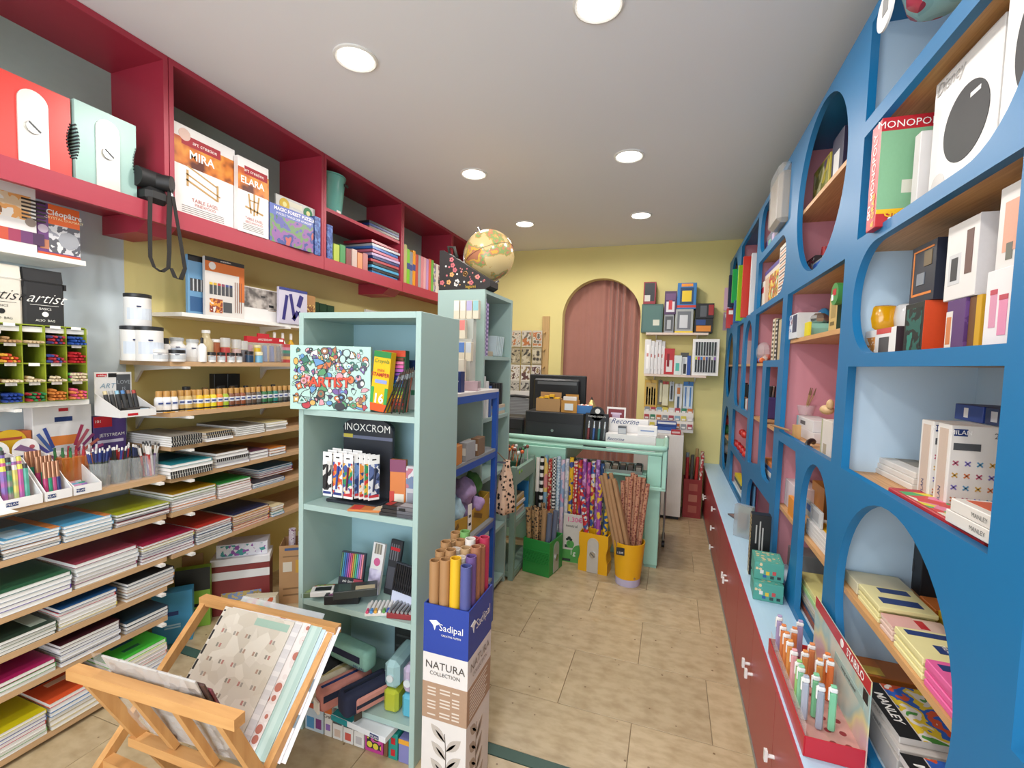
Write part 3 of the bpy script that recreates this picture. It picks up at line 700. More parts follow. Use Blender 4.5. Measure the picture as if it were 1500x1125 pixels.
MB().tube([(-.25, .22, .58), (-.26, .24, .8), (-.24, .24, 1.06), (-.15, .25, 1.13), (0, .265, 1.14), (.15, .25, 1.13), (.24, .24, 1.06), (.26, .24, .8), (.25, .22, .58)], .014, 8).build('back_frame', K0, t, smooth=True)
MB().cyl((0, 0, .1), (0, 0, .44), .025, n=12).build('gas_lift', STEEL, t)
for k in range(5):
    a = 2*pi*k/5; MB().cyl((0, 0, .1), (.28*cos(a), .28*sin(a), .06), .018, .012, n=8).build('leg', K0, t); MB().ball((.28*cos(a), .28*sin(a), .03), .03, 10, 6).build('caster', K0, t, smooth=True)
# pencil shaped brass lamp, pen display, white displays, picture frame
t = T('pencil_lamp', 'brass cone tipped like a pencil on the counter', 'lamp', (-.61, 3.76, CT), 0)
MB().lathe([(.03, 0), (.03, .22), (.03, .26)], 16).build('body', Y0, t, smooth=40); MB().lathe([(.058, .255), (.012, .35)], 6).build('shade', M('d9b877', .3, .6), t); MB().lathe([(.0122, .349), (.0001, .375)], 10).build('tip', K0, t)
t = T('pen_display', 'black counter display with four silver pens', 'display', (-.535, 3.53, CT), 0)
MB().bbox(-.09, .09, 0, .08, 0, .05, .002).bbox(-.09, .09, .05, .08, .05, .255, .002).build('stand', K0, t)
MB().cyl((0, .05, .255), (0, .08, .255), .055, n=24).build('crest', K0, t, smooth=40); MB().cyl((.005, .046, .275), (.005, .05, .275), .02, n=16).build('emblem', M('d8d6d2'), t)
TXT('TREND DESIGN', t, .02, (0, .0485, .232), RX_FACE_NY, M('c9c7c2', var=0)); B('printed_text_line', -.05, .05, -.0008, 0, .016, .028, M('b9b7b2'), t)
for i in range(4):
    p = T('metal_pen', ('red and silver', 'blue and silver', 'green and silver', 'black and silver')[i]+' pen in the black counter display', 'pen', (-.535-.062+.041*i, 3.573, CT+.052), 0, 'pens in the black display')
    MB().cyl((0, 0, 0), (.004, 0, .09), .011, n=10).build('barrel', M(('8f4a4e', '4f6ea8', '4f8a86', '7d8286')[i], .3, .5), p, smooth=40); MB().cyl((.004, 0, .09), (.006, 0, .145), .0112, .008, n=10).build('cap', M('b9bbbd', .25, .8), p, smooth=40)
pack('frame_picture', 'white framed picture of a lilac bowl on the counter', 'picture', (-.405, 3.74, CT+.12), 0, .15, .015, .18, M('e6e2de'), None, [(.08, .92, .08, .92, M('7c2b33')), (.3, .7, .35, .7, M('b9a3b8')), (.4, .6, .15, .4, M('a993aa')), (.22, .78, .68, .76, M('cbb8ca'))])
bpy.data.objects['frame_picture'].name = 'picture_frame'
WB = M('dcd9d6', .5)
pack('pen_carton', 'long white carton with blue script lettering in front of the frame', 'box', (-.27, 3.53, CT), 0, .37, .1, .115, WB, None, [], [('Recorine', .035, .2, .66, N0, dict(shear=.4))])
pack('pen_carton', 'white open carton with large script on its raised lid', 'box', (-.3, 3.655, CT), 0, .3, .05, .22, M('e3e0dd', .5), None, [], [('Recorine', .058, .4, .9, N0, dict(shear=.45))])
pack('pen_carton', 'small white carton stacked at the right end of the white cartons', 'box', (-.15, 3.545, CT+.116), 0, .14, .08, .07, M('e6e3e0', .5), None, [(.15, .85, .45, .6, M('8a9cc0'))])
pack('ink_bottle_box', 'small grey box with dark lid on the white carton', 'box', (-.335, 3.545, CT+.116), 0, .062, .05, .06, M('9b9d9f', .3, .4), None, [(0, 1, .75, 1, M('55585c')), (.1, .9, .1, .6, M('b9bbbd'))])

# grey divided tray above the rolls
t = T('divided_tray', 'long grey metal tray divided into cells above the wrapping rolls', 'tray', (0, 0, 0))
GM = M('8f9a92', .4, .3)
x0, x1, y0, y1, z0, z1 = -.74, -.17, 3.455, 3.61, .7005, .755
for a in ((x0, x1, y0, y0+.003), (x0, x1, y1-.003, y1)): MB().box(*a, z0, z1-.03 if a[2] == y0 else z1).build('tray_wall', GM, t)
for i in range(11):
    x = x0+(x1-x0)*i/10; MB().box(x-.0015, x+.0015, y0+.003, y1-.003, z0, z1-.01).build('divider', GM, t)
MB().box(x0, x1, y0+.003, y1-.003, z0, z0+.003).build('tray_base', GM, t)
for i in range(10):
    for k in range(3):
        x = x0+(x1-x0)*(i+.5)/10; q = MB().bbox(x-.02, x+.02, y0+.02+.045*k, y0+.05+.045*k, z0+.004, z0+.045+.008*((i+k) % 3), .004)
        q.build('rubber_stamp', M(('4a4038', '2c2a28', '6b5a48', '8a8478')[(i*3+k) % 4]), label='small stamp in the grey divided tray, cell %d from the left, %s' % (i+1, ('front', 'middle', 'back')[k]), cat='stamp', group='small stamps in the divided tray')

# upright wrapping paper rolls in front of the counter
WR = [('stripes', ['e8e4dc', 'e8e4dc', '1d1d1f'], 2, 2, 'white roll with black band at the left end'), ('stripes', ['18181a', 'ece8e2'], 17, 2, 'black and white banded roll'),
      ('blobs', ['d98a8a', 'e3c06a', '7fa8c0', 'c86a70'], 5, 0, 'rainbow pastel roll'), ('dots', ['d9c2a0', 'b0302f', 'a02426'], 45, 0, 'red floral roll'),
      ('checks', ['1e2530', 'e9e7e3'], 75, 0, 'black and white checked roll'), ('dots', ['7fa0b8', 'b8ccd8', 'c9d8e0'], 50, 0, 'pale blue roll'),
      ('blobs', ['c98aa8', 'd8c0d0', '8fa8c8', 'd89ab8'], 7, 0, 'pink and blue marbled roll'), ('cells', ['c4c8cc', 'a8b0c0', 'd8d4d8'], 40, 0, 'silver grey roll'),
      ('cells', ['e0b020', 'd8a818', '3b4f8c', 'e8c030'], 35, 0, 'yellow cartoon coloured roll'), ('dots', ['e8d8c8', 'b8343a', 'b02a30'], 40, 0, 'crimson spotted roll'),
      ('cells', ['b02a34', 'd8a030', '7a3a88', 'c03038'], 45, 0, 'red and purple roll'), ('cells', ['8a4a98', 'b87ab8', 'd8a8c8'], 40, 0, 'lilac patterned roll'),
      ('cells', ['a83a78', '7a3a90', 'd86aa0'], 45, 0, 'magenta patterned roll'), ('cells', ['b0303c', 'e0c040', '3a5a9c', 'd8d0c8'], 45, 0, 'red multicoloured roll'),
      ('cells', ['7a4a90', '9a6ab0', 'c8a0d0'], 45, 0, 'violet patterned roll'), ('cells', ['2f4f80', 'e0b828', 'd8d0c0', '24406c'], 40, 0, 'navy and yellow roll')]
for i, (k, c, s, ax, lb) in enumerate(WR):
    x = -.955+.0335*i; zt = .765+.012*(i % 3)
    m = MB(); m.cyl((x, 3.405, .004), (x, 3.42, zt), .0158, n=12, hollow=.75)
    m.build('wrapping_paper_roll', PAT(k, c, s, .35, ax), smooth=40, label=lb+' standing upright before the counter', cat='paper roll', group='wrapping paper rolls before the counter')
# leaning red roll in the yellow bin
# ---------------------------------------------------------------- floor bins
def sharpener(name, label, loc, rz, w, d, h, col, blade=True, knurl=True, openbox=False, face_side=False):
    """giant pencil sharpener: waisted block with a steel plate and screw on its front"""
    t = T(name, label, 'sharpener box', loc, rz)
    mt = M(col, .35, var=.03)
    def outline(s):
        pts = [(s*w/2, 0), (s*w/2, h*.28)]
        pts += [(s*(w/2-.055*w*sin(pi*k/10)), h*(.28+.42*k/10)) for k in range(1, 10)]
        return pts + [(s*w/2, h*.70), (s*w/2, h)]
    R_ = outline(1); L_ = outline(-1)
    poly = R_ + L_[::-1]
    if openbox:
        th = .006
        MB().prism(poly, 0, th, 'y').build('front_face', mt, t); MB().prism(poly, d-th, d, 'y').build('rear_face', mt, t)
        for s, pts in ((1, R_), (-1, L_)):
            m = MB()
            for a, b_ in zip(pts, pts[1:]):
                m.add([(a[0], th, a[1]), (b_[0], th, b_[1]), (b_[0], d-th, b_[1]), (a[0], d-th, a[1]), (a[0]-s*th, th, a[1]), (b_[0]-s*th, th, b_[1]), (b_[0]-s*th, d-th, b_[1]), (a[0]-s*th, d-th, a[1])],
                      [(0, 1, 2, 3), (7, 6, 5, 4), (0, 4, 5, 1), (1, 5, 6, 2), (2, 6, 7, 3), (3, 7, 4, 0)])
            m.build('side_wall', mt, t)
        B('base', -w/2+.01, w/2-.01, th, d-th, 0, .006, mt, t)
    else: MB().prism(poly, 0, d, 'y').build('body', mt, t)
    pw, ph = w*.19, h*.9
    bl = [(-pw, .01*h), (pw, .01*h), (pw, ph-pw)] + arc(0, ph-pw, pw, pw, 0, 180, 14)[1:-1] + [(-pw, ph-pw)]
    pl = MB().prism(bl, -.006, -.0002, 'y').build('steel_plate', M('d0cec8', .3, .35), t)
    MB().cyl((0, -.0062, h*.48), (0, -.014, h*.48), w*.105, n=24).build('screw', M('c9c9c9', .2, .85), pl, smooth=40)
    B('screw_slot', -w*.095, w*.095, -.0148, -.0141, h*.48-.003, h*.48+.003, M('55585a'), pl, rot=(0, radians(40), 0))
    for s in (1, -1):
        m = MB()
        for k in range(11):
            z = h*(.29+.40*k/10); xx = s*(w/2-.055*w*sin(pi*(k+.5)/11)-.001)
            m.cyl((xx, .0, z), (xx, d, z), h*.013, n=6)
        m.build('ribbed_grip', M('3a3c3e', .5) if not openbox else M(col, .5), t)
    return t
# green one: ribs on the face we see, plate on the right side
t = T('sharpener_bin', 'green giant pencil sharpener bin of patterned rolls', 'bin', (-.85, 3.064, 0), radians(-11))
GR = M('2b8b3e', .4)
for a in ((-.105, .105, 0, .006), (-.105, .105, .224, .23), (-.105, -.099, .006, .224), (.099, .105, .006, .224)): MB().bbox(*a, 0, .25, .0015).build('bin_wall', GR, t)
B('bin_base', -.099, .099, .006, .224, 0, .006, GR, t)
for k in range(9): B('rib', -.1, .1, -.005, 0, .085+.011*k-.003, .085+.011*k+.003, GR, t)
MB().prism([(.07, .01), (.16, .01), (.16, .18)] + arc(.115, .18, .045, .045, 0, 180, 12)[1:-1] + [(.07, .18)], .105, .108, 'x').build('steel_plate', M('b9bdb8', .3, .4), t)
MB().cyl((.108, .115, .11), (.114, .115, .11), .025, n=18).build('screw', STEEL, t, smooth=40)
rr = random.Random(5)
for i in range(11):
    x, y = -.07+.045*(i % 4)+rr.uniform(-.01, .01), .05+.065*(i//4); a = radians(-11)
    wx, wy = -.85+x*cos(a)-y*sin(a), 3.064+x*sin(a)+y*cos(a); dx = (x)*.4
    MB().cyl((wx, wy, .008), (wx+dx, wy-.01, .42+rr.random()*.05), .019, n=11, hollow=.8).build('kraft_wrap_roll', [PAT('cells', ['3a352f', 'b89568', 'a8855a', 'b08c60'], 70), PAT('dots', ['2b2622', 'a8845a', 'b8946a'], 60), M('a8845c', .8), M('5f6a80', .6)][i % 4 if i != 3 else 3], smooth=40,
        label=('brown patterned roll standing in the green sharpener bin', 'dotted brown roll standing in the green sharpener bin', 'plain kraft roll standing in the green sharpener bin', 'slate blue roll standing in the green sharpener bin')[i % 4], cat='paper roll', group='rolls in the green bin')
sharpener('sharpener_bin', 'yellow giant pencil sharpener bin with a steel plate', (-.475, 3.245, 0), radians(-7), .215, .12, .285, 'e2a812', openbox=True)
for i, (dx, lb, m) in enumerate(((-.05, 'red cartoon patterned roll leaning left in the yellow bin', PAT('cells', ['b0282e', 'd8d4cc', 'c83038', '3a5a9a'], 60, .35)), (.0, 'purple patterned roll in the yellow bin', PAT('cells', ['7a3a90', 'd8b038', 'a04a98'], 50, .35)),
        (.035, 'blue and yellow roll in the yellow bin', PAT('cells', ['24487c', 'e0b428', '2f5a90'], 45, .35)))):
    MB().cyl((-.45+dx, 3.30, .008), (-.45+dx*2.0-(.03 if i == 0 else 0), 3.31 if i else 3.27, .62 if i == 0 else .7), .019, n=12, hollow=.8).build('wrapping_paper_roll', m, smooth=40, label=lb, cat='paper roll', group='rolls in the yellow bin')
t = T('tapered_bucket', 'yellow tapered bucket with lilac base full of brown rolls', 'bucket', (-.222, 3.2, 0), 0)
MB().lathe([(.083, 0), (.086, .05), (.0862, .05)], 32).build('base_band', M('b9b2cc', .45), t, smooth=40)
MB().lathe([(.0862, .05), (.108, .30), (.103, .30), (.082, .055), (.0001, .05)], 32).build('bucket_wall', M('e2a812', .4), t, smooth=40)
MB().box(-.075, -.02, -.1045, -.0985, .225, .275).build('price_tag', K0, t); TXT('1.50€', t, .018, (-.047, -.1058, .242), RX_FACE_NY, W0)
rr = random.Random(9)
LROLL = [(.045, -.06), (.014, -.06), (.05, -.028), (.019, -.028), (-.012, -.028), (-.043, -.028), (-.017, -.06)]
RROLL = [(-.045, .004), (-.014, .004), (.017, .004), (.048, .004), (-.03, .036), (.001, .036), (.032, .036), (-.012, .066), (.02, .066)]
for i, (dx, dy) in enumerate(LROLL+RROLL):
    right = i >= 7; x0, y0 = -.222+dx, 3.2+dy; lean = .02+dx*.8 if right else -.16
    m = PAT('dots', ['7a3a34', 'b07a5c', 'b8866a'], 60, .6) if right else M('a57e58', .75, var=.12, vs=30)
    MB().cyl((x0, y0, .058), (x0+lean, y0+(dy*.2), .70+rr.random()*.07), .0148, n=12, hollow=.8).build('kraft_wrap_roll', m, smooth=40,
        label=('brown roll with dark red spots, %s in the yellow bucket' % ('first', 'second', 'third', 'fourth of the middle row', 'left of the next row', 'centre of the next row', 'right of the next row', 'left at the back', 'right at the back')[i-7]) if right else 'plain kraft roll leaning left, %s in the yellow bucket' % ('front right', 'front middle', 'second row right', 'second row third', 'second row second', 'second row left', 'front left')[i], cat='paper roll', group='spotted rolls in the bucket' if right else 'plain rolls in the bucket')
t = pack('cardboard_sign', 'white and green cardboard sign with a pink price between the bins', 'sign', (-.645, 3.36, 0), 0, .155, .006, .37, M('cfcac2', .7), None, [(0, 1, 0, .26, M('4f9a4a')), (.1, .5, .3, .36, M('2f3a34')), (.0, .4, .02, .07, M('2a3630'))], [('1.30€', .05, .55, .89, M('e06a9a', var=0), dict(bold=.02)), ('neutral', .032, .42, .76, K0), ('1g', .05, .5, .2, W0)])
MB().cyl((-.02, -.001, .14), (-.02, .002, .14), .03, n=16).cyl((.05, -.001, .085), (.05, .0005, .085), .055, n=20).build('printed_hill', M('4f9a4a', var=0), t)
MB().cyl((-.03, -.0012, .185), (-.03, .0, .185), .014, n=12).cyl((-.045, -.0012, .175), (-.045, .0, .175), .01, n=12).cyl((-.015, -.0012, .175), (-.015, 0, .175), .01, n=12).box(-.032, -.028, -.0012, 0, .13, .18).build('printed_tree', M('2a3630', var=0), t)
# ================================================================== goods on the left wall
# ---------------------------------------------------------------- notebooks
_pages = MB().box(-.5, .5, -.5, .5, -.5, .5).mesh('pages'); _pages.materials.append(PAGE)
# cover: two boards and a spine (spine at -y side = towards the camera end), unit size
_cover = MB().box(-.5, .5, -.5, .5, .44, .5).box(-.5, .5, -.5, .5, -.5, -.44).box(-.5, .5, .485, .5, -.44, .44).mesh('cover'); _cover.materials.append(PAGE)
ORD = ['top', 'second', 'third', 'fourth', 'fifth', 'sixth', 'seventh', 'eighth', 'ninth', 'tenth', 'eleventh', 'twelfth']
nrng = random.Random(11)
def notebook(name, label, group, loc, w, d, h, cov, rz=0., edge=None, spiral=False, topm=()):
    """w along y, d along x; loc = centre of the underside"""
    t = T(name, label, 'notebook', loc, rz, group)
    OBJ('pages', _pages, edge or PAGE, t, loc=(0, 0, h/2), scale=(d-.004, w-.004, h*.9))
    OBJ('cover', _cover, cov, t, loc=(0, 0, h/2), scale=(d, w, h*.96))
    for x0, x1, y0, y1, m in topm: B('printed_panel', (x0-.5)*d, (x1-.5)*d, (y0-.5)*w, (y1-.5)*w, h*.98, h*.98+.0006+.0002*(x0+y0), m, t)
    if spiral:
        n = max(8, int(w/.011))
        me = CM(('spiral', n, round(w, 2), round(h, 3)), lambda: _spiral(n, w, h))
        OBJ('spiral_binding', me, M('3a3a3c', .3, .5), t, loc=(d/2, 0, h/2))
    return t
def _spiral(n, w, h):
    m = MB()
    for i in range(n):
        y = -w/2+w*(i+.5)/n; m.box(-.004, .003, y-.0018, y+.0018, -h*.5, h*.5)
    return m.mesh('spiral_binding')
def stack(ztop, px0, px1, h, covs, desc, xf=None, depth=.297, spiral=False, topm=(), jit=.006, rz=0., edges=None, cn=None, kind='notebook'):
    """pile of notebooks on a left-hand shelf between two pixel columns of its front edge; covs top to bottom"""
    xf = XS+.004 if xf is None else xf
    y0, y1 = y_at(px0, xf, ztop), y_at(px1, xf, ztop)
    n = len(covs); th = h/n; w = y1-y0-.006; z = ztop
    for k in range(n-1, -1, -1):
        c = covs[k]; c = M(c, .4) if isinstance(c, str) else c
        j = (nrng.uniform(-jit, jit), nrng.uniform(-.002, .002))
        lb = ('%s on top of the %s' if k == 0 else '%s %s down in the %s') % ((kind, desc) if k == 0 else (kind, ORD[k], desc))
        notebook(kind.replace(' ', '_'), lb, 'notebooks in the ' + desc, (xf-depth/2+j[0]-.006, (y0+y1)/2+j[1], z+.0004), w, depth, th-.0006, c, rz+nrng.uniform(-.015, .015), None if edges is None else M(edges[k % len(edges)], .8), spiral if not isinstance(spiral, (list, tuple)) else spiral[k], topm if k == 0 else ())
        z += th
    return (y0+y1)/2, z
NT = [z+.0222 for z in NZ]; FT = [z+.0222 for z in FZ]
# second shelf
stack(NT[1], -34, 2, .055, ['d9d6d0', '4a88b5', 'c9c6c0', '6a5a50'], 'grey and white stack cut by the picture edge')
SKY = M('4d9cc8', .35)
stack(NT[1], 4, 92, .07, [SKY, 'cfccc8', '5f99bd', '8a5a3a', 'c8c6c4', '2d5a80'], 'left sky blue stack under the pen displays', topm=[(.0, .45, 0, 1, M('6f6a66')), (.0, 1, .82, 1, M('c0763c')), (.6, .95, .1, .5, M('a9c8dc'))])
stack(NT[1], 95, 167, .065, [SKY, 'd6d4d0', '77aac8', 'c3c0bc', '3a6f98'], 'right sky blue stack beside the lime stack', topm=[(.0, .45, 0, 1, M('86827c')), (.0, 1, .84, 1, M('c0763c'))])
stack(NT[1], 171, 250, .055, ['9aa017', '3a3c48', 'd0ccd8', '8c3a44', 'd4d2d8'], 'lime green topped stack', jit=.01)
stack(FT[4], 253, 319, .085, ['a8820f', '5f8a4a', 'cfc8bc', 'b0b4c0', 'c8c4bc', 'd07a3c', 'ddd8d0'], 'mustard topped stack')
stack(FT[4], 322, 370, .075, ['2e8a3c', 'b5303a', 'd8d4d0', 'e0c8c4', 'dcd8d4', 'd8b8b4'], 'bright green topped stack')
stack(FT[4], 372, 418, .03, ['2a2430', '2f7ab8', '3f8ac4'], 'black folder stack with blue edges', xf=XS, depth=.27)
stack(FT[4]+.031, 380, 430, .05, ['2c6a8c', '3a9ad0', 'b83a78', '7a3a8c', 'c8662c'], 'blue pink and purple folder stack', xf=XS-.06, depth=.25)
# third shelf
stack(NT[2], 0, 108, .085, ['2d5f42', 'c9ccd0', 'b8c0c8', '5a3a94', 'd2d4d8'], 'dark green topped stack')
stack(NT[2], 112, 205, .1, ['8d3547', 'c2c8c8', 'b8bcc4', 'd0ced4', 'a8507a', 'c4cccc'], 'rose topped stack')
stack(NT[2], 208, 286, .085, ['96203f', 'c9c05a', '2a2a4c', '23407c', 'c8c4d0', '8a2a44', 'ccc8d4'], 'crimson topped stack with yellow and navy below')
stack(FT[5], 289, 341, .085, ['b03027', '8a2a3a', '9fb0bc', '2a3a5c', 'a8b8c4', '3a4a6c', 'b4c0c8'], 'scarlet topped stack')
stack(FT[5], 343, 396, .085, ['252c4c', 'd0862f', 'a83a5c', 'd8a848', '5a3a7a', 'd8762f', 'c8506a'], 'navy topped stack with orange edges', edges=['d9cbb8'])
stack(FT[5], 399, 417, .06, ['d8c8a0', 'c07038', '3a8a4a', '6aa0d0'], 'small cream topped stack by the white rack', depth=.24)
# fourth shelf
stack(NT[3], 0, 86, .055, ['26382c', '5a7a5a', 'd0d4d0', '3a4a3c'], 'blackish green topped stack', topm=[(.3, .9, .6, .9, M('aab4a4'))])
stack(NT[3], 88, 174, .085, ['1f4f80', 'c84a4a', 'd2d0d0', 'd8d4d0', 'c8b84a', 'd4d0cc'], 'navy blue topped stack with red and yellow edges')
stack(NT[3]+.0003, 62, 86.5, .03, ['b82a30', '6a9a2c', 'c8802c'], 'small red and green stack beside the navy blue stack', xf=XS-.18, depth=.16)
stack(NT[3], 186, 257, .08, ['1d1e22', '9aa0a8', 'c08848', '8088a0', '3a3034', 'c8a888'], 'black topped stack')
# fifth shelf
stack(NT[4], -2, 84, .05, ['95194f', '4a8a4a', 'd6d8d4'], 'magenta topped stack')
stack(NT[4], 88, 178, .085, ['3f1a22', 'd4d2d8', '2a2438', 'ccccd4', '342a40', 'd2d0d8'], 'dark brown topped stack')
stack(NT[4], 186, 249, .05, ['1f3a4c', '20283a', 'c8ccd8'], 'dark blue topped stack on the lowest tier')
# lowest shelf
stack(NT[5], -8, 71, .1, ['b8ac10', 'b9b4c0', '6a7aa8', 'b03a3a', 'd0ccc8', '6aa05a', 'd6d4d0'], 'yellow topped stack near the floor', topm=[(0, .25, 0, 1, M('3a3c50'))])
stack(NT[5], 74, 153, .11, ['d2512a', 'c8c8d4', '3a7ab0', 'c8b89a', 'd4c8ac', 'c8b890'], 'orange topped stack near the floor', topm=[(.2, .45, .1, .5, M('3a2a3c')), (.5, .6, .3, .9, M('e0b8a0'))])
stack(NT[5], 166, 247, .125, ['43b83a', 'd8d0a0', 'e0d0d8', 'd89080', 'b8c4d0', 'd8ccd4', '3a7ab0'], 'vivid green topped stack behind the easel', topm=[(.4, .6, .3, .7, M('1f5a70')), (.75, .82, .35, .65, M('2a6a4a'))])
# paint shelf sketch pads
stack(FT[2], 252, 299, .05, ['8a857c', 'd8d4cc', 'cfcac0', 'd8d4cc', 'c8c4bc'], 'grey sketch pad stack at the shelf end', spiral=True, xf=XS+.03, depth=.31)
stack(FT[2], 303, 343, .012, ['e4e4e8'], 'white pad under the tan spiral stack', xf=XS+.03, depth=.25, kind='sketch pad')
stack(FT[2]+.013, 302, 342, .028, ['c2ad85', 'c8b48c'], 'tan spiral sketchbook stack', spiral=True, depth=.27)
stack(FT[2], 346, 389, .05, ['6f6a62', 'cac6be', '7a766e', 'd0ccc4', 'b8b4ac'], 'dark grey sketch pad stack')
stack(FT[2], 391, 422, .05, ['c9bb84', 'dedad2', 'd8d4cc', 'dedad4'], 'cream topped sketch pad stack')
stack(FT[3], 251, 314, .065, ['1f7f8c', 'dcdad4', 'd8d6d0', 'dedcd6'], 'teal topped spiral stack', spiral=(0, 0, 1, 1), xf=XS+.02, depth=.31, topm=[(.05, .6, .1, .9, M('274a58'))])
stack(FT[3], 317, 366, .075, ['5a4026', 'd4d0d0', '8a8a98', 'd2d0cc', 'c8c4d0'], 'dark brown spiral sketchbook stack', spiral=(0, 0, 1, 0, 0))
stack(FT[3], 368, 395, .05, ['5a3048', 'd0ccd4', 'c8c0cc'], 'purple topped pad stack')
stack(FT[3], 396, 420, .045, ['b86a24', 'd8842c', '3a3050'], 'orange topped pad stack')
# things standing under the shelves on the floor
t = pack('file_box', 'sky blue file box standing on the floor under the shelves', 'file box', (-2.37, 1.60, 0), radians(48), .17, .07, .27, M('3f94c0', .45), None, [(.35, .65, .55, .63, N0), (.3, .7, .35, .38, M('a8d0e4')), (.3, .7, .3, .33, M('a8d0e4'))])
t = pack('green_box', 'lime green and black box leaning under the shelves', 'box', (-2.41, 1.735, .0), radians(45), .16, .05, .33, M('7fae3a', .45), None, [(0, 1, .62, 1, M('23241f')), (.1, .3, .2, .5, K0), (.5, .75, .35, .4, K0), (.5, .75, .28, .31, K0)])
pack('brown_board', 'brown cardboard sheet leaning under the shelves', 'cardboard', (-2.49, 1.80, 0), radians(70), .1, .006, .36, KRAFT, rot=(radians(-6), 0, radians(60)))
t = pack('craft_kit', 'dark red craft kit box with picture panel under the shelves', 'kit box', (-2.30, 1.94, .0), radians(40), .29, .14, .29, M('7c2c2c', .5), None, [(.15, .85, .12, .45, PAT('blobs', ['c8b070', '7f90b8', 'b8a060', 'd8d0c0'], 25)), (0, 1, .72, .88, M('d9d8d8'))])
pack('white_tray', 'white cardboard tray lid on the dark red craft kit', 'tray', (-2.30, 1.935, .291), radians(40), .3, .15, .04, M('dcdadc', .5))
pack('doodle_box', 'white box with purple doodles topping the craft kit', 'box', (-2.31, 1.955, .332), radians(40), .26, .12, .075, M('d4d4de', .5), None, [(.04, .96, .08, .92, PAT('cells', ['d8d8e0', 'd8d8e0', '8a4a9a', 'd0d0dc', '3a8a8a', 'dcdce4'], 55))])
pack('colour_carton', 'small green red and white carton on the floor before the craft kit', 'carton', (-2.15, 1.93, 0), radians(30), .17, .05, .13, M('c8c0a8', .5), None, [(.02, .6, .1, .95, PAT('cells', ['2f7a4a', 'c83a34', 'd8c890', 'd8d4c8'], 35)), (.62, .98, .1, .95, PAT('cells', ['c85a34', 'd8d4c8', '2f7a4a'], 30))])
t = T('paper_carrier', 'brown paper carton with printed labels beside the white rack', 'carton', (-2.10, 2.14, 0), radians(35))
for a in ((-.09, .09, 0, .003), (-.09, .09, .157, .16), (-.09, -.087, .003, .157), (.087, .09, .003, .157)): MB().box(*a, 0, .36).build('carton_wall', M('b58d63', .8), t)
B('carton_base', -.087, .087, .003, .157, 0, .003, M('b58d63', .8), t)
for x0, x1, z0, z1, c in ((-.06, .07, .33, .345, '3f5a88'), (-.07, -.02, .2, .26, 'd8d0c0'), (.0, .055, .19, .27, 'c89a3a'), (-.07, .07, .05, .06, '8a6a48'), (-.07, .07, .09, .1, '8a6a48'), (-.07, .07, .29, .297, '8a6a48')): B('printed_panel', x0, x1, -.001, 0, z0, z1, M(c), t)
for i in range(3): MB().cyl((-2.185+.045*i, 2.195+.03*i, .004), (-2.185+.045*i, 2.2+.03*i, .43-.02*i), .02, n=12, hollow=.8).build('paper_roll', PAT('dots', ['8a5a80', 'd8d0d4', 'c8b8c4'], 60), smooth=40, label=('left', 'middle', 'right')[i]+' white and violet roll in the brown paper carton', cat='paper roll', group='rolls in the paper carton')
# white wire/plastic rack at the end of the shelves
t = T('display_rack', 'white narrow display rack half hidden behind the front bookcase', 'rack', (0, 0, 0))
for x, y in ((-1.62, 1.98), (-1.62, 2.18)): B('post', x-.01, x+.01, y-.01, y+.01, 0, 1.21, WHITEP, t)
for x, y in ((-1.33, 1.98), (-1.33, 2.18)): B('post', x-.01, x+.01, y-.01, y+.01, 0, 1.21, WHITEP, t)
for z in (.45, .72, .93, 1.2): B('tray', -1.63, -1.32, 1.97, 2.19, z, z+.012, WHITEP, t)
for i in range(5): pack('folder', 'dark blue folder standing in the white narrow rack', 'folder', (-1.595+.02*i, 1.985, .943), 0, .012, .18, .22, M(('27407a', '2f5590', '1f3564', '3f8a4a', '27407a')[i]), 'blue folders in the white rack')
for i in range(7): pack('booklet', 'white booklet lying in the white narrow rack', 'booklet', (-1.505, 1.995, .733+.018*i), 0, .2, .17, .017, M(('dcdde2', 'd4d8e0', 'c8d07a', 'd8d9e0')[i % 4]), 'booklets in the white rack')
for i in range(2): pack('plastic_tray', ('nearer', 'farther')[i]+' clear plastic tray leaning on the white narrow rack', 'tray', (-1.64+.09*i, 1.90+.03*i, 0), 0, .09, .012, .5-.05*i, GLASS('e8eaf0', .15, .55), 'clear trays leaning on the white rack')

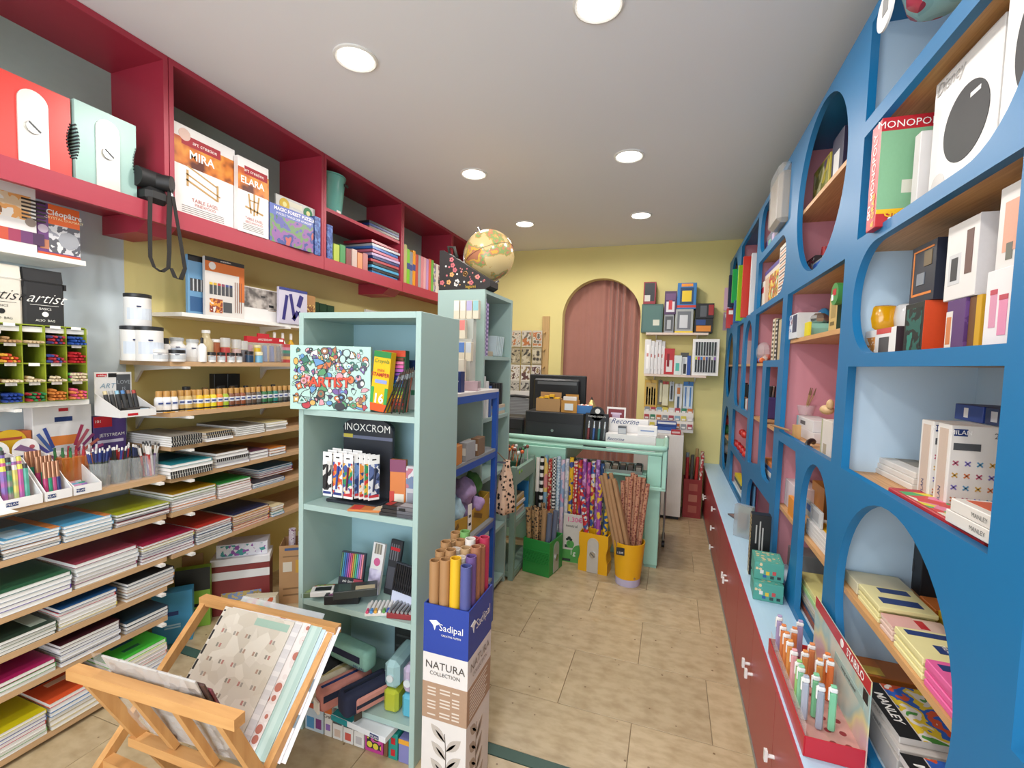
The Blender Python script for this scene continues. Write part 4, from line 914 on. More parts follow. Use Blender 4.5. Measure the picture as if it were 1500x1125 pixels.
# ---------------------------------------------------------------- pen shelf: three white display boxes, pens in cups
PS = NT[0]
def wedge_display(px0, px1, label, back_h, desc):
    xf = XS+.01; y0, y1 = y_at(px0, xf, PS), y_at(px1, xf, PS); w = y1-y0-.004; yc = (y0+y1)/2
    t = T('pen_display', label, 'display box', (xf, yc, PS), pi/2)
    cw = M('e8e5e4', .5)
    # local: front -y, depth +y, width x
    B('front_lip', -w/2, w/2, 0, .003, 0, .035, cw, t); B('box_base', -w/2, w/2, .003, .2, 0, .003, cw, t)
    for s in (-1, 1):
        x0, x1 = (-w/2, -w/2+.003) if s < 0 else (w/2-.003, w/2)
        MB().prism([(.003, .003), (.2, .003), (.2, back_h*.75), (.14, back_h*.7), (.003, .035)], x0, x1, 'x').build('side_wall', cw, t)
    pts = [(-w/2, 0), (w/2, 0), (w/2, back_h*.8)] + arc(0, back_h*.8, w/2, back_h*.2, 0, 180, 12)[1:-1] + [(-w/2, back_h*.8)]
    MB().prism(pts, .2, .203, 'y').build('back_card', cw, t)
    B('logo_panel', -w*.42, -w*.12, -.0008, 0, .01, .024, N0, t); TXT('MILAN', t, .011, (-w*.27, -.0014, .017), RX_FACE_NY, W0)
    B('logo_panel', -w*.4, -w*.12, .1985, .2, back_h*.62, back_h*.70, N0, t); TXT('MILAN', t, .011, (-w*.26, .1978, back_h*.66), RX_FACE_NY, W0)
    MB().prism([(-w*.45, back_h*.82), (w*.3, back_h*.72), (w*.42, back_h*.76), (-w*.2, back_h*.9)], .1985, .1999, 'y').build('printed_pen', M('7a5a80'), t)
    MB().cyl((w*.22, .1985, back_h*.84), (w*.22, .1999, back_h*.84), w*.1, n=18).build('printed_seal', M('5f8a72' if desc != 'b' else 'a8505a'), t)
    return t, w, (xf, yc)
MIXN = ['magenta', 'rose', 'teal', 'violet', 'green', 'lemon', 'pink', 'turquoise', 'purple', 'coral']
MIX = ['c84a86', 'd87aa0', '3f9a86', '7a62a8', '3f8a6a', 'd8c86a', 'c05a98', '5aa898', '8a6ab0', 'd86a90']
t, w, (xf, yc) = wedge_display(3, 64, 'left white display box of thick marbled pencils', .22, 'a')
for i in range(14):
    r = i//5; x = -w/2+.02+(w-.04)*((i % 5)+.5*(r % 2))/4.6; yy = .03+.055*r
    p = T('thick_pencil', '%s thick marbled pencil in the %s row of the left white display box' % ('%s and %s' % (MIXN[i % 10], MIXN[(i+3) % 10]), ('front', 'middle', 'back')[r]), 'pencil', (xf-yy, yc+x, PS+.0035), 0, 'marbled pencils')
    c1, c2 = MIX[i % 10], MIX[(i+3) % 10]
    MB().cyl((0, 0, 0), (-.02, .004, .125+.02*r), .0085, n=6).build('barrel', PAT('blobs', [c1, c1, c2, c2], 9, .5, 0, False), p); MB().cyl((-.02, .004, .125+.02*r), (-.022, .0045, .142+.02*r), .0086, .007, n=6).build('end_cap', M(('d8cf5a', '3a3a3c', 'd8d2cc')[i % 3]), p)
t, w, (xf, yc) = wedge_display(66, 107, 'middle white display box of metallic pens', .215, 'b')
for i in range(12):
    r = i//4; x = -w/2+.018+(w-.036)*((i % 4)+.4*(r % 2))/3.5; yy = .03+.055*r
    p = T('metallic_pen', 'copper topped %s pen in the %s row of the middle white display box' % (('crimson', 'green', 'rose', 'navy')[i % 4], ('front', 'middle', 'back')[r]), 'pen', (xf-yy, yc+x, PS+.0035), 0, 'copper topped pens')
    MB().cyl((0, 0, 0), (-.012, .002, .075+.015*r), .0075, n=10).build('barrel', M(('a8356a', '2f8a6a', 'b04a7a', '2a2f6a')[i % 4], .35), p, smooth=40); MB().cyl((-.012, .002, .075+.015*r), (-.022, .004, .135+.015*r), .0072, .006, n=10).build('cap', M('b8866a', .3, .6), p, smooth=40)
t, w, (xf, yc) = wedge_display(108, 150, 'right white display box of pastel pens lying flat', .15, 'c')
for i in range(6): 
    p = T('pastel_pen', 'pastel pen lying in the right white display box', 'pen', (xf-.04-.02*i, yc, PS+.012+.003*i), .1*(i % 3-1), 'pastel pens lying flat')
    MB().cyl((0, -w*.42, 0), (0, w*.2, 0), .0065, n=8).build('barrel', M(('5abf9c', '8fc8b0', 'c890b8', '7ab0d0', 'e0a0a8', '5abf9c')[i]), p, smooth=40); MB().cyl((0, w*.2, 0), (0, w*.42, 0), .0068, n=8).build('cap', M(('3fa888', 'd0d0d4', '9a7ab8')[i % 3]), p, smooth=40)
# second row of displays behind
def yb(px, x, z): return y_at(px, x, z)
xb = XS-.23
def back_display(px0, px1, h, label, mat, pan, txt=(), name='pen_display', d=.06, lift=0):
    y0, y1 = y_at(px0, xb, PS+.15), y_at(px1, xb, PS+.15)
    return pack(name, label, 'display box', (xb, (y0+y1)/2, PS+lift), pi/2, y1-y0-.004, d, h, mat, 'displays at the back of the pen shelf', pan, txt)
t = back_display(48, 136, .33, 'large white pen display with fanned blue and red pens printed on it', M('e2e0e0'), [(.25, .75, .5, .62, M('d8803a')), (.3, .7, .38, .5, M('c9c9cc')), (.35, .65, .8, .86, N0), (.42, .58, .93, .97, R0)])
for i in range(5):
    for s in (-1, 1):
        B('printed_pen', -.006, .006, -.0012, -.0006, -.045, .045, M(('3a4f9a', '4a6ab0', '5a5ab0', '3a8a9a', '7a8ab0')[i] if s < 0 else ('a83a5a', 'b85a6a', '8a3a6a', 'c06a5a', 'a84a7a')[i]), t, rot=(0, radians(s*(18+12*i)), 0)).location = (s*(.05+.012*i), -.0009, .2-.018*i)
t = back_display(0, 48, .24, 'black and orange pen display with a yellow disc at the picture edge', M('c0673a'), [(0, .8, .05, .5, K0)], [('SUPER GRIP', .03, .38, .4, M('d8b03a', var=0), dict(bold=.02))])
MB().cyl((-.02, -.003, .2), (-.02, 0, .2), .05, n=28).build('disc', M('e0b52c'), t, smooth=40); B('printed_text_line', -.055, .015, -.0042, -.003, .21, .22, M('b04a3a'), t)
t = back_display(137, 186, .27, 'purple pen display with red label behind the pen cups', M('4f3a78'), [(.0, .55, .82, 1, R0), (.1, .9, .55, .6, M('cfc8dc'))], [('JETSTREAM', .02, .55, .68, W0), ('101', .018, .12, .92, W0)])
t = T('pen_tub', 'orange clear tub of pens between the white displays', 'pen pot', (xb+.09, y_at(112, xb+.09, PS), PS), 0)
MB().bbox(-.03, .03, -.06, .06, 0, .13, .003).build('tub', GLASS('d87a30', .15, .6), t)
for i in range(9): 
    p = T('gel_pen', ('green', 'red', 'silver')[i//3]+' gel pen standing in the orange tub', 'pen', (xb+.09+.02*(i % 3-1), y_at(112, xb+.09, PS)-.045+.011*i, PS+.004), 0, 'gel pens in the orange tub')
    MB().cyl((0, 0, 0), (.006, .004*(i-4), .15), .005, n=8).build('barrel', M(('3a7a48', 'b0303a', 'b8b8c0')[i//3]), p, smooth=40); MB().cyl((.006, .004*(i-4), .15), (.007, .004*(i-4), .165), .004, n=8).build('clicker', M(('2a5a38', '8a2030', 'd0d0d4')[i//3]), p)
def pen_cup(pxc, r, h, label, cols, n, grp, wobble=.02, tip='e8e6e4'):
    x = XS-.055; y = y_at(pxc, x, PS)
    t = T('pen_cup', label, 'pen cup', (x, y, PS), 0)
    MB().lathe([(r*.9, 0), (r, h), (r-.002, h), (r*.9-.002, .003), (.0001, .003)], 16).build('cup', GLASS('f0f4f6', .08, .14), t, smooth=40)
    rg = random.Random(int(pxc))
    for i in range(n):
        a = 2*pi*i/n*1.0+rg.random()*.4; q = r*.72*math.sqrt((i % 5+1)/5.5)
        bx, by = q*.8*cos(a), q*.8*sin(a); tx, ty = bx*1.5+rg.uniform(-wobble, wobble)*.6, by*1.5+rg.uniform(-wobble, wobble)*.6
        c = cols[i % len(cols)]; L = .125+rg.random()*.02
        p = T('ballpoint_pen', c[0]+' pen standing in the '+grp, 'pen', (x+bx, y+by, PS+.005), 0, 'pens in the '+grp)
        MB().cyl((0, 0, 0), ((tx-bx)*.7, (ty-by)*.7, L*.72), .0045, n=7).build('barrel', M(c[1], .3), p, smooth=40)
        cp = MB().cyl(((tx-bx)*.7, (ty-by)*.7, L*.72), (tx-bx, ty-by, L), .0047, .0042, n=7).build('cap', M(c[2], .3), p, smooth=40)
        MB().cyl((tx-bx, ty-by, L), ((tx-bx)*1.1, (ty-by)*1.1, L+.012), .003, n=6).build('clicker', M(tip), cp)
pen_cup(147, .036, .1, 'clear cup of blue pens at the left of the pen cups', [('dark blue', '4a524c', '2a3a7a')], 12, 'left clear cup')
pen_cup(174, .042, .105, 'wide clear cup of red and black pens', [('red topped', '4a5048', 'a82a30'), ('black topped', '3a3f3c', '26282a'), ('blue topped', '4a524c', '2a3a7a')], 16, 'wide clear cup')
pen_cup(198, .03, .1, 'narrow clear cup of navy pens', [('navy', '2c3036', '23305a')], 8, 'narrow clear cup')
pen_cup(219, .035, .1, 'clear cup of red and white pens at the shelf end', [('red and white', 'b03a3a', 'e4e0de'), ('white', 'd8d4d4', 'e8e6e4'), ('violet and white', '6a4a8a', 'e4e2e0')], 13, 'end clear cup', .04, '3a3a3c')
# white sheet poking out at the left end
B('paper_leaflet', XS-.02, XS+.06, y_at(-10, XS, PS)-.02, y_at(12, XS, PS), PS, PS+.002, W0, label='white leaflet poking over the pen shelf edge', cat='leaflet')

# ---------------------------------------------------------------- green pen organiser on the white shelf
GO = M('8f9d2a', .5); oz = 1.2952; ox = XW+.01
y_r = y_at(130, ox, oz); cw, ch, dpt = .066, .073, .17
t = T('pen_organiser', 'lime green pigeonhole organiser full of pens', 'organiser', (0, 0, 0))
ny, nz = 8, 4
ys = [y_r-.004-cw*i for i in range(ny+1)]
zt_ = oz+ch*nz
for i, yy in enumerate(ys): MB().box(ox-dpt, ox, yy-.002, yy+.002, oz+.001, zt_).build('divider', GO, t)
for k in range(nz+1):
    z = oz+.001+ch*k
    for i in range(ny): MB().box(ox-dpt, ox-.001, ys[i+1]+.002, ys[i]-.002, z-.001 if k else z, z+.003).build('tray', GO, t)
for k in range(1, nz+1):
    for i in range(ny):
        if (i*7+k*3) % 5 != 1: B('price_label', ox-.0005, ox+.0008, (ys[i]+ys[i+1])/2-.016, (ys[i]+ys[i+1])/2+.016, oz+ch*k-.007, oz+ch*k+.004, W0, t)
# rows top to bottom, columns right to left: (word, colour, count, dark end)
CELL = {(3, 0): ('blue', '2a4f9c', 10), (3, 1): ('dark blue and red', '3a3a6a', 11), (3, 2): ('pale wood', 'c8b08a', 4), (3, 3): ('tan', 'b08a60', 5), (3, 4): ('tan', 'b8875f', 12), (3, 5): ('tan', 'b08a60', 6),
        (2, 0): ('red', 'b0242c', 13), (2, 1): ('blue and red', '3a4a8a', 9), (2, 3): ('yellow and red', 'd8a03c', 9), (2, 4): ('grey', '8a8a84', 3), (2, 5): ('tan', 'b08a60', 6),
        (1, 0): ('green and pink', '4aa84a', 11), (1, 1): ('black', '2c2a2c', 6), (1, 2): ('tan', 'c8a878', 5), (1, 3): ('brown', '9a7858', 4), (1, 4): ('dark', '4a4440', 4), (1, 5): ('tan', 'b08a60', 6),
        (0, 0): ('orange and pink', 'd8804a', 12), (0, 1): ('orange', 'c87a3a', 12), (0, 2): ('red and green', 'a83038', 11), (0, 3): ('dark blue', '27408a', 11), (0, 4): ('lime and orange', '9ac83a', 10), (0, 5): ('yellow', 'e0c030', 9)}
ALT = {'dark blue and red': 'b03038', 'blue and red': 'a83440', 'green and pink': 'd86aa0', 'orange and pink': 'd85a80', 'red and green': '2f7a4a', 'yellow and red': 'c84a30', 'lime and orange': 'e0702a'}
pen_me = MB().cyl((0, 0, 0), (-.14, 0, 0), .0062, n=7).mesh('barrel', 40)
tip_me = MB().cyl((.0, 0, 0), (.022, 0, 0), .006, .0042, n=7).mesh('cap', 40)
for (r, c), (word, col, n) in CELL.items():
    y0, y1 = ys[c+1]+.01, ys[c]-.01; k = 0; row = 0; z = oz+.004+ch*r+.0068
    per = max(1, int((y1-y0)/.0128)+1)
    while k < n:
        m_ = min(per-(row % 2), n-k)
        for i in range(m_):
            cc = ALT.get(word, col) if (i+row) % 2 else col
            nm = ('last', 'second', 'third', 'fourth', 'fifth', 'sixth')[c] + ' from right' if c else 'rightmost'
            p = T('marker_pen', '%s pen, green organiser cell %s, %s row' % (word, nm, ('bottom', 'third', 'second', 'top')[r]), 'pen', (ox+.004+nrng.uniform(-.006, .008), y0+.0066*(row % 2)+.0128*i, z+.0112*row), 0, 'pens in the green organiser')
            OBJ('barrel', pen_me, M(cc, .4), p); OBJ('cap', tip_me, M(cc if r in (3, 2, 0) and c < 5 else 'd8c8a8', .4), p); k += 1
        row += 1
# ---------------------------------------------------------------- artist bags and boxed sets on the white shelves
def flatbag(px0, px1, zt, label, mat, ink, xf=XW-.03, cutleft=False):
    z0 = zt; y0, y1 = y_at(px0, xf, z0), y_at(px1, xf, z0); w = y1-y0; h = .225
    t = T('zip_bag', label, 'bag', (xf, (y0+y1)/2, z0), pi/2)
    m = MB(); m.bbox(-w/2, w/2, 0, .035, 0, h*.82, .008); m.build('pouch', mat, t)
    MB().prism([(.004, h*.80), (.031, h*.80), (.024, h), (.012, h)], -w/2+.003, w/2-.003, 'x').build('rolled_top', mat, t)
    B('zip', -w/2+.004, w/2-.004, -.0018, .002, h*.765, h*.785, M('111112') if ink is W0 else M('c8c4bc'), t)
    B('zip_pull', w/2, w/2+.008, .004, .012, h*.68, h*.78, K0, t)
    TXT('artist', t, .056, (0, -.0012, h*.5), RX_FACE_NY, ink, shear=.55, bold=-.01)
    B('printed_line', -w*.36, w*.34, -.0008, .0002, h*.38, h*.386, ink, t); TXT('BASICS', t, .012, (0, -.0012, h*.32), RX_FACE_NY, ink)
    MB().cyl((0, -.0012, h*.23), (0, .0, h*.23), .01, n=14).build('printed_emblem', ink, t); TXT('ALSO  BAG', t, .012, (0, -.0012, h*.12), RX_FACE_NY, ink)
    return t
flatbag(36, 96, 1.5832, 'black zip bag with white artist lettering', M('2a2a2c', .8), W0)
flatbag(-32, 35, 1.5832, 'cream zip bag with black artist lettering at the picture edge', M('d9d2c6', .8), K0)
zt = 1.8652; xf = XW-.02
y0, y1 = y_at(-30, xf, zt), y_at(55, xf, zt)
t = pack('pencil_set', 'white boxed pencil set with orange artwork at the left picture edge', 'boxed set', (xf, (y0+y1)/2, zt), pi/2, y1-y0, .02, .255, M('dcd8d6', .4), None, [(.3, .9, .45, .8, PAT('blobs', ['e0dad4', 'd8c0a0', 'd89a58', 'e0dad4'], 14))])
for i in range(6):
    B('printed_pencil', .035+(y1-y0)*.0+.0, .105, -.0012, -.0004, .19-.014*i, .197-.014*i, M(('2a2624', '4a403a', '3a3430')[i % 3]), t)
    B('swatch', -.105+.034*i, -.071+.034*i, -.0012, -.0004, .03, .075, M(('d8a03c', 'd8783c', 'c05038', '9a3a58', '6a3a6a', '4a3050')[i]), t)
MB().cyl((.06, -.0014, .11), (.06, -.0005, .11), .016, n=18).build('printed_seal', M('8a7c72'), t); TXT('cap', t, .04, (-.06, -.0014, .18), RX_FACE_NY, M('7a7670', var=0), shear=.3); TXT('taun', t, .05, (-.06, -.0014, .14), RX_FACE_NY, M('8a5a30', var=0), bold=.02)
y0, y1 = y_at(57, xf, zt), y_at(119, xf, zt)
t = pack('gem_set', 'purple and orange craft set of crystal gems on the top white shelf', 'boxed set', (xf-.005, (y0+y1)/2, zt), pi/2, y1-y0, .025, .2, M('6a3f78', .4), None, [(.25, 1, .62, 1, M('d8622a')), (.25, 1, .08, .62, PAT('blobs', ['8a8a94', 'c8c8cc', '5a5a62', 'd8d8d8'], 22)), (0, 1, 0, .06, M('c8522a')), (.05, .25, .12, .3, M('b8785a'))], [('Cléopâtre', .028, .62, .84, W0, dict(bold=.02)), ('CRYSTAL DIAMANT', .014, .62, .74, M('e8d8a8', var=0))])
MB().cyl((-.05, -.0014, .1), (-.05, -.0003, .1), .016, n=16).build('printed_seal', M('b8a8b8'), t); MB().cyl((.03, -.0014, .07), (.03, -.0003, .07), .035, n=8).build('printed_gem', M('b4b6bc', .2, .3), t)
# ---------------------------------------------------------------- marker display at the end of the paint shelf
z0 = FT[1]; xf = XS+.02
y0, y1 = y_at(176, xf, z0), y_at(229, xf, z0)
t = T('marker_display', 'white open display box of black calligraphy markers', 'display box', (xf, (y0+y1)/2, z0), pi/2)
w = y1-y0; cw_ = M('dcdad8', .5)
B('front_lip', -w/2, w/2, 0, .003, 0, .03, cw_, t); B('box_base', -w/2, w/2, .003, .16, 0, .003, cw_, t); B('back_card', -w/2, w/2, .16, .163, 0, .185, cw_, t)
for s in (-1, 1):
    a, b_ = (-w/2, -w/2+.003) if s < 0 else (w/2-.003, w/2); MB().prism([(.003, .003), (.16, .003), (.16, .095), (.003, .03)], a, b_, 'x').build('side_wall', cw_, t)
B('printed_panel', .01, w/2-.006, .1585, .16, .06, .175, M('4a4d52'), t); TXT('LOVE', t, .022, (w*.27, .1578, .14), RX_FACE_NY, M('9aa0a6', var=0)); TXT('IS', t, .022, (w*.27, .1578, .11), RX_FACE_NY, M('9aa0a6', var=0)); TXT('ART', t, .03, (-w*.18, .1578, .125), RX_FACE_NY, M('7a98ac', var=0), shear=.3)
B('logo_panel', -w*.45, -w*.18, .1585, .16, .165, .178, R0, t); B('logo_panel', -w*.14, w*.08, .1585, .16, .163, .18, K0, t); B('logo_panel', -w*.3, -w*.02, -.0008, 0, .006, .016, R0, t)
TXT('edding', t, .012, (-w*.31, .1578, .171), RX_FACE_NY, W0)
for i in range(6):
    p = T('calligraphy_marker', ('cream', 'grey', 'sky blue', 'blue', 'brown', 'red')[i]+' capped black marker in the white display box', 'marker', (xf-.1, (y0+y1)/2-w/2+.02+.022*i, z0+.004), 0, 'black markers in the display')
    MB().cyl((0, 0, 0), (-.025, 0, .085), .008, n=9).build('barrel', K0, p, smooth=40); MB().cyl((-.025, 0, .085), (-.03, 0, .1), .0078, n=9).build('cap', M(('c8b890', '9a9a98', '8ab4c8', '4a7ab0', '7a5a48', 'a83a30')[i]), p, smooth=40)
pack('marker_pad', 'dark pad lying in the white marker display', 'pad', (xf-.03, (y0+y1)/2+.02, z0+.0035), pi/2, w*.6, .05, .03, M('2c2a28'), None, [(.55, .95, .2, .9, M('b8c8d4'))])
# ---------------------------------------------------------------- row of acrylic bottles
ROWC = [('white', 'e4e0dc')]*2+[('white', 'e2dedb')]+[('tan', 'b89a62')]+[('sand', 'c0a468')]+[('sand', 'b89858')]+[('yellow', 'd8b020')]*2+[('lemon', 'd8c828')]+[('orange', 'd8802c')]+[('lime', '9ab030')]+[('brown', '7a4a34')]*2+[('rust', '8a4a2c')]+[('grey brown', '6a5a50')]+[('brown', '5a4434')]+[('grey', '5a5854')]+[('dark green', '2f6a40')]*2+[('teal', '2a7a70')]+[('grey green', '5a6458')]+[('grey', '4a4a48')]*2
cap_me = MB().lathe([(.0135, .072), (.0135, .095), (.012, .099), (.0001, .099)], 14).mesh('cap', 40)
bot_me = MB().lathe([(.0185, 0), (.019, .002), (.019, .062), (.013, .072), (.0001, .072)], 14).mesh('bottle', 40)
lab_me = MB().lathe([(.0193, .03), (.0193, .056)], 14)
m = MB(); nseg = 6; vs = []; fs = []
for i in range(nseg+1):
    a = radians(-55+110*i/nseg); vs += [(.0194*cos(a), .0194*sin(a), .032), (.0194*cos(a), .0194*sin(a), .054)]
for i in range(nseg): fs.append((2*i, 2*i+2, 2*i+3, 2*i+1))
lab_me = m.add(vs, fs).mesh('bottle_label')
band_me = MB().lathe([(.0192, .004), (.0192, .012)], 14).mesh('band')
capm = M('b88a4a', .4); labm = M('d8d8de', .5)
pxs = [233, 244, 254, 264.5, 275, 283, 291.5, 301.5, 311, 320.5, 329, 337.5, 346, 354, 362.5, 370, 377.5, 386, 394, 402, 409, 416.5, 424]
for i, ((word, col), px) in enumerate(zip(ROWC, pxs)):
    xx = XS-.035-(.012 if i in (0, 3, 5) else 0); yy = y_at(px, xx, FT[1]+.04)
    t = T('paint_bottle', '%s acrylic paint bottle, number %d from the left in the row' % (word, i+1) if False else '%s acrylic bottle, %s from the left in the gold capped row' % (word, ['first', 'second', 'third', 'fourth', 'fifth', 'sixth', 'seventh', 'eighth', 'ninth', 'tenth', 'eleventh', 'twelfth', 'thirteenth', 'fourteenth', 'fifteenth', 'sixteenth', 'seventeenth', 'eighteenth', 'nineteenth', 'twentieth', 'last but two', 'last but one', 'last'][i]), 'paint bottle', (xx, yy, FT[1]), -.25, 'gold capped acrylic bottles')
    OBJ('bottle', bot_me, M(col, .35), t); OBJ('cap', cap_me, capm, t); lo = OBJ('label', lab_me, labm, t); OBJ('band', band_me, K0, t)
    B('printed_mark', .0185, .0205, -.009, .009, .039, .047, M('3a4a80'), lo)
for i in range(6):
    yy = y_at(300+20*i, XS-.16, FT[1]+.04)
    t = T('paint_bottle', 'dark paint bottle behind the gold capped row near the %s' % ('white', 'yellow', 'orange', 'brown', 'grey', 'green')[i], 'paint bottle', (XS-.16, yy, FT[1]), 0, 'bottles behind the row')
    OBJ('bottle', bot_me, M('3a3230', .35), t); OBJ('cap', cap_me, M(('7a5a30', '2a2a2a')[i % 2], .4), t)
t = T('paint_bottle', 'small black and red bottle behind the sand coloured bottles', 'paint bottle', (XS-.09, y_at(273, XS-.09, FT[1]+.1), FT[1]), 0)
OBJ('bottle', bot_me, M('8a2a2a', .35), t); OBJ('cap', MB().lathe([(.017, .072), (.017, .112), (.0001, .112)], 14).mesh('cap', 40), K0, t)
for i, (px, c) in enumerate(((324, '23345a'), (343, '5a2428'))):
    yy = y_at(px, XS-.25, FT[1]); 
    pack('paint_pouch', ('dark blue', 'dark red')[i]+' based black pouch behind the paint bottles', 'pouch', (XS-.25, yy, FT[1]), pi/2, .08, .04, .165, M('232326', .35), 'black pouches behind the bottles', [(.05, .95, .0, .3, M(c, .35)), (.2, .8, .45, .6, M('55585c'))])
for i, px in enumerate((250, 281)): pack('offcut', ('longer', 'shorter')[i]+' yellow plastic offcut lying at the paint shelf edge', 'offcut', (XS-.002, y_at(px, XS, FT[1]), FT[1]), pi/2, .05 if i == 0 else .025, .014, .004, M('d89a2c'))
# ---------------------------------------------------------------- jars on the upper wooden shelf
JZ = FT[0]; JX = -2.2-.06
def jar(px, r, h, label, lid='232325', body='e4e2e0', x=JX, z=JZ, lidh=.016, shoulder=0., lidr=None, band=None, group='white paint jars', name='paint_jar', neck=None):
    y = y_at(px, x, z+.03); t = T(name, label, 'jar', (x, y, z), 0, group)
    pr = [(r*.97, 0), (r, .004), (r, h-lidh-.002)]
    if neck: pr = [(r*.97, 0), (r, .004), (r, h*.62), (neck, h*.76), (neck, h-lidh)]
    MB().lathe(pr, 22).build('body', M(body, .35) if isinstance(body, str) else body, t, smooth=40)
    lr = lidr or (neck*1.1 if neck else r*1.03)
    MB().lathe([(lr, h-lidh), (lr, h-.002), (lr-.003, h), (.0001, h)], 22).build('lid', M(lid, .4) if isinstance(lid, str) else lid, t, smooth=40)
    if band:
        m = MB(); vs = []; fs = []
        for i in range(9):
            a = radians(-80+130*i/8); vs += [((r+.0006)*cos(a), (r+.0006)*sin(a), h*.2), ((r+.0006)*cos(a), (r+.0006)*sin(a), h*.55)]
        lo = m.add(vs, [(2*i, 2*i+2, 2*i+3, 2*i+1) for i in range(8)]).build('label', M(band, .5), t)
        B('printed_mark', (r+.0008)*cos(-.4)-.004, (r+.0008)*cos(-.4)+.001, -(r)*sin(.4)-.012, -(r)*sin(.4)+.012, h*.58, h*.62, M('2a3560'), lo)
    return t
jar(197, .05, .155, 'large white tub with black lid, left of the lower pair', body='e2dfdc', band='c8d0dc', x=JX-.05, group='large white tubs')
jar(219, .052, .155, 'large white tub with black lid, right of the lower pair', band='c8d0dc', x=JX+.01, group='large white tubs')
jar(202, .05, .145, 'large white tub with black lid stacked on the other tubs', band='ccd4de', x=JX-.05, z=JZ+.156, group='large white tubs')
jar(233, .033, .055, 'low white jar in front of the large tubs', lid='d8d6d2', x=JX+.05, band='c0c4c8')
jar(258, .036, .055, 'low white jar with black lid beside the low white jar', x=JX+.045, band='c0c4c8')
jar(259, .04, .115, 'white bottle with grey cap and blue lettering', lid='a8aaac', x=JX-.03, neck=.026, band='c0cce0'); jar(243, .02, .11, 'dark capped white bottle behind the low jars', x=JX-.03, lidh=.03, neck=.012)
jar(282, .036, .11, 'frosted bottle with grey cap', lid='b0b2b2', body='d4d4d2', x=JX, neck=.024, band='dcdcdc')
jar(296, .019, .12, 'slim white dropper bottle with black tip', lid='232325', x=JX+.05, neck=.006, lidh=.03)
jar(302, .034, .165, 'clear bottle with white cap and amber contents', lid='dcdad8', body=GLASS('d8c8a0', .1, .6), x=JX-.08, neck=.018)
jar(316, .02, .12, 'white capped bottle with rust coloured label', lid='dedcda', body='a05a3a', x=JX-.07)
for i, px in enumerate((310, 324, 338, 350)): jar(px, .0185 if i < 3 else .016, .05, '%s small white jar with black lid in the short row' % ('first', 'second', 'third', 'fourth')[i], x=JX+.05, band='b8bcc0', group='small black lidded jars')
for i, px in enumerate((330, 346, 356)): jar(px, .024, .13-.005*i, '%s clear topped spray bottle behind the small jars' % ('left', 'middle', 'right')[i], lid=GLASS('e0e0e0', .1, .5), body=('b84a48', 'c8b0ac', '6a6a70')[i], x=JX-.05, lidh=.05, group='clear topped bottles')
jar(365, .021, .062, 'dark labelled jar with black lid', body='23405c', x=JX+.04, lidh=.02); jar(379, .02, .06, 'sky blue labelled jar with pale lid', lid='e0dcc0', body='7ab0cc', x=JX+.045, lidh=.018)
jar(377, .017, .1, 'yellow tube behind the sky blue jar', lid='d8d0a0', body='d8b828', x=JX-.02)
# red header bag of paint tubes
y0, y1 = y_at(364, JX-.04, JZ), y_at(418, JX-.04, JZ)
t = T('paint_tube_bag', 'clear bag of paint tubes with a red header card', 'paint set', (JX-.045, (y0+y1)/2, JZ), pi/2); w = y1-y0
MB().bbox(-w/2, w/2, .0, .035, 0, .115, .006).build('bag', GLASS('ffffff', .1, .25), t); B('header_card', -w/2, w/2, .005, .03, .115, .15, M('b8202c'), t); B('hang_tab', -w*.2, w*.1, .012, .022, .15, .17, M('b8202c'), t)
TXT('AMSTERDAM', t, .017, (-.01, .0035, .133), RX_FACE_NY, W0); B('logo_panel', w*.36, w*.47, .004, .005, .128, .142, W0, t)
for i in range(5): 
    MB().cyl((-w/2+.025+w*.2*i, .018, .004), (-w/2+.03+w*.19*i, .018, .1), .0145, .012, n=12).build('paint_tube', M(('b87a98', 'b06a90', '4a7ab8', '3a5a9a', '4a4a50')[i], .35), t, smooth=40)
t = T('paint_swatch_stack', 'narrow striped carton beside the paint tube bag', 'carton', (JX-.02, y_at(423, JX-.02, JZ), JZ), pi/2)
B('box', -.018, .018, 0, .04, 0, .115, PAT('stripes', ['b8484a', 'c8a870', '6a6a68', '4a8a78', 'c8889a'], 1.2, .5, 2, True, 'Generated'), t)
for i, px in enumerate((402, 414, 426)):
    t = jar(px, .02, .14, '%s yellow and white glue bottle above the paint tube bag' % ('left', 'middle', 'right')[i], lid='e4e2dc', body=('d8a81c', 'e6e4e0', 'd8a81c')[i], x=JX-.12, z=JZ, neck=.008, lidh=.03, group='glue bottles')
    t.location.z = JZ; t.scale = (1, 1, 1.35)
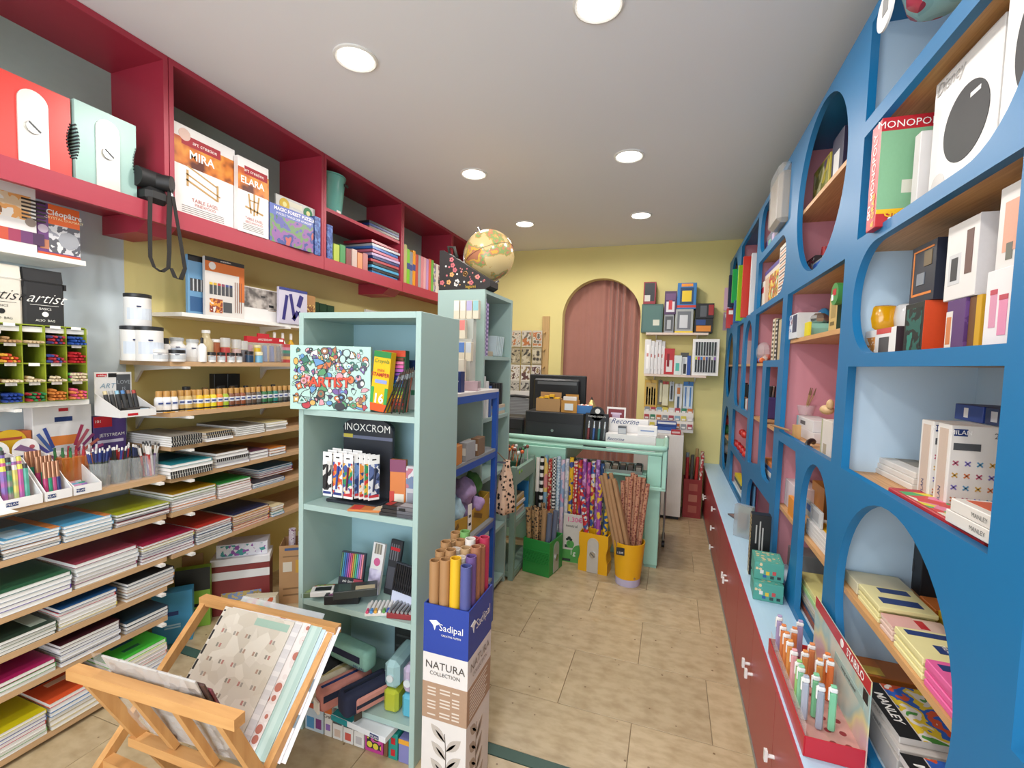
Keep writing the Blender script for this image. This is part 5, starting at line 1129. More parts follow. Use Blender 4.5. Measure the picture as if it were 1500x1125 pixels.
# ---------------------------------------------------------------- far white shelf: paint sets, lion picture, stencils, green tins
SZ = 1.7052; SX = -2.35
def sset(px0, px1, h, label, mat, pan, txt=(), x=SX, d=.02, rz=pi/2, rot=None, name='paint_set', cat='boxed set'):
    y0, y1 = y_at(px0, x, SZ), y_at(px1, x, SZ)
    return pack(name, label, cat, (x, (y0+y1)/2, SZ), rz, y1-y0, d, h, mat, None, pan, txt, rot=rot), y1-y0
t, w = sset(276, 302, .305, 'blue paint set behind the orange paint set', M('6a9ac0', .4), [(0, 1, .9, 1, K0), (.1, .95, .4, .6, M('c9ccce')), (.1, .95, .05, .3, M('2f5a88'))], x=SX-.03)
for i in range(4): B('printed_tube', -w*.4+w*.22*i, -w*.25+w*.22*i, -.0014, -.0005, .12, .185, M('3a3c40'), t)
t, w = sset(301, 358, .31, 'paint set with orange corner and row of tubes', M('d4cfca', .4), [(0, 1, .93, 1, K0), (.0, 1, .76, .93, M('c96a2a')), (.86, 1, .3, .76, M('c96a2a')), (.1, .42, .06, .3, PAT('blobs', ['e0d8d0', 'd8903a', '8a3a2a', 'e0d8d0'], 30)), (.44, .66, .08, .26, M('4a4c50'))], [('amsterdam', .014, .5, .965, W0)])
MB().cyl((-w*.33, -.0016, .265), (-w*.33, -.0006, .265), .02, n=18).build('printed_seal', M('dcd8d4'), t)
for i in range(6):
    B('printed_tube', -w*.4+w*.1*i, -w*.325+w*.1*i, -.0016, -.0006, .115, .165, M('44464a'), t); B('printed_tube', -w*.4+w*.1*i, -w*.325+w*.1*i, -.0016, -.0006, .165, .178, M(('d8b83a', 'c8a02c', 'b83a3a', '8a3a5a', '3a4a8a', '2a3a6a')[i]), t); 
for i in range(4): B('printed_brush', w*.24+w*.055*i, w*.255+w*.055*i, -.0016, -.0006, .03, .2, M('7a4a38'), t)
# lion picture: dark photo, white margin
y0, y1 = y_at(358, SX+.0, SZ), y_at(412, SX+.0, SZ)
t = T('lion_pad', 'drawing pad with a grey lion photograph and white margin', 'drawing pad', (SX, (y0+y1)/2, SZ), pi/2, rot=(radians(-8), 0, pi/2)); w = y1-y0
MB().bbox(-w/2, w/2, 0, .01, 0, .2, .001).build('pad', M('dedbd8'), t)
B('photo', -w/2+.002, w/2-.002, -.0008, 0, .075, .195, PAT('blobs', ['2a2624', '4a4440', '8a827c', 'b8b0a8'], 16, .5, 0, False), t)
B('printed_eye', .0, .03, -.0014, -.0008, .145, .155, K0, t); B('printed_nose', .05, .085, -.0014, -.0008, .09, .105, K0, t); B('printed_pencil', .04, .1, -.0014, -.0008, .068, .072, M('8a6a48'), t)
t, w = sset(409, 450, .225, 'violet lettering stencil pack leaning on the lion pad', M('c9c4d4', .3), [(0, 1, .92, 1, M('2f3a80'))], x=SX+.03)
for x0, x1, z0, z1, r_ in ((-.35, -.25, .1, .8, 10), (-.1, .0, .15, .85, -12), (.15, .3, .5, .85, 20), (.0, .12, .1, .4, 35), (.2, .3, .08, .4, -30)):
    B('printed_letter', x0*w, x1*w, -.002, -.0006, z0*.225, z1*.225, M('2e2a72', .4), t, rot=(0, radians(r_), 0))
t, w = sset(446, 462, .21, 'brown and gold card beside the violet stencil pack', M('a87a48', .5), [(.1, .9, .3, .7, PAT('blobs', ['d8b868', '7a4a28', 'c8a058'], 40))], x=SX+.0)
for i in range(3): pack('green_tin', ('left', 'middle', 'right')[i]+' dark green flat tin against the yellow wall', 'tin', (WL+.05, y_at(459+11.5*i, WL+.05, 1.72)+.02, SZ), pi/2, .075, .04, .2-.004*i, M('1f4a34', .4), 'dark green tins', [(.05, .95, .05, .95, M('24553c', .4))])
t, w = sset(462, 512, .085, 'tray of floral tags on the far end of the white shelf', M('a8a0a8', .5), [(.1, .95, .1, .8, PAT('cells', ['b0a8b4', 'c8a070', 'b8b0bc', '8a7a98'], 30))], x=SX+.04, d=.1)
t, w = sset(536, 566, .19, 'clear pack with red tipped tools near the red support block', GLASS('d0d0d0', .1, .5), [(.4, .6, .1, .9, M('a83a34')), (.7, .85, .1, .8, M('4a4a4c'))], x=SX)
t, w = sset(572, 600, .12, 'grey round tin lid farther along the white shelf', M('6a6660', .5), [(.2, .8, .2, .8, M('8a3a34'))], x=SX)
wall_shelf(1.685, 2.76, 4.2, -2.33, WHITEP, 'white wall shelf continuing towards the back of the yellow wall', .02, (3.2,), 'white wall shelves')
# ================================================================== front bookcase goods
IX0, IX1 = BX0+.0225, BX1-.0225
def bx(px, y, z): return min(max(x_at(px, y, z), IX0+.003), IX1-.003)
# --- top compartment
Z = BS[0]+.0006
ang = radians(15)
t = pack('artist_case', 'doodle printed case with red ARTIST lettering on the top shelf', 'case', (-1.222, 1.412, Z), ang, .315, .016, .245, M('a9c9bf', .4), None)
C = ['3a2f4a', '6a4a8c', '8a5a3a', 'c8a050', '2f6a5a', 'b03038', '5a8ab8', '1f1f22', 'd8d4cc', 'a9c9bf', 'a9c9bf', 'c86a30', '4a8a5a', 'd8909a']
rg = random.Random(4)
for i in range(230):
    cx, cz = rg.uniform(-.142, .142), rg.uniform(.015, .23); r = rg.uniform(.005, .015); k = rg.randint(5, 12); c = rg.choice(C)
    if abs(cx-.0) < .075 and abs(cz-.105) < .022: continue
    sx, a0 = rg.uniform(.6, 1.4), rg.random()*3
    pts = [(cx+sx*r*cos(2*pi*j/k+a0)*(1+.25*((j % 2)*2-1)*(k < 9)), cz+r*sin(2*pi*j/k+a0)*(1+.25*((j % 2)*2-1)*(k < 9))) for j in range(k)]
    pts = [(max(-.155, min(.155, a)), max(.002, min(.243, b_))) for a, b_ in pts]
    sc = lambda f: [(max(-.156, min(.156, cx+(a-cx)*f)), max(.001, min(.244, cz+(b_-cz)*f))) for a, b_ in pts]
    MB().prism(sc(1.22), -.0004-.00001*i, 0, 'y').build('printed_doodle', M('1f1b22', .4, var=0), t); MB().prism(pts, -.0005-.00001*i, 0, 'y').build('printed_doodle', M(c, .4, var=0), t)
    if i % 2 == 0: MB().prism(sc(.45), -.0007-.00001*i, 0, 'y').build('printed_doodle', M(rg.choice(C), .4, var=0), t)
TXT('ARTIST', t, .05, (0, -.0034, .105), RX_FACE_NY, M('8a1f1c', var=0), bold=.05); TXT('ARTIST', t, .05, (0, -.0038, .106), RX_FACE_NY, M('d8482c', var=0), bold=.015)
TXT('Be bravo!', t, .016, (.06, -.003, .175), RX_FACE_NY, W0); TXT('No Paint!', t, .016, (-.1, -.003, .135), RX_FACE_NY, W0)
t = pack('stamper_box', 'yellow box of sixteen stamper markers on the top shelf', 'marker box', (bx(555, 1.46, Z), 1.45, Z+.005), -.08, .078, .03, .225, M('e8b414', .4), None, [(0, 1, 0, .13, M('d8541f')), (0, 1, .9, 1, M('2a8040')), (.0, .18, .13, .4, M('3a9a48')), (.82, 1, .13, .4, M('3a9a48')), (.2, .9, .47, .53, M('8a9ad0'))], [('Crayola', .022, .5, .84, M('2a8040', var=0), dict(shear=.2)), ('mini', .02, .5, .69, M('b0302a', var=0)), ('STAMPER', .02, .5, .61, M('b0302a', var=0), dict(bold=.02)), ('16', .048, .5, .21, W0, dict(bold=.03))], rot=(0, radians(6), -.08))
t = pack('marker_case', 'clear case of rainbow markers with red header behind the yellow box', 'marker set', (bx(580, 1.52, Z), 1.50, Z), .05, .1, .03, .235, M('2f5a3a', .4), None, [(0, 1, .9, 1, M('c0401f'))])
for i, c in enumerate(['8a4a30', 'b83028', 'd86a28', 'e0b828', '8ac040', '2f8a4a', '3aa0c8', '2a60b0', '3a3a90', '7a4aa0', 'b060b0', 'd060a0', 'e07aa0', '6a3a28']): B('marker', -.02, .046, -.008, 0, .012+.0142*i, .023+.0142*i, M(c, .35), t)
pack('brush_card', 'white card pack with navy top on the top shelf', 'pack', (bx(603, 1.58, Z), 1.60, Z), .1, .055, .012, .2, M('d9dcde'), None, [(0, 1, .8, 1, M('24407c')), (.2, .8, .3, .4, M('4a8a6a'))])
for i in range(9):
    x = bx(584, 1.43, Z)-.03+.011*i
    p = T('paint_brush', '%s dark brush fanned in the clear sleeve at the right of the top shelf' % (ORD[i] if i else 'first'), 'brush', (x-.03, 1.425+.006*(i % 3), Z+.004+.003*(i % 3)), 0, 'brushes in the clear sleeve', rot=(0, radians(38+3*i), 0) if False else (0, radians(25-2*i), 0))
    MB().cyl((0, 0, 0), (0, 0, .13), .0026, .0035, n=6).build('handle', M(('2a2624', '3a2f2a', '6a3a2c')[i % 3], .35), p, smooth=40); MB().cyl((0, 0, .13), (0, 0, .15), .004, n=6).build('ferrule', STEEL, p, smooth=40); MB().cyl((0, 0, .15), (0, 0, .168), .004, .001, n=6).build('bristles', M('4a3a30'), p)
# --- second compartment
Z = BS[1]+.0006
xi = bx(537, 1.56, Z)
t = T('pen_rack', 'black counter rack with white brand lettering holding hanging pen cards', 'display rack', (xi, 1.56, Z), 0)
MB().bbox(-.12, .12, .0, .02, 0, .29, .004).build('panel', M('2a2c34', .4), t); MB().prism(arc(0, .285, .12, .05, 0, 180, 14), .0, .02, 'y').build('crest', M('2a2c34', .4), t)
MB().bbox(-.12, .12, -.1, .0, 0, .012, .003).build('foot', M('2a2c34', .4), t); B('stripe', -.12, .12, -.0008, .0, .245, .258, M('6a6e86'), t); B('price_tag', -.115, -.07, -.0016, .0, .247, .262, M('c8b44a'), t)
TXT('INOXCROM', t, .043, (0, -.0016, .29), RX_FACE_NY, W0, width=.95)
CARD_P = [PAT('cells', ['e8e6e4', 'd0ccc8', 'e4e2e0', '2a2a2c', 'e8e6e4'], 35), PAT('cells', ['e0dcd8', '3a4f9a', 'c84a34', 'd88a3a', 'e0dcd8'], 60), PAT('cells', ['b03038', 'e0a030', '3a5a9a', '2f8a5a', 'd8d0c8'], 60), PAT('cells', ['3a5a9a', '6a8ab8', '2a3a6a'], 60), PAT('cells', ['c84a34', 'd88a3a', '2a4a7a', 'e0d8d0'], 60), PAT('cells', ['1f3a2a', '3a8a5a', 'c83a34', 'd8b040'], 60), PAT('cells', ['2a3a5a', '5a6a9a', 'd8d8dc'], 60)]
for i, dx in enumerate((-.095, -.045, .003, .035, .058, .08, .1)):
    front = i < 3
    for k in range(3 if front else 1):
        y = 1.44+.022*k+(0 if front else .03)
        p = T('pen_card', ('white', 'blue and orange', 'red floral', 'blue', 'orange', 'dark green', 'navy')[i]+' pen card hanging in the black rack, '+('front', 'second', 'third')[k]+' of its hook', 'pen card', (xi+dx+.004*k, y, Z+.03+.004*k), 0 if front else radians(55), 'pen cards in the black rack')
        OBJ('card', box_me(.044, .003, .175), M('e9e7e6', .4), p)
        B('printed_panel', -.021, .021, -.0008, 0, .012, .14, CARD_P[i], p); B('hang_slot', -.008, .008, -.001, .0, .155, .16, K0, p); B('logo_panel', -.019, .019, -.0012, 0, .01, .02, M('b83038') if i > 1 else M('2a3a7a'), p)
        if k == 0: MB().cyl((-.004, -.004, .035), (.004, -.004, .125), .004, n=7).build('pen', M(('2a2a2c', '3a4f9a', '6a2a4a', '2a3a6a', '8a4a2a', '1f3a2a', '2a2f4a')[i], .3), p, smooth=40)
pack('pen_card', 'blue and white pen card left of the black rack', 'pen card', (bx(478, 1.5, Z), 1.53, Z), .3, .05, .012, .17, M('2f5590'), None, [(.1, .45, .1, .8, W0), (.55, .9, .1, .8, M('d8dce4'))])
pack('pen_sleeve', 'clear sleeve of orange pens standing right of the black rack', 'pen set', (bx(582, 1.5, Z), 1.50, Z), .15, .065, .018, .19, M('c8743a', .35), None, [(.0, 1, .75, 1, PAT('stripes', ['7a3a5a', '2a3a8a', '8a8a90', '2f7a5a'], .25, .4, 0, True, 'Generated')), (.1, .9, .05, .3, M('d8d0c0')), (.0, .3, .05, .35, M('b83a30'))])
pack('pen_sleeve', 'smaller clear sleeve of grey pens by the right side of the bookcase', 'pen set', (bx(604, 1.5, Z), 1.50, Z), .15, .055, .018, .17, M('b8b4b8', .35), None, [(.0, 1, .5, .95, PAT('cells', ['c8c4c8', 'b06a78', '6a7a98'], 50)), (.1, .9, .05, .4, M('8a8a94'))])
FL = 'flat packs at the front of the second shelf'
pack('pencil_pack', 'orange pencil pack lying at the front edge of the second shelf', 'pencil pack', (bx(540, 1.42, Z), 1.415, Z), .25, .16, .06, .008, M('c8783a'), FL, top=[(.05, .3, .1, .9, M('c83a34')), (.6, .95, .1, .9, M('d8c8a8'))])
for i in range(3): pack('eraser_pack', ('lower', 'middle', 'upper')[i]+' black pack in the little pile at the front of the second shelf', 'pack', (bx(575, 1.42, Z)+.004*i, 1.412, Z+.0125*i), .1-.08*i, .1, .06, .012, M(('241f1f', '2c2624', '1d1b1c')[i]), FL, top=[(.05, .3, .2, .8, M('a83030')), (.4, .9, .3, .7, M('5a5458'))])
for i in range(3): pack('eraser_pack', ('lower', 'middle', 'upper')[i]+' grey pack in the pile at the right front of the second shelf', 'pack', (IX1-.037, 1.412, Z+.0135*i), .05, .07, .06, .013, M(('4a4a50', '5a5a60', '6a666a')[i]), FL, top=[(.1, .9, .2, .8, M('a8a4a8'))])
pack('pencil_strip', 'strip of pastel pencils lying behind the flat packs', 'pencil set', (bx(582, 1.5, Z), 1.478, Z), 0, .12, .05, .009, M('d0ccc8'), FL, top=[(.05, .95, .05, .95, PAT('stripes', ['d8a050', 'c84a50', '6a9ac0', '4a8a5a', '8a6ab0', 'd8d0c0'], 1, .4, 0, True, 'Generated'))])
# --- third compartment
Z = BS[2]+.0006; P3 = 'pen sets on the third shelf'
t = pack('liner_set', 'dark pen set with twelve coloured tips standing on the third shelf', 'pen set', (bx(507, 1.5, Z), 1.52, Z+.003), .12, .11, .014, .15, M('3a3a48', .35), P3, [(.0, 1, .05, .32, M('2a2a34')), (.62, 1, .12, .3, M('b84a5a'))], [('ink liner', .016, .4, .22, W0, dict(shear=.3)), ('pen', .016, .4, .12, W0, dict(shear=.3))], rot=(radians(-12), 0, .12))
for i, c in enumerate(['5a7a58', '4a8aa0', '3a6ab0', '6a5aa8', 'b05aa0', 'd05a78', 'd08a48', '8ab058', '48a890', '7a8ac0', 'c07ab0', 'e08a90']): B('pen', -.05+.0085*i, -.0445+.0085*i, -.004, .002, .05, .145, M(c, .35), t)
t = pack('portrait_set', 'white sketch set with lilac portrait on the third shelf', 'pencil set', (bx(538, 1.5, Z), 1.53, Z+.003), -.1, .06, .014, .2, M('dcd8d8'), P3, [(0, 1, 0, .48, PAT('blobs', ['3a3840', '8a84a0', 'c8c0d8', 'e0dce4'], 14, .5, 0, False)), (.2, .8, .78, .98, PAT('stripes', ['7a746c', 'b0a898'], 2.5, .5, 0, True, 'Generated'))], rot=(radians(-12), 0, -.1))
MB().cyl((.002, -.0014, .125), (.002, -.0004, .125), .016, n=18).build('printed_seal', M('c85a8a'), t)
pack('charcoal_set', 'tall dark drawing set with red label on the third shelf', 'pencil set', (bx(563, 1.52, Z), 1.55, Z+.003), -.15, .06, .014, .215, M('2b2b30'), P3, [(.1, .9, .62, .92, PAT('stripes', ['6a6a70', '2b2b30'], 4, .4, 0, True, 'Generated')), (.1, .9, .8, .86, R0), (.1, .9, .1, .5, M('4a4a52'))], rot=(radians(-12), 0, -.15))
t = pack('fineliner_set', 'black set of fineliners in a row on the third shelf', 'pen set', (bx(586, 1.48, Z), 1.48, Z+.003), -.2, .115, .014, .16, M('3a3c44'), P3, [(.05, .95, .05, .4, M('c0c4d8')), (.2, .8, .5, .56, M('8a8a90'))], rot=(radians(-12), 0, -.2))
for i in range(10): B('pen', -.052+.0108*i, -.045+.0108*i, -.005, 0, .055, .155, M('1d1d20', .35), t)
FP = 'flat packs at the front of the third shelf'
for i, (px, yy, rz, w, d, h, c, lb, tops) in enumerate([(466, 1.43, .5, .13, .07, .02, '5a6a50', 'green landscape pencil tin', [(.05, .95, .1, .9, PAT('blobs', ['4a6a3a', '8a9a60', 'b84a3a', 'c8c8a0'], 22))]), (484, 1.425, .55, .15, .05, .02, 'd0ccc8', 'white and black brush pen pack', [(.1, .5, .2, .8, K0), (.55, .95, .1, .9, M('8a8a88'))]), (500, 1.42, .45, .13, .06, .035, '1f1f22', 'black patterned box', [(.05, .95, .1, .9, PAT('cells', ['1f1f22', 'd8d4d0', '2a2a2c', '7a4a6a'], 60))]), (520, 1.425, .6, .16, .07, .03, '2a302e', 'dark pencil box', [(.1, .4, .1, .9, M('3a4a44')), (.5, .95, .1, .5, M('b8a888'))])]):
    pack('flat_pack', lb+' lying at the left front of the third shelf', 'pack', (bx(px, yy, Z), yy, Z+(0, .0205, 0, .0356)[i]), rz, w, d, h, M(c, .35), FP, top=tops)
t = pack('brush_marker_set', 'white fan pack of coloured brush markers at the front of the third shelf', 'marker set', (bx(562, 1.42, Z), 1.412, Z), .45, .13, .08, .012, M('d8d4d0'), FP)
for i, c in enumerate(['c84a6a', '4a8ac8', 'd8a040', 'e8e4e0', '5a9a50', '3a5ab0', 'a04a98', 'd8704a']):
    MB().cyl((-.055+.015*i, .006, .017), (-.05+.0148*i, .075, .017), .0055, n=8).build('marker', M('e4e2e0', .35), t, smooth=40); MB().cyl((-.0555+.015*i, -.002, .017), (-.055+.015*i, .018, .017), .006, n=8).build('marker_cap', M(c, .35), t, smooth=40)
t = pack('silver_marker_set', 'red edged pack of silver markers at the right front of the third shelf', 'marker set', (bx(586, 1.42, Z), 1.415, Z), .2, .1, .08, .02, M('8a2a30'), FP)
for i in range(6): MB().cyl((-.04+.016*i, .002, .0255), (-.036+.016*i, .075, .0255), .006, n=8).build('marker', M(('9a9ca0', '8a8c90', 'a4a6aa')[i % 3], .3, .4), t, smooth=40)
# --- fourth compartment: pencil cases
Z = BS[3]+.0006
def pencil_case(label, loc, rz, w, d, h, mat, zip_c=None, extra=None, rot=None, r=.02, name='pencil_case'):
    t = T(name, label, 'pencil case', loc, rz, 'pencil cases on the fourth shelf', rot)
    bm = bmesh.new(); bmesh.ops.create_cube(bm, size=1)
    for v in bm.verts: v.co = (v.co.x*w, v.co.y*d+d/2, v.co.z*h+h/2)
    bmesh.ops.bevel(bm, geom=list(bm.edges), offset=min(r, h*.4, d*.4, w*.4), segments=3, affect='EDGES', profile=.5)
    m = MB(); m._bm(bm); m.build('pouch', mat, t, smooth=True)
    if zip_c: zp = MB().box(-w/2+.012, w/2-.012, d/2-.006, d/2+.006, h-.001, h+.0016).build('zip', zip_c, t); MB().bbox(w/2-.02, w/2-.006, d/2-.004, d/2+.004, h+.0016, h+.006, .001).build('zip_pull', STEEL, zp)
    return t
FAB = lambda c: M(c, .85, var=.12, vs=60)
xa = bx(503, 1.5, Z)
pencil_case('black pencil case at the back left of the fourth shelf', (IX0+.09, 1.50, Z), radians(86), .17, .075, .085, FAB('202024'))
c_ = pencil_case('cream pencil case lying beside the pink one', (IX0+.115, 1.43, Z), radians(64), .2, .065, .075, FAB('cfc6b2'), M('b8a878'))
c_ = pencil_case('salmon pink pencil case with navy stripe and white tag', (IX0+.205, 1.425, Z), radians(64), .21, .075, .085, FAB('c9847c'), N0)
B('stripe', -.1, .1, -.0012, .001, .045, .07, M('232a48', .8), c_); B('price_tag', -.115, -.108, .015, .055, -.0, .045, W0, c_)
c_ = pencil_case('navy pencil case with pink side pocket', (IX0+.305, 1.425, Z), radians(64), .2, .08, .09, FAB('232842'), M('1a1d30'))
MB().bbox(-.06, .085, -.012, .002, .012, .07, .006).build('side_pocket', FAB('c98a80'), c_); B('stripe', -.062, .086, -.0135, -.011, .035, .048, M('1d2238'), c_); B('price_tag', -.075, -.045, -.02, -.017, .0, .025, M('3a3228'), c_)
c_ = pencil_case('teal pencil case with navy stripe resting on top of the others', (IX0+.15, 1.475, Z+.098), radians(-10), .215, .07, .085, FAB('84b3a8'))
B('stripe', -.09, .075, -.0012, .001, .035, .062, M('1f2440', .8), c_); TXT('MILAN', c_, .02, (.07, -.002, .018), RX_FACE_NY, N0)
for i, (px, top_, bot, lb) in enumerate(((573, 'a8ccd0', 'b8c038', 'clear box with white lid part over lime green lower half'), (601, 'c0b0cc', '5ab8d4', 'clear box with lilac upper half over sky blue lower half'))):
    x = bx(px, 1.44, Z) if i == 0 else IX1-.028
    t = T('stacking_pencil_box', lb, 'pencil box', (x, 1.43, Z), radians(4), 'stacking pencil boxes')
    w_ = .062 if i == 0 else .05
    MB().bbox(-w_/2, w_/2, 0, .17, 0, .09, .012).build('lower_box', GLASS(bot, .2, .85), t); MB().bbox(-w_/2, w_/2, 0, .17, .091, .2, .018).build('upper_box', GLASS(top_, .2, .85), t)
    MB().cyl((0, -.005, .14), (0, .001, .14), .014, n=18).build('clasp', M('c8d0d4', .3), t, smooth=40)
pack('dark_case', 'dark grey ribbed case behind the clear boxes', 'case', (bx(590, 1.63, Z), 1.64, Z), 0, .1, .04, .23, M('2a302f', .5), None, [(.1, .9, .3+.1*0, .34, M('444a4a')), (.1, .9, .5, .54, M('444a4a')), (.1, .9, .7, .74, M('444a4a'))])
# --- lowest compartment: toy and stationery boxes
Z = .0006; LB = 'boxes in the lowest compartment'
def low(x0, x1, h, label, mat, pan=(), txt=(), y=1.41, d=.2): pack('toy_box', label, 'box', ((x0+x1)/2, y, Z), 0, x1-x0, d, h, mat, LB, pan, txt)
low(IX0+.004, IX0+.094, .115, 'pale blue game box with orange lid at the left of the lowest compartment', M('b9c6d0'), [(0, 1, .82, 1, M('b8503a')), (.1, .5, .1, .5, M('4a8ab8')), (.6, .9, .15, .5, M('7a3a78'))])
low(IX0+.1, IX0+.135, .125, 'narrow white box with orange corner in the lowest compartment', M('d9d6d2'), [(0, 1, .75, 1, M('c8662c')), (.2, .8, .2, .4, M('8a6ab0'))], [('Craft', .02, .5, .66, K0)])
for i in range(3): low(IX0+.14+.05*i, IX0+.186+.05*i, .105, '%s white box with dark grey label in the row of three' % ('left', 'middle', 'right')[i], M('dedcda'), [(.05, .95, .6, .95, M('4a4d50')), (.2, .8, .12, .4, M(('d0b8a8', 'c85a50', 'b8b4b8')[i]))])
low(IX0+.292, IX0+.372, .1, 'magenta toy car box in the lowest compartment', M('b83a8c'), [(.1, .9, .15, .85, PAT('dots', ['d8c840', '2a2a2c', 'c8509a'], 32))])
low(IX0+.376, IX0+.392, .095, 'thin brown box in the lowest compartment', M('7a5038')); low(IX0+.396, IX0+.436, .1, 'teal game box with red squares in the lowest compartment', M('1f8a80'), [(.3, .75, .6, .85, R0), (.3, .75, .15, .4, R0)])
low(IX0+.44, IX1-.003, .09, 'lilac box at the right of the lowest compartment', M('7a7ab0'), [(0, 1, .8, 1, M('d89a30'))])
t = pack('display_tray', 'teal and white pen tray lying across the boxes in the lowest compartment', 'tray', (IX0+.31, 1.415, .1265), radians(-9), .25, .12, .0, M('d8dce0')) if False else None
t = T('display_tray', 'teal and white pen tray lying across the boxes in the lowest compartment', 'tray', (IX0+.29, 1.366, .1075), 0, rot=(0, 0, radians(-5)))
MB().bbox(-.13, .13, 0, .12, 0, .022, .001).build('tray', M('dfe2e6', .5), t); B('printed_panel', -.13, -.05, -.0008, 0, 0, .022, M('1f8a90'), t); B('printed_panel', .06, .1, -.0014, 0, .004, .018, N0, t); TXT('MILAN', t, .012, (.08, -.002, .011), RX_FACE_NY, W0); B('lid_print', -.128, -.03, .002, .118, .0221, .023, M('1f8a90'), t); MB().cyl((-.09, .05, .0225), (-.09, .05, .024), .025, n=20).build('printed_disc', W0, t)

# ================================================================== cardboard tube stand with paper rolls
t = T('roll_display', 'tall printed cardboard display box full of coloured paper rolls', 'display box', (0, 0, 0))
QX0, QX1, QY0, QY1, QZ = -.738, -.575, 1.30, 1.50, .70
WHT = M('dcd7d4', .6); BLU = M('233f9a', .5)
def cutwall(poly, d0, d1, ax, nm): MB().prism(poly, d0, d1, ax).build(nm, BLU, t)
for a in ((QX0, QX1, QY0, QY0+.004), (QX0, QX1, QY1-.004, QY1), (QX0, QX0+.004, QY0+.004, QY1-.004), (QX1-.004, QX1, QY0+.004, QY1-.004)):
    MB().box(*a, 0, .535).build('lower_wall', WHT, t); MB().box(*a, .535, QZ-.0).build('upper_wall', BLU, t)
B('box_base', QX0+.004, QX1-.004, QY0+.004, QY1-.004, 0, .005, CARD, t)
TAN = M('a98a72', .6); w = QX1-QX0; xm = (QX0+QX1)/2; e = .0008
B('printed_panel', QX0, QX1, QY0-e, QY0, .31, .435, TAN, t); B('printed_panel', QX1, QX1+e, QY0, QY1, .31, .435, TAN, t)
TXT('NATURA', t, .036, (xm, QY0-.0014, .495), RX_FACE_NY, M('4a4440', var=0)); TXT('COLLECTION', t, .018, (xm, QY0-.0014, .468), RX_FACE_NY, M('4a4440', var=0))
TXT('NATURA', t, .04, (QX1+.0014, (QY0+QY1)/2, .497), RX_FACE_PX, M('8a7a72', var=0)); TXT('COLLECTION', t, .02, (QX1+.0014, (QY0+QY1)/2, .465), RX_FACE_PX, M('8a7a72', var=0))
TXT('Sadipal', t, .032, (xm+.02, QY0-.0014, .628), RX_FACE_NY, W0); TXT('CREATIVE PAPERS', t, .009, (xm+.02, QY0-.0014, .603), RX_FACE_NY, W0); TXT('Sadipal', t, .045, (QX1+.0014, QY0+.12, .625), RX_FACE_PX, W0)
MB().prism([(xm-.06, .645), (xm-.035, .65), (xm-.02, .64), (xm-.035, .632), (xm-.04, .615), (xm-.046, .632)], QY0-.0014, QY0, 'y').build('printed_emblem', W0, t)
MB().prism([(QY0+.015, .645), (QY0+.045, .652), (QY0+.06, .638), (QY0+.045, .632), (QY0+.04, .61), (QY0+.032, .632)], QX1, QX1+.0014, 'x').build('printed_emblem', W0, t)
for k in range(9):
    for i, wd in enumerate((.04, .05, .035)): 
        if (k+i) % 4 != 3: B('printed_text_line', QX0+.02+.045*i, QX0+.02+.045*i+wd*.75, QY0-.0014, QY0-.0008, .415-.0115*k, .4195-.0115*k, M('d8ccc0'), t)
    B('printed_text_line', QX1+.0008, QX1+.0014, QY0+.02, QY0+.17-.01*(k % 3), .415-.0115*k, .4195-.0115*k, M('cdbfb2'), t)
def leafspray(x0, flip, mat, ink):
    """stem with pointed leaves in the (u, z) plane; yields polygons"""
    out = []
    stem = [(x0+.02*sin(z*9)*flip, z) for z in [k*.03 for k in range(11)]]
    for a, b_ in zip(stem, stem[1:]): out.append(([(a[0]-.0012, a[1]), (a[0]+.0012, a[1]), (b_[0]+.0012, b_[1]), (b_[0]-.0012, b_[1])], ink))
    for k in range(1, 10):
        cx, cz = stem[k]; s = 1 if k % 2 else -1; L = .075
        a = radians(38)*s
        pts = []
        for j in range(7): u = j/6; pts.append((u*L, .016*sin(pi*u)))
        for j in range(5, 0, -1): u = j/6; pts.append((u*L, -.016*sin(pi*u)))
        ca, sa = cos(a), sin(a); f = lambda p: (cx+s*(p[0]*abs(ca)*.9+p[1]*.2*s)*1, cz+p[0]*.75+p[1]*.8)
        out.append(([(cx+s*p[0]*.72-p[1]*.7*s, cz+p[0]*.70+p[1]*.72) for p in pts], mat))
        out.append(([(cx+s*p[0]*.5-p[1]*.2*s+.0*s, cz+p[0]*.5+p[1]*.2) for p in pts], ink))
    return out
for poly, m_ in leafspray(xm-.01, 1, M('b8b0a8', var=0), M('6a625c', var=0)):
    if all(QX0+.002 < p[0] < QX1-.002 and p[1] < .3 for p in poly): MB().prism(poly, QY0-(.0012 if m_.name[-1:] else .001), QY0, 'y').build('printed_leaf', m_, t)
for poly, m_ in leafspray((QY0+QY1)/2, -1, M('a8988a', var=0), M('7a6a5c', var=0)):
    if all(QY0+.002 < p[0] < QY1-.002 and p[1] < .3 for p in poly): MB().prism(poly, QX1, QX1+.001, 'x').build('printed_leaf', m_, t)
k = 0
RW = [['kraft', 'kraft', 'bright yellow', 'slate blue'], ['kraft', 'kraft', 'white', 'violet'], ['kraft', 'white', 'pale brown', 'copper'], ['pale brown', 'kraft', 'white', 'copper'], ['kraft', 'leaf green', 'red', 'raspberry']]
RCO = {'kraft': 'a67c52', 'bright yellow': 'e0b020', 'slate blue': '4f5590', 'violet': '6a4f88', 'copper': 'a06a4c', 'raspberry': 'b0304f', 'white': 'd8d0c8', 'pale brown': 'b8966e', 'leaf green': '6fa05a', 'red': 'b8434c'}
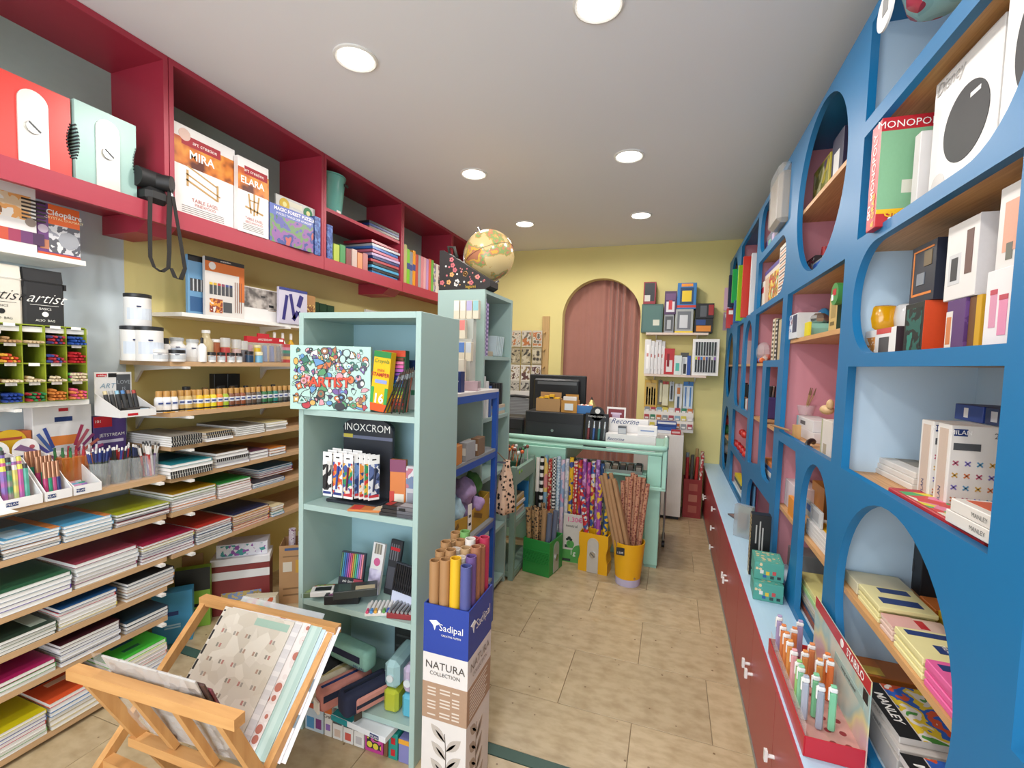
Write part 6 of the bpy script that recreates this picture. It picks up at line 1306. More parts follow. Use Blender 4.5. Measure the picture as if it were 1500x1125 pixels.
for r in range(5):
    for i in range(4):
        x = QX0+.0245+.0378*i; y = QY0+.0245+.0376*r; word = RW[r][i]
        MB().cyl((x, y, .006), (x, y, .838+.01*((k*7) % 3)+.008*r), .0182, n=18, hollow=.84).build('paper_roll', M(RCO[word], .5, var=.05), smooth=40,
            label='%s paper roll, %s in the %s row of the tall display box' % (word, ('leftmost', 'second', 'third', 'rightmost')[i], ('front', 'second', 'third', 'fourth', 'back')[r]), cat='paper roll', group='paper rolls in the display box'); k += 1

# ================================================================== wooden print rack (easel) with scrapbook papers
ez = .585; ER = (-1.615, 1.2, -1.02, 1.225); EF = (-1.575, .787, -.98, .82)
BEECH = WOOD('d3a066', 'c69158', 5., .45, 2); BEECHX = WOOD('d3a066', 'c69158', 5., .45, 0)
t = T('print_rack', 'folding beech wood browser rack holding patterned papers', 'rack', (0, 0, 0))
def bar(p0, p1, wx, wy, name, mat=BEECH):
    p0, p1 = Vector(p0), Vector(p1); d = (p1-p0); L = d.length; d.normalize()
    ax = Vector((1, 0, 0)) if abs(d.x) < .7 else Vector((0, 1, 0)); b_ = d.cross(ax).normalized(); a_ = b_.cross(d)
    vs = [p + a_*(sx*wx/2) + b_*(sy*wy/2) for p in (p0, p1) for sx in (-1, 1) for sy in (-1, 1)]
    return MB().add(vs, [(0, 1, 3, 2), (4, 6, 7, 5), (0, 4, 5, 1), (2, 3, 7, 6), (0, 2, 6, 4), (1, 5, 7, 3)]).build(name, mat, t)
bar((ER[0], ER[1], ez), (ER[2], ER[3], ez), .03, .028, 'rear_top_rail', BEECHX); bar((EF[0], EF[1], ez), (EF[2], EF[3], ez), .032, .03, 'front_top_rail', BEECHX)
def lerp(a, b_, u): return a+(b_-a)*u
tz, ty = .30, .925                                   # bottom of the V
for u in (.1, .9):
    xf_, yf_ = lerp(EF[0], EF[2], u), lerp(EF[1], EF[3], u); xr_, yr_ = lerp(ER[0], ER[2], u if u < .5 else .97), lerp(ER[1], ER[3], u)
    if u < .5: xr_ = lerp(ER[0], ER[2], .03)
    bar((xf_, yf_+.005, ez-.014), (xf_, ty+.145, .004), .026, .03, 'front_leg'); bar((xr_, yr_-.005, ez-.014), (xr_+(.032 if u > .5 else -.03)*0, ty-.29, .004), .022, .03, 'rear_leg')
for u in (.36, .63): xf_, yf_ = lerp(EF[0], EF[2], u), lerp(EF[1], EF[3], u); bar((xf_, yf_+.005, ez-.014), (xf_, ty-.005, tz+.02), .026, .018, 'slat')
bar((-1.53, ty-.012, tz), (-1.03, ty+.0, tz), .035, .028, 'front_lower_rail', BEECHX); bar((-1.6, ty-.05, tz-.06), (-1.03, ty-.05, tz-.06), .03, .025, 'rear_lower_rail', BEECHX)
lean = math.atan2(1.18-(ty+.02), ez-(tz+.02))
PM = [('white', M('dcd9dc', .6)), ('white feather printed', PAT('dots', ['7a8a98', 'e4e4ec', 'e8e8f0', 'e4e4ec'], 22, .6)), ('pale blue', M('bcd0d8', .6)), ('sage green', PAT('stripes', ['a8c0b8', 'b8ccc4'], 30, .6, 0)), ('pink floral printed', PAT('dots', ['b06a5a', 'd8ccc8', 'e0d8d4'], 30, .6)), ('grey ledger printed', PAT('stripes', ['c8c4c4', 'd8d4d2', 'ccc8c8'], 26, .6, 2)), ('beige map printed', PAT('cells', ['c8bfb0', 'cfc6b8', 'c4baaa', 'd4ccbe'], 26, .55))]
for i, (word, m_) in enumerate(PM):
    k = len(PM)-1-i
    x = (-1.155, -1.17, -1.2, -1.215, -1.26, -1.29, -1.318)[i]
    s = T('scrapbook_sheet', word+' scrapbook sheet leaning in the wooden rack', 'paper', (x, ty+.055-.0055*i, tz+.022), 0, 'papers in the wooden rack', rot=(-lean, 0, radians(2)))
    OBJ('sheet', box_me(.305, .0012, .365), m_, s)
    if i == 6:
        B('border', -.150, -.142, -.0006, 0, .01, .355, PAT('stripes', ['2a2626', 'd0c8bc', '2a2626'], 22, .6, 2), s); B('header', .0, .14, -.0006, 0, .33, .353, M('9ab4a4'), s)
        for a in range(5):
            for b_ in range(7):
                if (a*3+b_*2) % 4 != 1:
                    cx, cz = -.105+.052*a+.008*(b_ % 2), .035+.043*b_
                    for q in range(2): B('printed_motif', cx-.009+.012*q, cx-.002+.012*q, -.0007, 0, cz-.006, cz+.006, M(('a88a78', '8a8478', 'b07a70', '9a948a')[(a+b_+q) % 4], var=0), s)
s = T('plastic_sleeve', 'crumpled clear plastic sleeve behind the scrapbook sheets', 'sleeve', (-1.27, ty+.064, tz+.024), 0, rot=(-lean, 0, radians(2)))
OBJ('sleeve', box_me(.36, .004, .385), GLASS('d8dce0', .12, .35), s)
lf = math.atan2(ty-.02-.80, ez-(tz+.02))
for i, (w_, h_, m_, lb) in enumerate(((.34, .35, PAT('blobs', ['a8a29c', 'bab6b2', '948e8a'], 9, .35), 'grey printed paper pack in plastic on the front of the wooden rack'), (.33, .335, M('4a3430', .4), 'dark edged paper pack in the front of the wooden rack'), (.3, .31, M('7a3a44', .4), 'maroon edged paper pack in the front of the wooden rack'))):
    s = T('paper_pack', lb, 'paper pack', (-1.31+.02*i, ty+.012+.008*i, tz+.022), 0, 'paper packs on the rack front', rot=(lf, 0, radians(3)))
    OBJ('pack', box_me(w_, .006, h_), m_, s)
s = T('plastic_sleeve', 'crinkled clear plastic wrapped over the front pack of the wooden rack', 'sleeve', (-1.34, ty+.004, tz+.03), 0, rot=(lf, 0, radians(3)))
m = MB(); nx, nz_ = 26, 16; vs = []; fs = []; rg = random.Random(2)
for a in range(nx+1):
    for b_ in range(nz_+1): vs.append((-.18+.36*a/nx, rg.uniform(-.006, .003), .36*b_/nz_))
for a in range(nx):
    for b_ in range(nz_): q = a*(nz_+1)+b_; fs.append((q, q+nz_+1, q+nz_+2, q+1))
m.add(vs, fs).build('wrap', GLASS('eef0f4', .05, .22), s)
# ================================================================== goods on the blue shelving (front faces the aisle, -x)
RZ = -pi/2
LVT = {k: z+.0075 for k, z in zip('abcde', LV)}; LVT['g'] = 1.6525; LVT['f'] = ZT+.0205
def rbox(px0, px1, x, z, h, mat, label, name='box', cat='box', d=.12, pan=(), txt=(), top=(), ttop=(), side=None, rz=0., group=None, pz=None):
    pz = z+h*.4 if pz is None else pz
    ya, yb_ = y_at(px0, x, pz), y_at(px1, x, pz); w = abs(ya-yb_)-.003
    m = M(mat, .45) if isinstance(mat, str) else mat
    return pack(name, label, cat, (x, (ya+yb_)/2, z), RZ+rz, w, d, h, m, group, pan, txt, top, ttop, sides=[(1, 0, 1, 0, 1, M(side, .45) if isinstance(side, str) else side)] if side else ())
def blk(c): return M(c, .45)
# --- column 1, row a
t = T('spotted_basket', 'pale blue basket with crimson spots at the top right', 'basket', (.545, 1.31, LVT['a']+.1), 0)
MB().lathe([(.06, 0), (.085, .02), (.105, .09), (.1, .09), (.08, .025), (.0001, .012)], 24, mat=Matrix.Diagonal((.8, 1.3, 1, 1))).build('bowl', PAT('dots', ['a8304a', '8fc4cc', '9ccfd6'], 14, .4), t, smooth=40)
MB().cyl((-.085, .09, .05), (-.09, .09, .05), .045, n=24).build('tag', M('e4e2de'), t, smooth=40); B('barcode', -.0912, -.09, .07, .1, .04, .08, M('8a8a8a'), t)
MB().tube([(0, -.11, .085), (0, -.08, .15), (0, 0, .175), (0, .08, .15), (0, .11, .085)], .006, 8).build('handle', M('2a2a2c'), t, smooth=True)
rbox(1300, 1370, .6, LVT['a'], .099, GLASS('c8ccd0', .1, .5), 'clear plastic tray under the spotted basket', 'clear_tray', 'tray', d=.2)
rbox(1290, 1300, .62, LVT['a'], .16, 'c46a5a', 'coral pack beside the clear plastic tray', 'coral_pack', 'pack', d=.05)
# --- row b: game box and lamp boxes
z = LVT['b']
yb0 = y_at(1287, .505, z+.1)
t = pack('board_game', 'red and green board game box standing out of the shelf', 'board game', (.565, yb0, z), 0, .125, .062, .285, M('b8232b', .4), None, [(.0, 1, .16, .88, M('7dae86')), (.0, 1, .88, 1, R0), (.42, .95, .3, .42, M('d8d4c4')), (.0, 1, .12, .16, Y0)], [('MONOPOLY', .026, .5, .93, W0), ('GRAB', .026, .4, .115, Y0, dict(bold=.02)), ('& GO', .026, .45, .05, W0, dict(bold=.02))])
TXT('MONOPOLY', t, .032, (-.0637, .031, .17), (0, -pi/2, 0), W0); TXT('& GRAB', t, .026, (-.0637, .02, .05), (0, -pi/2, 0), Y0, bold=.02); TXT('GO', t, .026, (-.0637, .045, .05), (0, -pi/2, 0), W0, bold=.02)
pack('card_box', 'plain grey white box between the game and the lamp box', 'box', (.61, yb0-.075, z), 0, .1, .03, .21, M('cfcbc8'))
def lamp_box(px0, px1, h, label, x):
    t = rbox(px0, px1, x, z, h, 'e4e1de', label, 'lamp_box', 'box', d=.15, pan=[(0, 1, 0, .05, M('b89a50'))], txt=[('Disney', .04, .26, .92, M('a8a4a0', var=0), dict(shear=.3))], group='white lamp boxes', pz=z+.12)
    w = abs(y_at(px0, x, z+.12)-y_at(px1, x, z+.12))
    MB().cyl((w*.08, -.001, h*.52), (w*.08, .0, h*.52), .001, n=4).build('printed_seal', W0, t)
    m = MB(); m.prism(arc(w*.06, h*.5, w*.33, h*.26, 0, 354, 40), -.0012, -.0002, 'y'); m.build('printed_lamp', M('2a2a2c', .6, var=0), t)
    B('printed_highlight', .12*w, .26*w, -.0018, -.001, .64*h, .67*h, W0, t)
    MB().prism(arc(-w*.32, h*.16, w*.12, w*.12, 0, 345, 24), -.0012, -.0002, 'y').build('printed_seal', M('cfcac6', var=0), t)
lamp_box(1362, 1462, .305, 'large white lamp box with dark oval print beside the board game', .575)
lamp_box(1466, 1560, .34, 'large white lamp box cut by the right picture edge', .545)
# --- row c: mugs and their boxes
z = LVT['c']; G = 'gift boxes in the rounded opening'
t = rbox(1266, 1312, .57, z, .085, 'e6e2de', 'low white mug box under the yellow mug', 'mug_box', pan=[(.4, .85, .82, 1, M('c8504a')), (.06, .36, .12, .75, PAT('blobs', ['e6e2de', 'c8843a', 'e6e2de'], 30)), (.5, .8, .15, .7, M('55504e'))], d=.12, side='3a2a30', group=G)
def mug(px, x, z0, col, label, s=1.):
    y = y_at(px, x, z0+.04); t = T('mug', label, 'mug', (x, y, z0), 0, 'glazed mugs')
    MB().lathe([(.03*s, 0), (.042*s, .012*s), (.046*s, .04*s), (.042*s, .075*s), (.038*s, .08*s), (.037*s, .078*s), (.04*s, .04*s), (.0001, .02*s)], 24).build('cup', M(col, .15, coat=.5), t, smooth=True)
    MB().tube([(-.03*s, .03*s, .06*s), (-.045*s, .05*s, .055*s), (-.05*s, .055*s, .035*s), (-.03*s, .035*s, .02*s)], .006*s, 8).build('handle', M(col, .15, coat=.5), t, smooth=True)
mug(1291, .62, z+.086, 'e0a010', 'glossy yellow mug on the low white box')
mug(1337, .68, z+.086, 'e6e4e2', 'glossy white mug beside the yellow mug')
pack('mug_riser', 'plain white box under the white mug', 'box', (.62, y_at(1322, .62, z+.05)-.045, z), RZ, .08, .12, .0855, M('dcd8d6'))
t = rbox(1323, 1352, .57, z, .135, '1e2422', 'black box with dark green print and orange side', 'gift_box', d=.12, pan=[(.12, .88, .12, .9, PAT('blobs', ['16201e', '1f5a50', '16201e', '2a7a6a'], 20))], side='d0481f', group=G)
B('printed_panel', .0455, .0475, .03, .09, .05, .08, N0, t) if False else None
t = rbox(1333, 1370, .58, z+.136, .145, '262a36', 'dark navy box with orange outlines on top of the black box', 'gift_box', d=.12, pan=[(.1, .9, .12, .16, M('d07a30')), (.1, .14, .12, .9, M('d07a30')), (.1, .9, .88, .91, M('d07a30')), (.55, .85, .6, .85, M('6a5a40')), (.3, .6, .3, .5, M('7a8088'))], side='1a2030', group=G)
t = rbox(1384, 1412, .575, z, .12, '5a3a6e', 'purple box with yellow lettering', 'gift_box', d=.12, pan=[(.0, .35, .1, .8, M('d8d0c8')), (.05, .3, .2, .7, M('c87a48'))], side=PAT('blobs', ['54306a', '6a4480'], 20), group=G)
t = rbox(1416, 1436, .58, z, .12, '6a4628', 'brown and gold box between the purple and white boxes', 'gift_box', d=.12, pan=[(.6, 1, 0, 1, M('c89a20'))], side='c89a20', group=G)
t = rbox(1384, 1432, .575, z+.121, .165, 'dedad6', 'white mug box with black mug picture on the upper tier', 'gift_box', d=.14, pan=[(.12, .5, .2, .6, M('c8c8c8')), (.2, .42, .25, .55, M('3a3a3c')), (.65, .85, .3, .85, M('6a5048'))], side='d4d0d0', group=G)
t = rbox(1440, 1482, .55, z, .15, 'e2dcdc', 'white box with two pink lidded cups printed on it', 'gift_box', d=.14, pan=[(.2, .45, .3, .7, M('d090a8')), (.55, .85, .2, .62, M('d88aa8')), (.2, .45, .7, .76, M('b84a58')), (.55, .85, .62, .68, M('b84a58'))], side='d8d4d4', group=G)
t = rbox(1460, 1530, .56, z+.151, .15, 'd8d4d0', 'white box with peach figure print at the right edge', 'gift_box', d=.14, pan=[(.15, .7, .2, .8, M('d8a088')), (.25, .4, .1, .3, M('6a6a60'))], group=G)
# --- row d: coloured pencil boxes
z = LVT['d']
for i in range(3): rbox(1240+3*i, 1335+2*i, .625+.004*i, z+.0165*i, .016, 'dcd6ce', ('lowest', 'middle', 'top')[i]+' flat white pencil box in the left pile of the square opening', 'pencil_box', 'pencil box', d=.13, pan=[(.05, .2, .15, .85, N0)], top=[(.05, .6, .1, .9, M('c8c4bc')), (.3, .8, .3, .7, M('8a8478'))], txt=[('24', .012, .3, .5, M('8a8a88', var=0))], group='flat pencil boxes', pz=z)
for i in range(2): 
    yy = y_at(1408+30*i, .66, z+.1)
    t = pack('pencil_box', ('left', 'right')[i]+' upright box of coloured pencils with flower crosses', 'pencil box', (.66, yy+.02, z), 0, .1, .055, .2, M('dcd8d2'), 'upright pencil boxes', [(.05, .3, .88, .96, N0), (.06, .55, .72, .8, M('4a4d50'))], [('MILAN', .014, .17, .92, W0), ('24', .018, .85, .9, M('6a6a6a', var=0))])
    for a in range(4):
        for b_ in range(4): 
            c = M(('c87a50', 'b05a70', '7a70b0', '5a90b0', 'c8a050')[(a+b_*2) % 5], var=0)
            for r_ in (45, -45): B('printed_cross', -.007, .007, -.001, -.0004, -.0015, .0015, c, t, rot=(0, radians(r_), 0)).location = (-.038+.022*a, -.0007, .03+.028*b_)
    MB().prism([(.015, .0), (.05, .0), (.05, .07)], -.0012, -.0003, 'y').build('printed_pencil', R0, t)
    B('spine_print', -.0508, -.05, .01, .045, .01, .19, M('c4b0a0'), t); TXT('MILAN', t, .016, (-.0514, .028, .03), (0, -pi/2, 0), N0)
rbox(1398, 1440, .70, z+.2015, .04, '27408a', 'navy box lying on the upright pencil boxes', 'pencil_box', 'pencil box', d=.08, pan=[(.35, .5, .2, .8, W0)])
rbox(1442, 1475, .70, z+.2015, .04, '1f2f5a', 'darker navy box beside the navy box on top', 'pencil_box', 'pencil box', d=.08, pan=[(.3, .6, .2, .8, M('c8c8cc'))])
rbox(1300, 1440, .545, z, .02, 'b0262c', 'red flat paint box at the front of the square opening', 'paint_box', 'paint box', d=.075, top=[(.1, .9, .1, .9, PAT('cells', ['d8c830', 'c83a3a', '4aa060', 'd87a9a', 'd8d0c0'], 25))], pz=z)
for i in range(2): rbox(1382+6*i, 1448, .535, z+.0212+.0255*i, .025, 'd8d2ca', ('lower', 'upper')[i]+' white felt pen box at the front right of the square opening', 'pen_box', 'pen box', d=.09, txt=[('MANLEY', .012, .75, .5, M('5a5a5a', var=0))], top=[(.1, .7, .2, .8, M(('c8c4bc', 'c0583a')[i]))], pz=z)
MB().prism([(0, 0), (.05, 0), (.02, .12)], .0, .06, 'y').build('folded_card', M('d8d0b4'), loc=(.72, 1.06, z), label='cream folded card at the right of the square opening', cat='card')
# --- row e: sticky notes and base: pastel boxes
z = LVT['e']
def pads(px0, px1, n, th, x, z, mat, label, d, tops, txt=(), group='sticky note pads', name='note_pad'):
    for i in range(n):
        rbox(px0, px1, x+.003*((i*7) % 3), z+(th+.0006)*i, th, mat, label % (ORD[n-1-i]), name, 'note pad', d=d, top=tops if i == n-1 else (), ttop=txt if i == n-1 else (), group=group, pz=z)
NV = N0
rbox(1237, 1255, .56, z, .035, 'cfc8a8', 'cream pad pile at the far end of the arched opening shelf', 'note_pad', 'note pad', d=.14, pz=z)
pads(1256, 1286, 4, .011, .555, z, 'ddd49a', '%s pad in the pale yellow pile nearest the far end', .13, [(.08, .3, .3, .85, NV), (.55, .8, .15, .85, NV)])
pads(1288, 1306, 3, .010, .552, z, 'd8bcae', '%s pad in the pink and cream pile', .13, [(.0, 1, .0, .5, M('d8a8a0')), (.2, .8, .5, .65, R0)])
pads(1308, 1350, 4, .012, .55, z, 'e0d79c', '%s pad in the wide pale yellow pile', .13, [(.08, .25, .1, .9, NV), (.5, .75, .35, .65, NV)], [('MILAN', .014, .62, .5, W0)])
pads(1352, 1420, 4, .014, .548, z, 'dc5f98', '%s pad in the bright pink pile', .13, [(.1, .24, .1, .9, NV), (.6, .75, .2, .8, NV)], [('MILAN', .014, .67, .5, W0)])
rbox(1244, 1300, .70, z, .05, 'a0222c', 'dark red box at the back of the arched opening shelf', 'box', d=.08, pz=z)
for i, (px, c) in enumerate(((1345, 'c8702a'), (1372, 'c8a82a'), (1392, '8ab03a'), (1410, '3a4a8a'))): rbox(px, px+24, .70, z, .04+.008*(i % 2), c, ('orange', 'yellow', 'lime', 'navy')[i]+' fluorescent pad at the back of the arched opening shelf', 'note_pad', 'note pad', d=.07, group='fluorescent pads at the back', pz=z)
t = rbox(1325, 1352, .74, z+.051, .16, '222024', 'black and red bag pack behind the sticky notes', 'bag_pack', 'pack', d=.06, pan=[(0, .15, 0, 1, R0), (.3, .6, .35, .6, M('3a3a3e'))])
t.location.z = z+.0005
z = LVT['f']
for i in range(3): rbox(1236, 1254, .57+.005*i, z+.022*i, .0214, 'b8661f' if i == 2 else 'c8a878', ('lowest', 'middle', 'top')[i]+' orange pencil box at the far side of the base opening', 'pencil_box', 'pencil box', d=.15, top=[(.1, .9, .1, .5, PAT('stripes', ['c8702a', 'd8b040', '3a8a4a', '2a5a9a'], .5, .5, 0, True, 'Generated'))] if i == 2 else (), group='orange pencil boxes', pz=z)
def manley(px0, px1, x, z, n, rz, off):
    for i in range(n):
        top = [(0, 1, .0, .28, K0), (.0, 1, .3, .95, PAT('blobs', ['d8d0c8', 'c8502a', '2a5ab0', 'd8b82a', 'd8d0c8', '4a8a3a'], 14))] if i == n-1 else ()
        rbox(px0, px1, x+.004*((i*5) % 3), z+.0185*i, .018, 'c9c2bc', '%s crayon box from the top of the %s lettered pile' % (ORD[n-1-i], off), 'crayon_box', 'crayon box', d=.16, top=top, ttop=[('MANLEY', .03, .5, .14, W0, dict(bold=.02))] if i == n-1 else (), txt=[('MANLEY', .012, .5, .5, M('5a5a5a', var=0))], rz=rz, group='crayon boxes in the base opening', pz=z)
manley(1262, 1312, .55, z+.067, 2, .06, 'farther')
manley(1268, 1345, .54, z, 6, .0, 'nearer') if False else manley(1316, 1375, .545, z, 5, .05, 'nearer')
rbox(1262, 1312, .55, z, .0664, 'b8b2ac', 'pale box under the farther lettered pile', 'box', d=.16, pz=z)
pads(1376, 1425, 4, .016, .545, z+.09, 'd8d0c4', '%s pad in the magenta and orange flag pile', .13, [(.1, .55, .1, .9, M('c0308a')), (.58, .95, .1, .9, M('d8652a'))], group='flag pads')
rbox(1376, 1440, .545, z, .089, '8a8a84', 'grey carton under the magenta flag pads', 'carton', d=.15, pz=z, top=[(.1, .9, .1, .9, PAT('stripes', ['6ab04a', 'd8d040', 'c84a4a', '7ac0d0', 'd8d4d0'], 1, .5, 1, True, 'Generated'))])
# --- F ellipse
z = LVT['a']
t = rbox(1190, 1214, .6, z, .2, 'b8a840', 'yellow patterned craft kit in the tall oval opening', 'craft_kit', 'kit box', d=.05, pan=[(.05, .95, .05, .95, PAT('cells', ['c8b848', '8a8a4a', 'd8d0a0', '6a5a70'], 25))])
rbox(1217, 1234, .6, z, .23, '2e2a44', 'dark box with a white face shape in the tall oval opening', 'mask_box', 'box', d=.05, pan=[(.2, .7, .1, .7, M('d8d6d4'))])
z = LVT['b']
for i in range(2): jar_y = y_at(1206+9*i, .66, z+.08); t = T('glue_bottle', ('nearer', 'farther')[1-i]+' white glue bottle with red cap in the tall oval opening', 'bottle', (.66, jar_y, z), 0, 'red capped glue bottles'); MB().lathe([(.028, 0), (.03, .005), (.03, .12), (.012, .155)], 18).build('body', M('d8dce4', .35), t, smooth=40); MB().lathe([(.016, .155), (.013, .195), (.0001, .197)], 14).build('cap', M('b83a3e'), t, smooth=40); B('label_print', -.0315, -.0295, -.015, .018, .04, .1, M('3a5a9a'), t)
rbox(1178, 1192, .60, z, .14, '2a2428', 'black box with white dots in the tall oval opening', 'box', d=.03, pan=[(.05, .95, .2, .95, PAT('dots', ['e8e0dc', '2a2428', 'c86a8a'], 50))])
rbox(1187, 1205, .58, z, .09, GLASS('c8d4dc', .1, .5), 'clear pack with a blue fan in the tall oval opening', 'clear_pack', 'pack', d=.02, pan=[(.2, .8, .2, .9, M('2f5fb0'))])
# --- G: two tiers
z = LVT['g']
t = rbox(1149, 1168, .535, z, .115, 'cfd4d8', 'white box with winter figures print on the pink shelf', 'box', d=.09, pan=[(.05, .6, .3, .95, PAT('blobs', ['c8d0dc', '5a6a98', 'd8dce4', '7a3a4a'], 25)), (.65, .95, .25, .95, M('3a3f58'))], side='c8c4c2')
for i in range(3): rbox(1179+4*i, 1182.5+4*i, .64, z, .1-.004*i, ('d8d4d0', '5a6878', '8a949c')[i], ('white', 'slate', 'grey')[i]+' thin pack behind the winter box', 'thin_pack', 'pack', d=.09, group='thin packs on the pink shelf')
t = T('lunch_box', 'mint green half round box with crumpled foil on top', 'box', (.62, y_at(1199, .62, z+.03), z), 0)
MB().prism([(-.055, 0), (.055, 0), (.06, .04), (.045, .062), (-.045, .062), (-.06, .04)], -.05, .05, 'x').build('tub', M('8fc4b0', .4), t)
MB().ball((0, .0, .085), .04, 9, 6, (1, 1, .7)).build('foil', M('c8c8c6', .2, .9), t)
rbox(1178, 1184, .545, z, .06, 'd8c820', 'yellow ribbed pack beside the mint box', 'yellow_pack', 'pack', d=.012)
t = T('round_tin', 'sky blue round ball box standing on the pink shelf', 'box', (.67, y_at(1206, .67, z+.1), z+.075), 0)
MB().ball((0, 0, 0), .075, 20, 12, (.45, 1, 1)).build('shell', M('3a90c4', .25), t, smooth=True)
rbox(1214, 1226, .58, z, .14, 'c2a668', 'kraft and green tall carton on the pink shelf', 'carton', d=.09, pan=[(.25, .8, .4, .8, M('a08850')), (.2, .7, .2, .3, M('6a5a30'))], side='2f4a3a')
t = T('round_tin', 'green round lid with red label leaning on the kraft carton', 'tin lid', (.545, y_at(1223, .545, z+.15), z+.13), 0)
MB().cyl((0, 0, .0), (.02, 0, 0), .04, n=28).build('lid', M('3f8a4a', .35), t, smooth=40); B('label_print', -.001, 0, -.018, .018, -.005, .018, R0, t); B('price_tag', -.0014, -.0002, .01, .028, -.022, -.0, W0, t)
z = LVT['d']
rbox(1202, 1217, .55, z, .135, 'd4ccc4', 'tall white carton with green edge in the pink opening', 'carton', d=.1, pan=[(0, .12, 0, 1, M('a8a888')), (.3, .6, .08, .35, M('a89880'))], side='d8d2cc')
rbox(1166, 1192, .6, z, .045, 'd8d4d4', 'lower white carton with pale print', 'carton', d=.09, pan=[(0, .2, 0, 1, M('a8ccd0'))]); rbox(1167, 1191, .6, z+.0455, .05, 'd8d6d4', 'white carton with barcode on the lower white carton', 'carton', d=.09, pan=[(.25, .55, .35, .7, M('5a5a5a')), (0, .1, 0, 1, M('9ac4c8'))])
t = T('brush_pot', 'glass pot of brushes standing on the white cartons', 'brush pot', (.64, y_at(1180, .64, z+.13), z+.096), 0)
MB().lathe([(.035, 0), (.045, .05), (.044, .05), (.034, .003), (.0001, .003)], 20).build('pot', GLASS('e8d8d8', .05, .3), t, smooth=40)
for i, (a, b_) in enumerate(((.0, .12), (.01, .09), (-.0, -.1), (.01, -.12), (0, -.07))):
    p = T('paint_brush', ('long left leaning', 'left leaning', 'right leaning', 'long right leaning', 'short right leaning')[i]+' brush in the glass pot', 'brush', (.64, y_at(1180, .64, z+.13), z+.1), 0, 'brushes in the glass pot')
    MB().cyl((0, -b_*.2, 0), (a, b_*.7, .1), .003, n=6).build('handle', M('b8946a'), p, smooth=40); MB().cyl((a, b_*.7, .1), (a, b_*.95, .135), .004, .0015, n=6).build('bristles', M('8a6a50'), p)
t = T('wood_figure', 'small pale wooden animal figure on the white carton', 'figure', (.6, y_at(1211, .6, z+.15), z+.1355), 0)
MB().ball((0, 0, .025), .025, 12, 8, (1, 1.4, .8)).ball((0, -.035, .05), .014, 10, 6, (1, 1, 1.4)).build('body', WOOD('d8b888', 'c8a474', 5, .5, 0), t, smooth=True)
pack('wood_block', 'small wooden block at the front of the pink opening', 'block', (.545, y_at(1161, .545, z+.02), z), RZ, .03, .03, .065, WOOD('c8a068', 'b88c54', 5, .5, 2))
MB().cyl((.52, y_at(1163, .53, z+.02)+.03, z+.042), (.50, y_at(1163, .53, z+.02)+.36, z+.03), .006, .004, n=8).build('wooden_rod', M('9a7650'), smooth=40, label='wooden rod poking out along the blue panel', cat='rod')
MB().tube([(.56+.02*cos(a*.5), y_at(1188, .56, z)+.05-.012*a, z+.014+.012*sin(a*.6)) for a in range(9)], .01, 8).build('beaded_cord', M('1d1b1c', .4), smooth=True, label='thick black cord lying in front of the white cartons', cat='cord')
MB().prism([(0, 0), (.05, 0), (.008, .06)], -.01, .01, 'x').build('folded_leaflet', M('d4dae4'), loc=(.56, 1.80, z), label='white and blue folded leaflet at the near end of the pink opening', cat='leaflet')
# --- H / I shelf e and base
z = LVT['e']
t = rbox(1145, 1166, .57, z, .13, 'dccdd0', 'open white and pink carton of markers', 'carton', d=.1, pan=[(0, .3, 0, 1, M('d8d6d2')), (.05, .2, .1, .5, M('4a4a48'))])
for i, (w_, c) in enumerate((('black', '1f1f22'), ('blue', '3a3aa8'), ('violet', '5a3a90'), ('red', 'a83a44'), ('green', '2f7a4a'))): MB().cyl((.62, y_at(1150+4.2*i, .6, z+.1), z+.131), (.62, y_at(1150+4.2*i, .6, z+.1), z+.175), .011, n=10).build('marker', M(c, .35), smooth=40, label=w_+' marker lying on the open white and pink carton', cat='marker', group='markers above the carton')
rbox(1154, 1163, .55, z, .085, 'd88a2a', 'orange pack in front of the white and pink carton', 'pack', 'pack', d=.018)
rbox(1188, 1206, .64, z, .17, 'b87830', 'open brown carton behind the arch', 'carton', d=.12, side='8a5a28')
rbox(1178, 1202, .57, z+.061, .065, 'c8c8c6', 'grey printed envelope standing behind the arch', 'envelope', 'envelope', d=.01, pan=[(.15, .4, .4, .8, M('5a7ab8')), (.5, .9, .2, .8, M('a8a8a8'))]).location.z = z+.062
for i in range(4): rbox(1180, 1208, .56, z+.0155*i, .015, 'd4d0cc', '%s clear packed pad in the pile behind the arch' % ORD[3-i], 'note_pad', 'note pad', d=.1, top=[(.2, .9, .2, .6, Y0)] if i == 3 else (), group='clear packed pads', pz=z)
rbox(1166, 1179, .56, z, .03, 'b8905c', 'kraft wrapped bundle beside the clear packed pads', 'bundle', 'bundle', d=.1, pz=z)
z = LVT['f']
for i, (c, lb) in enumerate((('8a4a38', 'rust folder'), ('5a6a80', 'slate folder'), ('a8a090', 'grey folder'), ('cfc8c0', 'white pad'), ('a8c888', 'pale green folder'), ('d8d08a', 'pale yellow envelope'))):
    rbox(1168, 1204, .555+.004*(i % 2), z+.02*i, .0194, c, lb+' in the pile at the bottom of the arch', 'folder', 'folder', d=.22, group='folders at the bottom of the arch', pz=z+.05)
rbox(1145, 1163, .6, z, .1, '8a8a88', 'grey magazine pile at the far bottom of the arch', 'magazines', 'magazines', d=.2)
